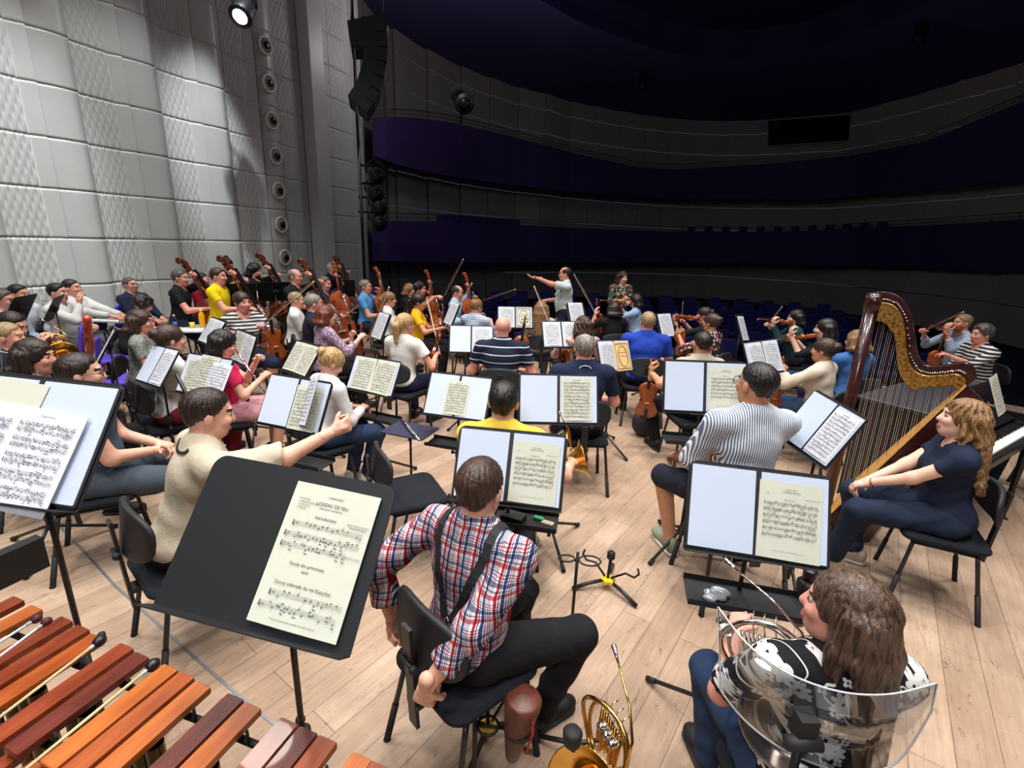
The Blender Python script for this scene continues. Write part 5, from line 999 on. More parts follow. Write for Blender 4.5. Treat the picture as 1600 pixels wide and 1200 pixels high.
# ================================================================== STANDS AND MUSIC
FIT = {
'a':(-1.403,1.278,1.516,7.1,55.9,0.519,0.345,-1.3),'b':(-0.571,1.041,1.359,11.1,51.4,0.522,0.364,-2.3),'c':(-2.878,3.786,1.037,35.6,56.0,0.472,0.317,3.5),
'd':(-2.399,3.625,1.014,19.8,60.5,0.473,0.314,-0.2),'g':(-1.967,4.380,0.996,38.8,54.7,0.470,0.311,2.0),'h':(-1.369,2.891,1.077,18.9,61.5,0.481,0.321,-0.3),
'i':(-1.195,4.021,0.958,23.0,61.0,0.482,0.303,-0.7),'j':(-0.392,3.354,1.017,16.8,60.3,0.481,0.313,0.8),'k':(0.312,3.066,1.118,-1.1,65.8,0.519,0.319,0.8),
'l':(0.000,2.030,1.114,10.7,63.8,0.498,0.323,0.9),'m':(1.261,3.061,1.241,5.2,70.7,0.523,0.331,1.3),'n':(0.957,1.660,1.143,12.1,63.8,0.502,0.325,0),
'p':(-0.478,5.397,1.038,-5.1,59.2,0.486,0.315,0),'q':(0.008,6.969,1.070,-4.0,62.3,0.496,0.318,0.7),'t':(1.037,4.828,1.037,-38.3,66.7,0.464,0.318,-4.2),
'v':(2.423,4.605,1.129,-28.3,64.7,0.502,0.324,1.5),'e':(-3.409,5.394,1.010,40.3,55.9,0.486,0.311,0.7),'f':(-2.667,4.672,1.006,38.7,68.7,0.489,0.310,-0.4)}
def simple(px, py, z, yaw, t=62, w_=.30, h_=.32, rl=0): v = g(px, py, z); return (v.x, v.y, z, yaw, t, w_, h_, rl)
FIT['o'] = simple(1281, 668, 1.12, 62, 66, .34, .34, -14); FIT['r'] = simple(878, 522, 1.06, -14, 62, .48, .32); FIT['s'] = simple(901, 489, 1.12, -24, 62, .30, .30); FIT['u'] = simple(1041, 508, 1.08, -30, 64, .30, .34)
FIT['w'] = simple(1161, 513, 1.14, -50, 66, .30, .36, -6); FIT['aa'] = simple(166, 539, 1.04, 52, 60, .30, .32); FIT['y'] = simple(594, 509, 1.06, 48, 66, .32, .32); FIT['z'] = simple(705, 490, 1.08, 55, 66, .30, .30)
info = {
'a': ('white folder at the far left', 'black music stand with a white folder at the far left, nearest the camera'), 'b': ('', 'large black music stand in front of the marimba, right of the pole stand'),
'c': ('', 'black music stand with small white folder beside the woman in grey tee'), 'd': ('', 'black music stand with overlapping sheets behind the beige shirt man'), 'g': ('', 'black music stand left of the lilac blouse woman'),
'h': ('', 'black music stand whose page the beige shirt man is turning'), 'i': ('', 'black music stand right of the blonde woman in white'), 'j': ('', 'black music stand left of the yellow shirt man, folder with one centred sheet'),
'k': ('', 'black music stand behind the yellow shirt man, in front of the navy polo'), 'l': ('', 'black music stand right in front of the plaid shirt man'), 'm': ('', 'black music stand left of the striped shirt man\'s head'),
'n': ('', 'black music stand behind the striped shirt man, nearest one on the right'), 'p': ('', 'black music stand left of the bald striped polo man'), 'q': ('', 'black music stand below the conductor\'s outstretched hand'),
't': ('', 'black music stand holding the tan cover beside the royal blue polo'), 'v': ('', 'black music stand above the striped shirt man\'s head'), 'e': ('', 'black music stand before the woman resting a viola'), 'f': ('', 'black music stand right of the flute player'),
'o': ('', 'black music stand turned sideways just left of the harp'), 'r': ('', 'black music stand right of the long straight-haired woman'), 's': ('', 'black music stand right of the conductor\'s waist'), 'u': ('', 'black music stand right of the royal blue polo'),
'w': ('', 'narrow black music stand left of the teal jacket violinist'), 'aa': ('', 'black music stand right of the red bassoon'), 'y': ('', 'black music stand left of the ponytailed woman in white blouse'), 'z': ('', 'black music stand in front of the light blue shirt cellist')}
for k, v in FIT.items(): stand(k, v, info[k][1], legrot={'a': -20, 'b': 80, 'l': 100, 'n': 130, 'h': 15}.get(k, 20+37*len(info[k][1]) % 120), shelf=k in ('j', 'h', 'n', 'i', 'm'))
def S_(k): return STANDS[k]['PM']
for k, lab in dict(a='open folder with white pages on the far left stand', c='white open folder beside the grey tee woman', h='white open folder under the turning page', j='white open folder on the stand left of the yellow shirt', k='white open folder behind the yellow shirt man',
    l='white open folder in front of the plaid shirt man', m='white open folder left of the striped shirt man\'s head', n='white open folder on the nearest right-hand stand', p='white open folder left of the bald polo man', q='white open folder below the conductor\'s hand',
    o='white open folder on the stand beside the harp', d='white open folder under overlapping sheets', i='white open folder right of the blonde woman', t='white open folder under the tan cover', r='white open folder before the pink checked blouse', v='white open folder above the striped shirt man').items(): folder(STANDS[k], lab)
# the far left stand: three layers of printed sheets
sheet(S_('a'), -.10, .06, .26, .20, None, CREAM, 'cream sheet peeking out behind the white ones, far left stand', -3, .004)
sheet(S_('a'), -.125, -.055, .225, .295, 'pairs', PAPER, 'left white printed sheet with paired staves, far left stand', -3, .010); sheet(S_('a'), .095, -.062, .215, .285, 'pairs', PAPER, 'right white printed sheet with paired staves, far left stand', -3, .014)
sheet(S_('b'), .118, -.008, .235, .332, 'timpani', CREAM, 'cream percussion part headed Introduction on the large black stand', -1, .004)
sheet(S_('c'), .12, 0, .20, .28, 'dense', PAPER, 'white printed sheet in the folder beside the grey tee woman', 0, .003)
sheet(S_('d'), -.10, -.01, .19, .27, 'dense', CREAM, 'left cream sheet of three overlapping ones', 0, .003); sheet(S_('d'), .02, .02, .20, .28, 'dense', CREAM, 'middle cream sheet of three overlapping ones', -2, .008); sheet(S_('d'), .16, -.03, .20, .29, 'dense', PAPER, 'right white sheet of three overlapping ones', -3, .013)
for k, w2 in (('g', 'beside the lilac blouse woman'), ('i', 'right of the blonde woman in white'), ('e', 'before the woman resting a viola'), ('f', 'right of the flute player')):
    sheet(S_(k), -.10, .0, .20, .29, 'dense', CREAM if k != 'e' else PAPER, 'left printed page '+w2, 0, .004); sheet(S_(k), .11, -.005, .21, .29, 'dense', CREAM if k in 'gi' else PAPER, 'right printed page '+w2, -2, .006)
sheet(S_('h'), .10, -.02, .20, .28, 'dense', CREAM, 'cream page lying in the folder being turned', 0, .003)
o = sheet(S_('h'), .145, .03, .20, .31, 'dense', PAPER, 'white page lifted by the beige shirt man\'s hand', 0, .05); o.matrix_world = o.matrix_world @ Matrix.Rotation(R(-38), 4, 'Y')
sheet(S_('j'), 0, -.015, .18, .25, 'dense', CREAM, 'small cream sheet centred in the folder left of the yellow shirt', 0, .003)
sheet(S_('k'), .12, 0, .20, .285, 'dense', CREAM, 'cream sheet in the folder behind the yellow shirt man', 0, .003)
sheet(S_('l'), .12, -.015, .215, .275, 'part', CREAM, 'cream printed horn part in front of the plaid shirt man', -1, .004)
sheet(S_('m'), .13, -.005, .22, .29, 'part', CREAM, 'cream printed part left of the striped shirt man\'s head', 0, .004)
sheet(S_('n'), .112, -.016, .22, .285, 'part', CREAM, 'cream printed horn part on the nearest right-hand stand', -1, .004)
sheet(S_('p'), .12, 0, .20, .28, 'dense', PAPER, 'white printed sheet left of the bald polo man', 0, .003)
sheet(S_('q'), -.12, 0, .21, .29, 'dense', PAPER, 'left printed sheet below the conductor\'s hand', 0, .003); sheet(S_('q'), .12, 0, .22, .30, 'cover', CREAM, 'right cream sheet below the conductor\'s hand', 0, .003)
sheet(S_('t'), -.11, 0, .20, .28, 'dense', PAPER, 'white printed sheet left of the tan cover', 0, .003); sheet(S_('t'), .10, -.01, .22, .30, 'cover', TAN, 'tan printed cover beside the royal blue polo', 1, .006)
sheet(S_('v'), -.11, .0, .21, .29, 'dense', PAPER, 'left printed sheet above the striped shirt man\'s head', 0, .003); sheet(S_('v'), .11, .0, .21, .30, 'dense', PAPER, 'right printed sheet above the striped shirt man\'s head', -3, .006)
sheet(S_('r'), -.12, 0, .20, .28, 'dense', PAPER, 'left printed sheet in front of the pink checked blouse', 0, .003); sheet(S_('r'), .12, 0, .20, .28, 'dense', PAPER, 'right printed sheet in front of the pink checked blouse', 0, .003)
sheet(S_('o'), .08, .0, .15, .30, 'dense', PAPER, 'printed sheet on the sideways stand by the harp', 0, .003)
for k, w2 in (('s', 'beside the conductor\'s waist'), ('u', 'right of the royal blue polo'), ('w', 'left of the teal jacket violinist'), ('aa', 'right of the red bassoon'), ('y', 'left of the ponytailed woman'), ('z', 'before the light blue shirt cellist')):
    sheet(S_(k), 0, .0, .24, .32, 'dense', PAPER, 'white printed sheet '+w2, 0, .003)
# black desks seen from behind and the stage-left ones
for k, (x, y, z, yaw), lab in (('b1', (372, 458, 1.22, 150), 'black desk stand in front of the yellow tee bassist'), ('b2', (430, 455, 1.22, 150), 'black desk stand in front of the long-haired bassist'), ('b3', (532, 450, 1.2, 160), 'black desk stand in front of the rearmost bassist'),
        ('b4', (82, 482, 1.12, 60), 'black desk stand before the white-shirted man'), ('b5', (30, 482, 1.15, 70), 'black desk stand at the left edge with a microphone pole')):
    v = g(x, y, z); stand(k, (v.x, v.y, z, yaw, 62, .48, .33, 0), lab)
# ================================================================== INSTRUMENTS IN HAND
Q = PEOPLE
def pv(p, bowed=True):
    fiddle('violin', p, (-.02, .12, 1.10), (-.24, .58, 1.14), (.25, .1, 1)); 
    if bowed: bow(p, (.27, .40, .98), (-.30, .36, 1.34))
for k in ('lbluew', 'v1', 'teal', 'vr1'): pv(Q[k])
fiddle('violin', Q['handv'], (-.40, .24, .36), (-.42, .22, .96), (-.3, -1, 0), 1.08)
fiddle('violin', Q['lilac'], (.06, .40, .50), (.14, .42, 1.08), (.6, .5, .1)); bow(Q['lilac'], (.24, .44, .86), (.46, .60, 1.44))
fiddle('violin', Q['stripw'], (-.26, .30, .50), (-.20, .30, 1.10), (0, 1, .1), 1.1); bow(Q['stripw'], (-.14, .34, .96), (-.62, .40, 1.36))
fiddle('violin', Q['whglass'], (.05, .30, .70), (.02, .42, 1.2), (.2, 1, 0)); fiddle('violin', Q['ponyw'], (.14, .40, .56), (.26, .28, 1.10), (1, .2, 0)); bow(Q['ponyw'], (.30, .32, .78), (.02, .50, 1.36))
fiddle('violin', Q['ochre'], (.12, .36, .58), (.04, .40, 1.12), (0, 1, .2)); bow(Q['ochre'], (.30, .46, .84), (.30, .80, 1.46))
fiddle('violin', Q['polo'], (.16, .34, .70), (.22, .40, 1.24), (0, -1, .2)); fiddle('violin', Q['plaidw'], (-.14, .24, .66), (-.27, .40, 1.20), (-.4, -.8, .2)); bow(Q['plaidw'], (-.26, .36, .95), (-.50, .60, 1.5))
fiddle('violin', Q['blackw'], (-.12, .30, .72), (-.22, .26, 1.28), (-.3, -1, 0)); bow(Q['blackw'], (-.20, .26, 1.05), (-.52, .50, 1.62)); bow(Q['lbluew'], (.30, .50, .84), (.62, .7, 1.36)) if False else None
fiddle('violin', Q['floralw'], (-.16, .30, .70), (-.28, .42, 1.25), (-.3, -.8, .2)); bow(Q['floralw'], (-.24, .40, .98), (.05, .55, 1.6)) if False else None
fiddle('violin', Q['cream'], (-.26, .34, .46), (-.16, .36, 1.02), (-.6, -.5, .2), 1.05); fiddle('violin', Q['vr2'], (-.14, .70, .62), (-.16, .66, 1.24), (-1, 0, .2)); fiddle('violin', Q['bangs'], (-.02, .14, 1.08), (-.26, .56, 1.0), (.2, .2, 1))
for k in ('cello1', 'cello2', 'cello3', 'cello4'): fiddle('cello', Q[k], (.02, .42, .34), (-.17, .12, 1.50), (.1, 1, .25))
bow(Q['cello1'], (.26, .46, .72), (-.42, .48, .86)); bow(Q['cello2'], (.10, .42, .72), (.10, .30, 1.42)); bow(Q['cello3'], (.48, .56, 1.10), (.52, .90, 1.75)); bow(Q['cello4'], (-.30, .40, 1.02), (-.10, 1.1, 1.30))
for k in ('bass1', 'bass2', 'bass3', 'bass4', 'bass5'): fiddle('bass', Q[k], (.05, .86, .14), (-.14, -.02, 1.70), (.05, 1, .5), 1.0)
bow(Q['bass1'], (.16, .50, 1.0), (.30, .9, .55)); bow(Q['bass4'], (.2, .5, 1.0), (-.4, .7, .9))
# flute
def stick(name, p, a, b, r, m, label, cat, keys=12, km=SILV, bell=0):
    A = p['w'](a) if p else Vector(a); B = p['w'](b) if p else Vector(b); o = empty(name, A, 0, label, cat); d = (B-A); L = d.length; M = d.to_track_quat('Z', 'Y').to_matrix().to_4x4()
    t = MB(); t.tube([(0, 0, z) for z in (0, L*.3, L*.31, L*.7, L*.71, L*(.9 if bell else 1))]+([(0, 0, L)] if bell else []), [r*.8, r*.9, r*1.1, r*1.1, r, r]+([r*bell] if bell else []), 12); t.obj('tube', m, o, M)
    for i in range(keys): t = MB(); z = L*(.28+.62*i/keys); t.lathe([(r*.9, 0), (r*.9, .003), (r*.3, .004)], (r*.4*(-1)**i*.5, r*1.15, z), Matrix.Rotation(-PI/2, 3, 'X'), 8); t.obj('key', km, o, M)
    return o
stick('flute', P_FL, (.0, .14, 1.12), (.20, .34, .68), .0095, SILV, 'silver flute played by the woman in pink', 'flute')
stick('bassoon', None, g(136, 498, 1.5), g(143, 572, .75), .03, mat('bassoon_red', (178, 64, 34), .25), 'tall reddish brown bassoon standing among the wind players', 'bassoon', 8)
stick('clarinet', Q['denim'], (.10, .50, 1.15), (.22, .66, .60), .014, EBON, 'black clarinet upright before the denim shirt man', 'clarinet', 12, SILV, 2.2)
stick('clarinet', None, g(185, 640, .95), g(192, 690, .5), .014, EBON, 'black clarinet on a peg right of the far left stand', 'clarinet', 10, SILV, 2.2)
stick('oboe', Q['white_girl'], (.10, .30, 1.05), (.3, .5, .6), .011, EBON, 'black oboe in front of the girl in white', 'oboe', 10, SILV, 1.8)
v = g(650, 655, .70); stick('flute', None, g(627, 655, .735), g(655, 688, .735), .0095, SILV, 'silver flute lying on the small dark table', 'flute')
o = empty('instrument_table', g(641, 672, 0), 0, 'small dark tray table with a flute on it', 'stand'); c = g(641, 672, .715); o.location = (c.x, c.y, 0)
b = MB(); b.plate(rrect(.36, .26, .01), .708, .718, .002); b.v = [tuple(Matrix.Rotation(R(-20), 3, 'Z') @ Vector(v)) for v in b.v]; b.obj('tray', mat('felt_navy', (38, 38, 62), .9), o); b = MB(); b.tube([(0, 0, .06), (0, 0, .71)], .009, 8); b.obj('pole', BLK, o)
for i in range(3): l = link('leg', DSK['g'], o, None, Matrix.Rotation(R(30+120*i), 4, 'Z')); link('rubber_foot', DSK['f'], l)
# french horns
def french_horn(name, M, m, label, s=1.0):
    o = empty(name, (0, 0, 0), 0, label, 'french horn'); o.matrix_world = M @ Matrix.Scale(s, 4)
    b = MB(); b.tube([(.135*math.cos(a), .02*math.sin(a*2), .135*math.sin(a)) for a in np.linspace(0, 2*PI, 41)[:-1]], .0085, 8, closed=True); b.tube([(.115*math.cos(a), .022, .115*math.sin(a)) for a in np.linspace(0, 2*PI, 33)[:-1]], .0075, 8, closed=True); b.obj('main_coil', m, o)
    b = MB(); pr = [(.02, -.26), (.028, -.18), (.045, -.09), (.075, -.03), (.12, .01), (.152, .022), (.155, .026)]; b.lathe(pr[::1]+[(.150, .022), (.10, -.005), (.06, -.06), (.02, -.2)], (0, 0, 0), None, 28)
    b.obj('bell', m, o, Matrix.Translation((.10, -.10, -.10)) @ Matrix.Rotation(R(70), 4, 'X') @ Matrix.Rotation(R(20), 4, 'Y'))
    for i in range(3):
        b = MB(); x = -.03+.035*i; b.lathe([(.013, -.03), (.016, -.028), (.016, .028), (.013, .03)], (x, .03, .02), Matrix.Rotation(PI/2, 3, 'X'), 12); b.tube([(x, .03, .05), (x, .035, .12), (x, .06, .13)], .003, 5); b.obj('valve', SILV, o)
    for i in range(5):
        b = MB(); x = -.07+.028*i; zz = -.02-.02*(i % 2); b.tube([(x, .035, .06), (x, .04, zz-.05), (x+.007, .04, zz-.065), (x+.014, .04, zz-.05), (x+.014, .035, .06)], .0055, 7); b.obj('slide', m, o)
    b = MB(); b.tube([(.135, 0, .03), (.12, .02, .12), (.05, .04, .19), (-.05, .04, .27)], [.0065, .0055, .0045, .004], 8); b.obj('leadpipe', m, o); b = MB(); b.tube([(-.05, .04, .27), (-.07, .04, .286), (-.105, .04, .315)], [.004, .0055, .0105], 10); b.obj('mouthpiece', SILV, o); return o
c = g(940, 1155, .36)
french_horn('french_horn', Matrix.Translation(c) @ Matrix.Rotation(R(-68), 4, 'Z') @ Matrix.Rotation(R(-8), 4, 'X'), GOLD, 'coiled golden french horn standing at the bottom edge', 1.0)
p = Q['horn_w']; M = Matrix.Translation(g(1192, 1030, .86)) @ Matrix.Rotation(R(-40), 4, 'Z') @ Matrix.Rotation(R(-15), 4, 'Y'); french_horn('french_horn', M, mat('rose_silver', (214, 196, 184), .16, 1), 'silver french horn in the lap of the floral shirt woman', .95)
french_horn('french_horn', Matrix.Translation(Q['yellow']['w']((.36, .36, .80))) @ Matrix.Rotation(R(70), 4, 'Z'), GOLD, 'golden french horn at the right hand of the yellow shirt man', .9)
french_horn('french_horn', Matrix.Translation(P_HM['w']((.0, .42, .98))) @ Matrix.Rotation(R(20), 4, 'Z'), GOLD, 'golden horn held by the man blowing at the left', .8)
# ================================================================== HARP
def make_harp():
    o = empty('concert_harp', (2.60, 3.52, 0), 0, 'large dark wooden pedal harp with golden neck plate', 'harp'); u = Vector((.76, -.65, 0)).normalized(); nn = Vector((u.y, -u.x, 0)); wd = wood('harp_mahogany', (66, 30, 28), (36, 16, 17), .25, (3, 3, 22), .3)
    def W(a, z, t=0): return u*a*.78+nn*t+Vector((0, 0, z))
    b = MB(); b.tube([W(-.04, .10), W(-.045, .9), W(-.055, 1.72)], [.046, .040, .044], 16); b.lathe([(.05, 0), (.055, .03), (.045, .06), (.042, .12)], W(-.04, .08)); b.obj('column', wd, o)
    b = MB(); b.tube([W(-.055, 1.70), W(-.05, 1.78), W(-.05, 1.85)], [.042, .062, .050], 16); b.obj('crown', wd, o)
    # neck: thick S curve
    top_ = [(-.06, 1.86), (.05, 1.865), (.14, 1.835), (.22, 1.76), (.275, 1.66), (.315, 1.56), (.36, 1.46), (.42, 1.405), (.50, 1.40), (.59, 1.425), (.68, 1.455), (.74, 1.43), (.78, 1.36)]
    bot = [(-.02, 1.76), (.05, 1.765), (.11, 1.745), (.165, 1.69), (.205, 1.61), (.235, 1.52), (.275, 1.42), (.34, 1.335), (.43, 1.30), (.53, 1.315), (.62, 1.335), (.68, 1.32), (.72, 1.28)]
    def ribbon(A, B, t0, t1, m, name):
        V = []; F = []; n = len(A)
        for (a, b_) in zip(A, B): V += [W(a[0], a[1], t0), W(b_[0], b_[1], t0), W(b_[0], b_[1], t1), W(a[0], a[1], t1)]
        for i in range(n-1):
            k = i*4
            for j in range(4): F.append((k+j, k+(j+1) % 4, k+4+(j+1) % 4, k+4+j))
        F += [(0, 3, 2, 1), (4*n-4, 4*n-3, 4*n-2, 4*n-1)]; bb = MB(); bb.add(V, F, 0, False); ob = bb.obj(name, m, o); md = ob.modifiers.new('b', 'BEVEL'); md.width = .006; md.segments = 2; return ob
    def sub_(P): 
        out = []
        for i in range(len(P)-1):
            p0, p1, p2, p3 = P[max(i-1, 0)], P[i], P[i+1], P[min(i+2, len(P)-1)]
            for k in range(4):
                t = k/4; out.append(tuple(.5*((2*p1[j])+(-p0[j]+p2[j])*t+(2*p0[j]-5*p1[j]+4*p2[j]-p3[j])*t*t+(-p0[j]+3*p1[j]-3*p2[j]+p3[j])*t**3) for j in (0, 1)))
        return out+[P[-1]]
    T, Bm = sub_(top_), sub_(bot); ribbon(T, Bm, -.028, .028, wd, 'neck')
    t = NT('harp_gold', .3, .8); f = t.noise(t.co(), 60, 3); t.col(t.ramp(f, [(.35, rgb((150, 104, 44))), (.6, rgb((226, 176, 92)))])); t.bump(f, .4, .004)
    pa = [(a[0]*.30+b_[0]*.70, a[1]*.30+b_[1]*.70) for a, b_ in zip(T, Bm)][2:-2]; dn = [(.0, -.11)]*len(pa); pb = []
    for i, p_ in enumerate(pa): pb.append((p_[0]-.035*math.sin(PI*min(1, i/len(pa)*1.4)), p_[1]-(.135 if i < 10 else .115 if i < 30 else .085)))
    ribbon(pa, pb, -.036, .036, t.m, 'neck_plate')
    # soundbox and board
    F0, F1 = (.03, .16), (.735, 1.30)
    V = []; F = []; N = 9
    for i in range(2):
        a, z, w_, dp = [(.10, .12, .24, .42), (.755, 1.34, .055, .15)][i]; ax = Vector((F1[0]-F0[0], F1[1]-F0[1])).normalized(); px_, pz_ = ax.y, -ax.x
        for k in range(N):
            th = PI*k/(N-1); off = math.sin(th)*dp; tt = math.cos(th)*w_
            V.append(W((F0 if i == 0 else F1)[0]+px_*off, (F0 if i == 0 else F1)[1]+pz_*off, tt))
    F = [(k, k+1, N+k+1, N+k) for k in range(N-1)]+[(0, N, 2*N-1, N-1)]+[tuple(range(N))[::-1], tuple(range(N, 2*N))]
    bb = MB(); bb.add(V, F, 0, False); ob = bb.obj('soundbox', wd, o)
    bb = MB(); V = [W(F0[0]-.006, F0[1]+.004, .235), W(F0[0]-.006, F0[1]+.004, -.235), W(F1[0]-.006, F1[1]+.004, -.052), W(F1[0]-.006, F1[1]+.004, .052)]; V2 = [v+Vector((-.008*u.x, -.008*u.y, .006)) for v in V]; bb.add(V+V2, [(0, 1, 2, 3), (7, 6, 5, 4), (0, 4, 5, 1), (1, 5, 6, 2), (2, 6, 7, 3), (3, 7, 4, 0)]); bb.obj('soundboard', wood('spruce', (226, 172, 96), (196, 138, 68), .4, (4, 4, 30)), o)
    ax = Vector((F1[0]-F0[0], F1[1]-F0[1]))
    for i in range(5):
        f = .22+.15*i; bb = MB(); w_ = .24+(.055-.24)*f; dp = .42+(.15-.42)*f; c0 = Vector((F0[0]+ax.x*f, F0[1]+ax.y*f)); c1 = Vector((F0[0]+ax.x*(f+.10), F0[1]+ax.y*(f+.10))); an = ax.normalized(); o1 = dp*math.sin(PI*.36)+.003
        q = [W(c0.x+an.y*o1, c0.y-an.x*o1, w_*.42), W(c0.x+an.y*o1*1.12, c0.y-an.x*o1*1.12, w_*.10), W(c1.x+an.y*o1*1.06, c1.y-an.x*o1*1.06, w_*.08), W(c1.x+an.y*o1*.95, c1.y-an.x*o1*.95, w_*.38)]; bb.add(q+[v+nn*.004 for v in q], [(0, 1, 2, 3), (7, 6, 5, 4)]); bb.obj('sound_hole', mat('hole_dark', (12, 8, 8), .9), o)
    NS = 44
    for i in range(NS):
        f = (i+.5)/NS; j = f*(len(pa)-1); j0 = int(j); fr = j-j0; q0 = pa[j0]; q1 = pa[min(j0+1, len(pa)-1)]; a = q0[0]+(q1[0]-q0[0])*fr; z = q0[1]+(q1[1]-q0[1])*fr-.01; a = -.0+.70*f*.985+.015
        zz = min(((abs(p_[0]-a), p_[1]) for p_ in pa), key=lambda t_: t_[0])[1]
        sa = max(F0[0]+.02, F0[0]+(F1[0]-F0[0])*(.03+.95*f)); sz = F0[1]+(F1[1]-F0[1])*((sa-F0[0])/(F1[0]-F0[0]))
        col_ = mat('string_red', (150, 74, 66), .4) if i % 7 == 1 else mat('string_black', (60, 60, 70), .4) if i % 7 == 4 else mat('string_pale', (222, 214, 200), .35)
        bb = MB(); bb.tube([W(a, zz, -.040), W(sa, sz+.004, 0)], .0009+.0004*(1-f), 4, cap=False); bb.obj('string', col_, o)
        bb = MB(); k = min(range(len(T)), key=lambda t_: abs((T[t_][0]*.55+Bm[t_][0]*.45)-a)); bb.tube([W(a, T[k][1]*.5+Bm[k][1]*.5, -.045), W(a, T[k][1]*.5+Bm[k][1]*.5, .045)], .0042, 6); bb.obj('tuning_pin', SILV, o)
    b = MB(); b.plate(rrect(.42, .34, .05), .015, .13, .02, (.08, -.02, 0)); b.obj('pedal_box', wd, o)
    for i in range(7): b = MB(); a = -.6+.2*i; b.tube([(.22, -.09+.03*i, .06), (.33, -.09+.03*i, .055)], [.006, .009], 6); b.obj('pedal', GOLD, o)
    return o
make_harp()
# ================================================================== PIANO
def make_piano():
    k0 = Vector((3.20, 3.52, 0)); x = Vector((.84, .54, 0)).normalized(); y = Vector((-x.y, x.x, 0)); o = empty('upright_piano', k0, 0, 'low black upright keyboard instrument behind the wavy-haired woman', 'piano'); M = Matrix((x, y, Vector((0, 0, 1)))).transposed().to_4x4()
    pb = mat('piano_black', (18, 18, 21), .3, 0, .5)
    b = MB(); b.box((.74, .26, .50), (1.48, .46, .88)); b.obj('case', pb, o, M); b = MB(); b.plate([(-.02, .0), (1.50, .0), (1.50, .52), (-.02, .52)], .945, .975, .006); b.obj('lid', mat('piano_cover', (30, 31, 37), .55), o, M)
    b = MB(); b.box((.74, -.17, .67), (1.48, .42, .05)); b.box((.02, -.17, .74), (.04, .40, .14)); b.box((1.46, -.17, .74), (.04, .40, .14)); b.obj('key_bed', pb, o, M)
    b = MB()
    for i in range(52): b.box((.062+i*.0262, -.26, .712), (.0247, .15, .022))
    b.obj('white_keys', mat('key_white', (236, 234, 226), .3), o, M); b = MB()
    for i in range(51):
        if i % 7 not in (1, 4): b.box((.075+i*.0262, -.225, .727), (.012, .085, .022))
    b.obj('black_keys', EBON, o, M); b = MB(); b.box((.74, -.10, .78), (1.40, .16, .018), Matrix.Rotation(R(18), 3, 'X')); b.obj('fallboard', pb, o, M)
    b = MB(); b.box((.70, -.03, 1.02), (.90, .012, .17), Matrix.Rotation(R(-18), 3, 'X')); b.obj('music_desk', pb, o, M)
    for a in (.06, 1.42): b = MB(); b.lathe([(.025, .0), (.03, .05), (.022, .12), (.034, .55), (.036, .65)], (a, -.32, 0), None, 12); b.obj('leg', pb, o, M)
    b = MB(); b.box((.74, .26, .03), (1.5, .40, .06)); b.obj('plinth', pb, o, M)
    q = g(1556, 617, 1.09); sheet(Matrix.Translation(q) @ M @ Matrix.Rotation(R(68), 4, 'X'), 0, 0, .20, .31, 'dense', CREAM, 'cream printed sheet standing on the black keyboard instrument', 6, .01)
make_piano()
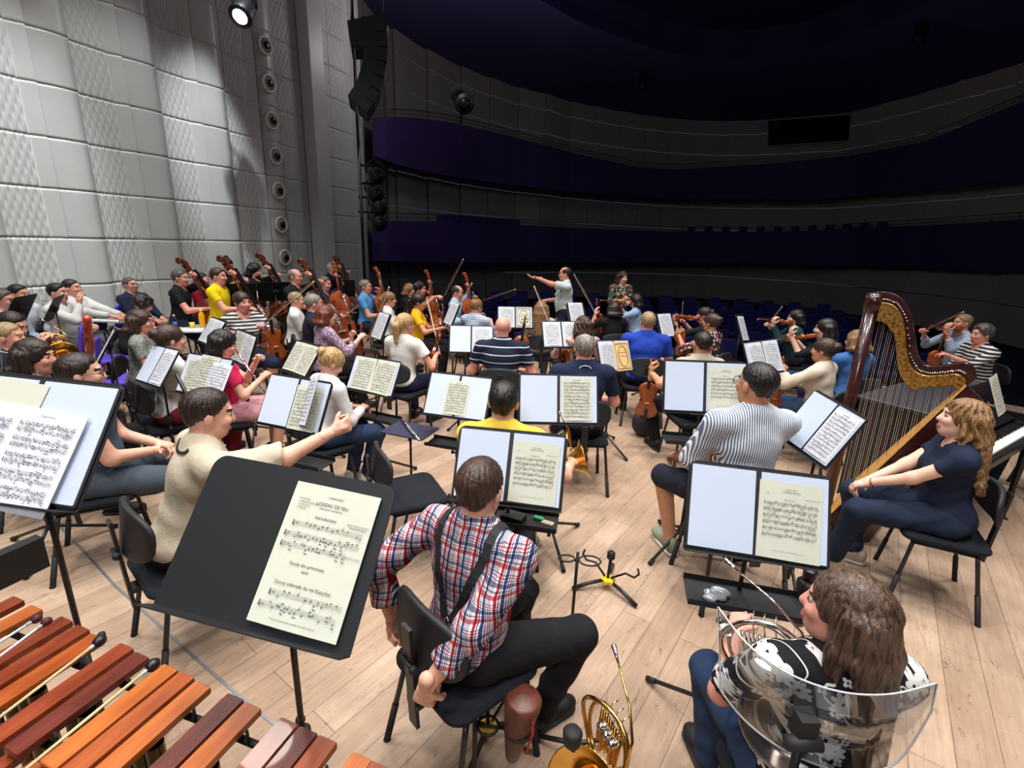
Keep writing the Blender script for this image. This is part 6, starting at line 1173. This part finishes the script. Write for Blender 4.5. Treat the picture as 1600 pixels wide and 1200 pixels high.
# ================================================================== MARIMBA
def make_marimba():
    z = .90; o = empty('marimba', (-1.0, 1.0, 0), 0, 'marimba with rosewood bars in the bottom left corner', 'marimba'); O = Vector((-1.0, 1.0, 0)); rnd = random.Random(4); ang = R(19.5)
    d = Vector((math.sin(ang), math.cos(ang), 0)); s_ = Vector((d.y, -d.x, 0)); cols = [((176, 88, 34), (132, 58, 22)), ((150, 66, 32), (104, 40, 22)), ((196, 108, 44), (156, 76, 30)), ((112, 46, 30), (74, 28, 22)), ((160, 76, 30), (118, 50, 22))]
    ms = [wood(f'rosewood_{i}', a, c, .32, (30, 3, 30), .25) for i, (a, c) in enumerate(cols)]; pick = [1, 2, 1, 1, 0, 1, 3, 2, 0, 2, 3, 2, 4, 3, 4, 2, 1]
    ups = [(30, 934), (58, 948), (105, 966), (131, 979), (153, 993), (199, 1008), (223, 1022), (268, 1041), (293, 1053), (318, 1068), (369, 1087), (396, 1101), (453, 1125), (483, 1139), (513, 1153), (566, 1180), (596, 1194)]
    L0 = 0; ends = []
    for i, (x, y) in enumerate(ups):
        u = g(x, y, z); t = (u-g(596, 1194, z)).length/1.4; L = .235+.12*t; w_ = .054+.004*t; c = u-d*L/2; b = MB()
        pr = rrect(w_, L, .003, 2); b.plate(pr, -.020, .0, .0025); M = Matrix((s_, d, Vector((0, 0, 1)))).transposed().to_4x4(); M.translation = c-O; b.obj('bar', ms[pick[i]], o, M); ends.append((u-O, c-O, L))
        ub = MB(); ub.lathe([(.022, -.30), (.022, -.05)], n=16) if False else ub.tube([(0, 0, -.42), (0, 0, -.045)], .021, 16, cap=False); ub.obj('resonator_tube', mat('resonator', (92, 78, 52), .35, 1), o, Matrix.Translation(c-O))
        if i in (1, 4, 6, 9, 11, 14):
            for q in (.22, .78): pb_ = MB(); pp = u-O-d*L*q+s_*(w_*.75); pb_.tube([pp+Vector((0, 0, -.05)), pp+Vector((0, 0, -.002))], .004, 6); pb_.obj('cord_post', RUB, o)
    for i in range(18):                                            # lower row of natural bars
        u = Vector((-1.52, .985, 0)).lerp(Vector((-.30, .60, 0)), i/17.0)-O; t = 1-i/17; L = .24+.1*t; w_ = .038; c = u-d*L/2; b = MB(); b.plate(rrect(w_, L, .003, 2), -.020, 0, .0025); M = Matrix((s_, d, Vector((0, 0, 1)))).transposed().to_4x4(); M.translation = c+Vector((0, 0, z-.03)); b.obj('bar', ms[(i*3+1) % 5], o, M); ub = MB(); ub.tube([(0, 0, -.45), (0, 0, -.05)], .023, 16, cap=False); ub.obj('resonator_tube', mat('resonator', (92, 78, 52), .35, 1), o, Matrix.Translation(c+Vector((0, 0, z-.03))))
    fr = mat('marimba_frame', (20, 20, 22), .5)
    for q, dz_ in ((.2, -.05), (.8, -.05), (.5, -.10)):
        b = MB(); P_ = [e[0]-d*e[2]*q+Vector((0, 0, dz_)) for e in ends]; P_ = [P_[0]-(P_[-1]-P_[0]).normalized()*.25]+P_+[P_[-1]+(P_[-1]-P_[0]).normalized()*.06]; b.tube(P_, .011, 6); b.obj('frame_rail', fr, o)
    for e, k in ((ends[0], -.45),):
        b = MB(); a = (ends[-1][0]-ends[0][0]).normalized(); c = e[1]+a*k; b.box(c+Vector((0, 0, -.12)), (.05, .9, .14), Matrix.Rotation(-ang, 3, 'Z')); b.tube([c+Vector((0, 0, -.18)), Vector((c.x, c.y, .03))], .022, 10); b.obj('end_frame', fr, o)
    return o
make_marimba()
def mallet(a, c, hm, lab, hr=.017, sm_=None):
    A, Cc = Vector(a), Vector(c); o = empty('mallet', A, 0, lab, 'mallet', 'mallets lying on the marimba'); b = MB(); b.tube([(0, 0, 0), (Cc-A)], .0042, 8); b.obj('shaft', sm_ or wood('birch', (226, 200, 150), (206, 176, 124), .4), o)
    b = MB(); d = (A-Cc).normalized(); M = d.to_track_quat('Z', 'Y').to_matrix(); pr = [(hr*math.sin(t), -hr*1.1*math.cos(t)) for t in np.linspace(.1, PI-.1, 9)]; b.lathe(pr, d*hr*.6, M, 14); b.obj('head', hm, o)
    b = MB(); b.tube([-d*.004, -d*.02], .0055, 8); b.obj('ferrule', mat('pale_sleeve', (190, 196, 206), .5), o)
mb_ = mat('mallet_black', (26, 26, 32), .35); mr_ = mat('mallet_red', (84, 34, 40), .5)
mallet(g(150, 1006, .905), g(-10, 1128, .90), mb_, 'mallet with black head, left one of the two black-headed mallets'); mallet(g(233, 1044, .905), g(38, 1204, .90), mb_, 'mallet with black head, right one of the two black-headed mallets', .018)
mallet(g(52, 970, .905), g(-30, 1022, .90), mr_, 'left mallet of the dark red pair at the left edge', .014, PAPER); mallet(g(68, 975, .905), g(-20, 1040, .90), mr_, 'right mallet of the dark red pair at the left edge', .014, PAPER)
mallet(g(203, 1050, .885), g(110, 1120, .875), mr_, 'short dark red mallet tucked between the marimba bars', .013)
# ================================================================== SHIELDS, SMALL STANDS AND OTHER THINGS
def shield(label, c, yaw, rad, a0, a1, z0, z1, pole=True, drop=0.0, tilt=0):
    o = empty('acoustic_shield', (c[0], c[1], 0), -R(yaw), label, 'acoustic shield'); b = MB(); N = 28; V = []; F = []
    for i in range(N+1):
        f = i/N; a = R(a0+(a1-a0)*f); e = abs(2*f-1); zt = z1-drop*(1-e**2)+.0; zb = z0+(z1-z0)*.55*max(0, (e-.35)/.65)**2.2
        V += [(rad*math.sin(a), -rad*math.cos(a), zb), (rad*math.sin(a)*.92, -rad*math.cos(a)*.92-tilt, zt)]
    n = len(V); V2 = [(x*1.012, y*1.012, z) for x, y, z in V]
    for i in range(N): k = 2*i; F += [(k, k+2, k+3, k+1), (n+k, n+k+1, n+k+3, n+k+2)]
    b.add(V+V2, F, 0, True); b.obj('panel', clear_mat(), o); b = MB(); top_ = [V[2*i+1] for i in range(N+1)]; bo = [V[2*i] for i in range(N, -1, -1)]; b.tube(top_+bo, .0024, 5, closed=True); b.obj('panel_edge', mat('acrylic_edge', (214, 216, 220), .3), o)
    if pole:
        y = -rad-.03; b = MB(); b.tube([(0, y, .14), (0, y, z0+.12)], .012, 10); b.obj('pole', BLK, o); b = MB(); b.box((0, y+.01, z0+.15), (.07, .05, .09)); b.tube([(-.07, y-.01, z0+.12), (.07, y-.01, z0+.12)], .022, 12); b.obj('clamp', PLA, o)
        for i in range(3): l = link('leg', DSK['g'], o, None, Matrix.Translation((0, y, 0)) @ Matrix.Rotation(R(90+120*i), 4, 'Z')); link('rubber_foot', DSK['f'], l)
    return o
tp_ = [(1122, 948, 1.06), (1160, 998, 1.05), (1205, 1036, 1.04), (1258, 1064, 1.03), (1325, 1083, 1.02), (1395, 1084, 1.02), (1464, 1067, 1.03)]; bt_ = [(1126, 1080, .90), (1162, 1124, .84), (1212, 1164, .80), (1268, 1192, .78), (1335, 1208, .78), (1402, 1190, .80), (1455, 1112, .96)]
o = empty('acoustic_shield', (.86, .84, 0), 0, 'curved clear acoustic shield behind the floral shirt woman', 'acoustic shield'); N = 30; b = MB(); TP = []; BT = []
def crv(P, t):
    f = t*(len(P)-1); k = min(int(f), len(P)-2); f -= k; a, b_, c_, d_ = P[max(k-1, 0)], P[k], P[k+1], P[min(k+2, len(P)-1)]; return .5*((2*b_)+(c_-a)*f+(2*a-5*b_+4*c_-d_)*f*f+(3*b_-a-3*c_+d_)*f**3)
P1 = [g(*t)-o.location for t in tp_]; P2 = [g(*t)-o.location for t in bt_]
TP = [crv(P1, k/N) for k in range(N+1)]; BT = [crv(P2, k/N) for k in range(N+1)]; V = TP+BT; b.add(V, [(k, k+1, N+2+k, N+1+k) for k in range(N)], 0, True); so_ = b.obj('panel', clear_mat(), o); md = so_.modifiers.new('s', 'SOLIDIFY'); md.thickness = .004
b = MB(); b.tube(TP+BT[::-1], .0026, 6, closed=True); b.obj('panel_edge', mat('acrylic_edge', (214, 216, 220), .3), o)
cc_ = g(1256, 1132, .90)-o.location; b = MB(); b.box(cc_, (.05, .05, .07)); b.tube([cc_+Vector((-.05, -.02, -.04)), cc_+Vector((.04, -.02, -.04))], .02, 12); b.obj('clamp', PLA, o); b = MB(); b.tube([cc_, Vector((cc_.x, cc_.y-.02, .12))], .012, 10); b.obj('pole', BLK, o)
for k in range(3): l = link('leg', DSK['g'], o, None, Matrix.Translation((cc_.x, cc_.y-.02, 0)) @ Matrix.Rotation(R(90+120*k), 4, 'Z')); link('rubber_foot', DSK['f'], l)
c = g(120, 690, .75); shield('clear acoustic shield beside the denim shirt man', (c.x, c.y+.2), 40, .34, -60, 50, .62, 1.05, True, .02)
c = g(30, 600, 1.0); shield('large clear shield behind the dark-haired woman in profile', (c.x, c.y+.3), 30, .42, -60, 60, .8, 1.22, True, -.05)
def peg_stand(x, y, lab, rot, yellow=True):
    c = g(x, y, 0); o = empty('instrument_stand', (c.x, c.y, 0), R(rot), lab, 'instrument stand'); b = MB(); b.plate([(.05*math.cos(a)*(1 if i % 2 else .7), .05*math.sin(a)*(1 if i % 2 else .7)) for i, a in enumerate(np.linspace(0, 2*PI, 13)[:-1])], .045, .075, .006); b.obj('hub', mat('hub_yellow', (236, 196, 30), .4) if yellow else BLK, o)
    for i in range(3): a = R(100+120*i); b = MB(); b.tube([(.03*math.cos(a), .03*math.sin(a), .06), (.13*math.cos(a), .13*math.sin(a), .045), (.23*math.cos(a), .23*math.sin(a), .014)], [.011, .012, .014], 8); b.obj('leg', BLK, o)
    b = MB(); b.tube([(0, 0, .07), (.0, .02, .20)], .010, 8); b.lathe([(.014, 0), (.026, .01), (.026, .045), (.012, .06)], (0, .02, .20), None, 12); b.obj('peg', RUB, o)
    for sx in (1, -1): b = MB(); b.tube([(.02*sx, 0, .08), (.10*sx, .03, .13), (.16*sx, .02, .13), (.185*sx, .02, .165), (.175*sx, .02, .20)], .007, 8); b.obj('hook', RUB, o)
    return o
peg_stand(948, 918, 'black instrument stand with a yellow hub on the open floor', -30); peg_stand(762, 1150, 'black instrument stand with a yellow hub under the plaid shirt man', 30)
c = g(905, 1190, .0); o = empty('padded_peg', (c.x-.02, c.y, 0), 0, 'black padded peg beside the golden french horn', 'instrument stand'); a = g(895, 1145, .62)-o.location; b = MB(); b.tube([(0, 0, .02), (a.x, a.y, a.z-.04)], .010, 8); b.obj('post', BLK, o); b = MB(); b.lathe([(.012, -.05), (.028, -.04), (.032, .0), (.024, .012)], a, None, 14); b.obj('pad', RUB, o)
for i in range(3): b = MB(); t = R(30+120*i); b.tube([(0, 0, .10), (.2*math.cos(t), .2*math.sin(t), .012)], .010, 8); b.obj('leg', BLK, o)
# brown horn mute in a ring holder
c = g(812, 1120, .36); o = empty('horn_mute', c, 0, 'brown leather horn mute with a red strap in a ring holder', 'mute'); b = MB(); b.lathe([(.018, -.22), (.028, -.20), (.045, -.10), (.070, .06), (.072, .09), (.060, .10)], (0, 0, 0), Matrix.Rotation(R(6), 3, 'Y'), 20); b.obj('cone', wood('mute_brown', (104, 52, 38), (72, 32, 24), .4, (20, 20, 3)), o)
b = MB(); b.tube([(.0, -.05, .10), (.045, -.05, .06), (.05, -.045, -.02), (.03, -.035, -.14)], .005, 6); b.obj('strap', mat('strap_red', (214, 36, 44), .6), o)
o2 = empty('ring_holder', c, 0, 'black ring holder around the brown horn mute', 'holder'); b = MB(); b.tube([(.052*math.cos(a), .052*math.sin(a), -.06) for a in np.linspace(0, 2*PI, 25)[:-1]], .007, 8, closed=True); b.tube([(-.17*1, 0, -.05), (-.052, 0, -.06)], .007, 6); b.tube([(-.12+.04*math.cos(a), .04*math.sin(a), -.05) for a in np.linspace(0, 2*PI, 21)[:-1]], .006, 6, closed=True); b.obj('rings', RUB, o2); b = MB(); b.tube([(-.17, 0, .05), (-.17, 0, -c.z+.02)], .010, 8); b.obj('post', BLK, o2)
# black mute case on the stand at the right, ring holders
st = STANDS['n']['o']; c = g(1258, 930, .78); o = empty('horn_mute', c, 0, 'black horn mute held on the right-hand stand', 'mute'); b = MB(); b.lathe([(.02, -.14), (.036, -.10), (.04, .06), (.03, .07), (.02, .075), (.026, .08), (.026, .11), (.016, .12)], n=18); b.obj('cone', mat('mute_dark', (36, 26, 26), .4), o); b = MB(); b.tube([(.04, 0, .03), (.07, 0, .04), (.075, 0, .09)], .005, 6); b.obj('hook', RUB, o)
c = g(916, 876, .42); o = empty('ring_holder', c, 0, 'black double ring holder on a pole behind the yellow shirt man', 'holder'); b = MB(); b.tube([(.06*math.cos(a)+.02, .045*math.sin(a), 0) for a in np.linspace(0, 2*PI, 25)[:-1]], .005, 6, closed=True); b.tube([(.045*math.cos(a)-.11, .03*math.sin(a), .01) for a in np.linspace(0, 2*PI, 21)[:-1]], .005, 6, closed=True); b.tube([(-.065, 0, 0), (-.04, 0, 0)], .008, 6); b.tube([(-.05, 0, .05), (-.05, 0, -c.z+.02)], .009, 8); b.obj('rings', RUB, o)
# bottles, trays and bags
def bottle(p, lab, body, cap, liquid=None, s=1.0):
    o = empty('bottle', p, 0, lab, 'bottle'); o.scale = (s, s, s); b = MB(); b.lathe([(.028, 0), (.033, .006), (.033, .13), (.028, .155), (.013, .18), (.013, .195)], n=18); b.obj('body', body, o); b = MB(); b.lathe([(.015, .19), (.0155, .192), (.0155, .208), (.013, .21)], n=14); b.obj('cap', cap, o); b = MB(); b.lathe([(.0336, .05), (.0336, .10)], n=18); b.obj('label_band', mat('label_blue', (60, 110, 190), .5), o) if liquid is None else None; return o
c = g(781, 868, .0); bottle(Vector((c.x, c.y, 0)), 'clear water bottle with a blue cap on the floor beside the plaid man', clear_mat('clear_bottle', (.75, .85, .9)), mat('cap_blue', (50, 130, 200), .4), s=1.5)
w_ = g(300, 512, .80); tb_ = [(g(300, 512, .76), .95, .55, 75, 'white table with juice and cups in front of the first bassist'), (g(165, 497, .78), 1.1, .45, 95, 'long white table in front of the white-shirted men')]
for i, (c, lx, ly, yaw, lab) in enumerate(tb_):
    o = empty('folding_table', (c.x, c.y, 0), -R(yaw-90), lab, 'table', 'white tables at the back left'); b = MB(); b.plate(rrect(lx, ly, .03), c.z-.025, c.z, .005); b.obj('table_top', mat('table_white', (228, 230, 228), .5), o)
    for x in (-1, 1):
        for y in (-1, 1): b = MB(); b.tube([(x*(lx/2-.07), y*(ly/2-.06), c.z-.02), (x*(lx/2-.05), y*(ly/2-.05), 0)], .013, 8); b.obj('leg', CHR, o)
T1 = tb_[0][0]; T2 = tb_[1][0]
bottle(T1+Vector((.12, .06, .001)), 'orange juice bottle on the white table', mat('juice', (245, 176, 10), .3), mat('cap_white', (235, 235, 235), .4), 1, 1.25); bottle(T1+Vector((-.18, -.08, .001)), 'small clear water bottle on the white table', clear_mat('clear_bottle', (.75, .85, .9)), mat('cap_white', (235, 235, 235), .4), s=.9)
o = empty('paper_cup', T1+Vector((.02, -.02, .0)), 0, 'yellow paper cup left of the juice bottle', 'cup'); b = MB(); b.lathe([(.026, .001), (.036, .08), (.033, .079), (.024, .006)], n=16); b.obj('cup_wall', mat('cup_yellow', (238, 204, 60), .5), o)
f = SDF(.012); f.cap((-.20, 0, .03), (.2, .03, .035), .035, .03, .03).cap((-.05, -.06, .03), (.12, .05, .05), .035, .03, .03).cap((-.15, .05, .02), (.02, -.04, .04), .03, .03, .03); f.warp = lambda X: .008*np.sin(60*X[..., 0]+30*X[..., 1])
v, q_, m_ = f.build(); o = link('crumpled_cloth', npmesh('crumpled_cloth', v, q_), None, cl('bright_pink', (216, 30, 90))); o.location = T2+Vector((-.30, -.05, .008)); tag(o, 'crumpled bright pink cloth on the long white table', 'cloth')
f = SDF(.014); f.cap((-.16, 0, .03), (.16, .02, .05), .04, .05, .04).cap((0, -.05, .04), (.1, .06, .07), .05, .03, .04); f.warp = lambda X: .01*np.sin(50*X[..., 0]+20*X[..., 2])
v, q_, m_ = f.build(); o = link('folded_jacket', npmesh('folded_jacket', v, q_), None, BKS); o.location = T2+Vector((.35, .02, .012)); tag(o, 'black jacket lying on the long white table', 'jacket')
# purple seats at the back left
def make_purple():
    o = empty('purple_chair'); m = mat('seat_purple', (84, 60, 190), .6); b = MB(); b.pad([(.22*math.copysign(abs(math.cos(a))**.5, math.cos(a)), .21*math.copysign(abs(math.sin(a))**.5, math.sin(a))) for a in np.linspace(0, 2*PI, 33)[:-1]], -.03, .03, .08, (0, 0, .44)); b.obj('seat', m, o)
    b = MB(); b.pad([(.22*math.copysign(abs(math.cos(a))**.5, math.cos(a)), .21*math.copysign(abs(math.sin(a))**.5, math.sin(a))) for a in np.linspace(0, 2*PI, 33)[:-1]], -.02, .02, .08, (0, -.23, .72), Matrix.Rotation(R(80), 3, 'X')); b.obj('backrest', m, o)
    for x in (-1, 1):
        for y in (-1, 1): b = MB(); b.tube([(x*.17, y*.16, .42), (x*.21, y*.2, 0)], .012, 8); b.obj('leg', CHR, o)
    return o
PC = Proto(make_purple); lst = [(174, 560, .45, 60, 'behind the red bassoon stand'), (195, 592, .45, 62, 'left of the grey tee woman'), (172, 500, .75, 90, 'right end of the long white table'), (254, 466, .75, 85, 'just left of the first bassist'), (198, 470, .8, 100, 'under the man in a navy sweater')]
for x, y, z, yaw, w2 in lst:
    c = g(x, y, z) if 'under' not in w2 else PUR_P['w']((0, 0, 0)); o = PC.get(); o.location = (c.x, c.y, 0); o.rotation_euler = (0, 0, -R(yaw)); tag(o, 'purple chair '+w2, 'chair', 'purple chairs at the back left')
# empty chairs
c = g(640, 765, .47); chair((c.x, c.y), 62, 'empty black chair between the large stand and the plaid shirt man')
rc = g(258, 645, .47); chair((rc.x, rc.y), 35, 'black chair with a red cloth on its seat', s=1.0)
f = SDF(.01); f.ell((0, 0, .02), (.14, .11, .018)).cap((-.08, -.04, .02), (.1, .05, .03), .02, .015, .02); v, q_, m_ = f.build(); o = link('red_cloth', npmesh('red_cloth', v, q_), None, cl('red', (196, 30, 40))); o.location = (rc.x, rc.y, .468); tag(o, 'red cloth on the seat of an empty chair', 'cloth')
# tray with phone, pencils and keys on the left; straw bag
c = g(460, 740, .62); o = empty('equipment_tray', (c.x, c.y, 0), -R(20), 'black tray on a stand with a phone, behind the large black stand', 'tray'); b = MB(); b.plate(rrect(.44, .26, .02), .60, .612, .003); b.obj('tray', BLK, o); b = MB(); b.tube([(0, 0, .06), (0, 0, .60)], .009, 8); b.obj('pole', BLK, o)
for i in range(3): l = link('leg', DSK['g'], o, None, Matrix.Rotation(R(50+120*i), 4, 'Z')); link('rubber_foot', DSK['f'], l)
c2 = o.location+Vector((-.10, .03, .614)); ph = empty('phone', c2, R(-10), 'phone with a blue screen on the black tray', 'phone'); b = MB(); b.plate(rrect(.075, .155, .012), 0, .008, .002); b.obj('phone_case', BLK, ph); b = MB(); b.plate(rrect(.068, .145, .008), .008, .0085, .0002); b.obj('screen', mat('screen_blue', (46, 96, 150), .2), ph)
ph.rotation_euler = (0, 0, R(60))
for i in range(4): a = o.location+Vector((.06+.025*i, -.02+.012*i, .618)); q = empty('pencil', a, R(30+14*i), 'dark pencil on the black tray behind the large stand', 'pencil', 'pencils on the black tray'); b = MB(); b.tube([(0, -.075, 0), (0, .065, 0), (0, .078, 0)], [.0036, .0036, .0006], 6); b.obj('shaft', EBON, q)
c = g(428, 712, .35); o = empty('straw_bag', (c.x, c.y, .0), 0, 'yellow straw bag on the floor behind the large black stand', 'bag'); b = MB(); b.lathe([(.13, .0), (.15, .02), (.17, .24), (.165, .245), (.15, .2)], n=24); b.v = [(x, y*.6, z) for x, y, z in b.v]; b.obj('basket', wood('straw', (206, 176, 110), (160, 128, 70), .8, (40, 40, 40)), o); b = MB(); b.tube([(-.08, 0, .23), (-.07, 0, .34), (0, 0, .38), (.07, 0, .34), (.08, 0, .23)], .008, 8); b.obj('handle', PAPER, o)
c = g(1012, 640, .32); f = SDF(.014); f.ell((0, 0, .16), (.17, .11, .16)).ell((.02, 0, .26), (.13, .09, .10), k=.05); f.warp = lambda X: .006*np.sin(40*X[..., 0]+15*X[..., 2]); v, q_, m_ = f.build(); o = link('black_bag', npmesh('black_bag', v, q_), None, mat('bag_black', (34, 34, 38), .7, nb=.3)); o.location = (c.x, c.y, -.01); tag(o, 'soft black bag hanging below the royal blue polo man', 'bag')
# tray before the plaid man (pencil, eraser, green sharpener)
sh = STANDS['l']['o'].location; c = g(822, 812, .84); o = empty('equipment_tray', (c.x, c.y, 0), -R(10), 'black tray under the stand in front of the plaid shirt man', 'tray'); b = MB(); b.plate(rrect(.30, .14, .01), .828, .836, .002); b.box((0, .07, .845), (.30, .004, .02)); b.box((0, -.07, .845), (.30, .004, .02)); b.obj('tray', BLK, o)
for (dx, dy, nm, cc, lab, d_) in ((.06, .01, 'eraser', (40, 150, 96), 'green eraser on the tray before the plaid man', (.05, .025, .014)), (.10, -.02, 'notepad', (200, 180, 150), 'small tan notepad on the tray before the plaid man', (.06, .03, .008)), (-.06, .0, 'pencil_case', (30, 32, 36), 'dark pencil case on the tray before the plaid man', (.11, .07, .03))):
    q = empty(nm, (c.x+dx, c.y+dy, .8365), R(-25), lab, nm.replace('_', ' ')); b = MB(); b.plate(rrect(d_[0], d_[1], .004), 0, d_[2], .003); b.obj('body', mat(nm+'_c', cc, .5), q)
v = g(1160, 925, .70); sh_ = [x for x in C.objects if x.parent == STANDS['n']['o'] and x.name.startswith('accessory')]
sn = STANDS['n']; so2 = sn['o'].location; c = Vector((so2.x-.115, so2.y-.05, (sn['PM'] @ Vector((0, 0, -.03))).z-.36+.004)); o = empty('plastic_bag', c, R(20), 'small crumpled clear plastic bag on the right-hand stand shelf', 'plastic bag'); f = SDF(.006); f.ell((0, 0, .012), (.06, .035, .016)); f.warp = lambda X: .005*np.sin(130*X[..., 0]+90*X[..., 1]); v, q_, m_ = f.build(); link('film', npmesh('film', v, q_, False), o, mat('film', (190, 195, 200), .15, .3))
# tall microphone pole at the far left
c = g(36, 500, .6); o = empty('microphone_stand', (c.x, c.y, 0), 0, 'tall thin black microphone pole at the far left', 'microphone stand'); tp = g(25, 424, 1.75); h_ = 1.9; b = MB(); b.tube([(0, 0, 0), (-.03, 0, h_)], .008, 8); b.obj('pole', BLK, o); b = MB(); b.tube([(-.07, 0, h_), (.03, 0, h_)], .012, 8); b.obj('crossbar', BLK, o)
for i in range(3): b = MB(); t = R(120*i); b.tube([(0, 0, .12), (.28*math.cos(t), .28*math.sin(t), .012)], .009, 8); b.obj('leg', BLK, o)
# trombones lying low at the back left
def make_trombone():
    o = empty('trombone'); b = MB(); b.tube([(0, 0, 0), (0, .62, 0), (.02, .65, 0), (.05, .66, 0), (.08, .65, 0), (.10, .62, 0), (.10, -.05, 0)], .007, 8); b.obj('slide', GOLD, o); b = MB(); b.lathe([(.008, 0), (.012, .2), (.02, .38), (.04, .48), (.075, .54), (.11, .56), (.10, .552), (.03, .42)], (.0, .02, 0), Matrix.Rotation(R(100), 3, 'X'), 22); b.obj('bell', GOLD, o); return o
TB = Proto(make_trombone)
for i, (x, y, yaw, lab) in enumerate([(62, 520, 20, 'brass trombone resting near the dark-haired woman in profile'), (90, 522, 70, 'brass trombone resting under the long white table edge')]):
    c = g(x, y, .7); o = TB.get(); o.location = c; o.rotation_euler = (R(40), R(20), R(yaw)); tag(o, lab, 'trombone', 'trombones at the back left')
# conductor's stand and raised platform
v = g(905, 520, 0); b = MB(); c = P_CO['w']((0, 0, 0))
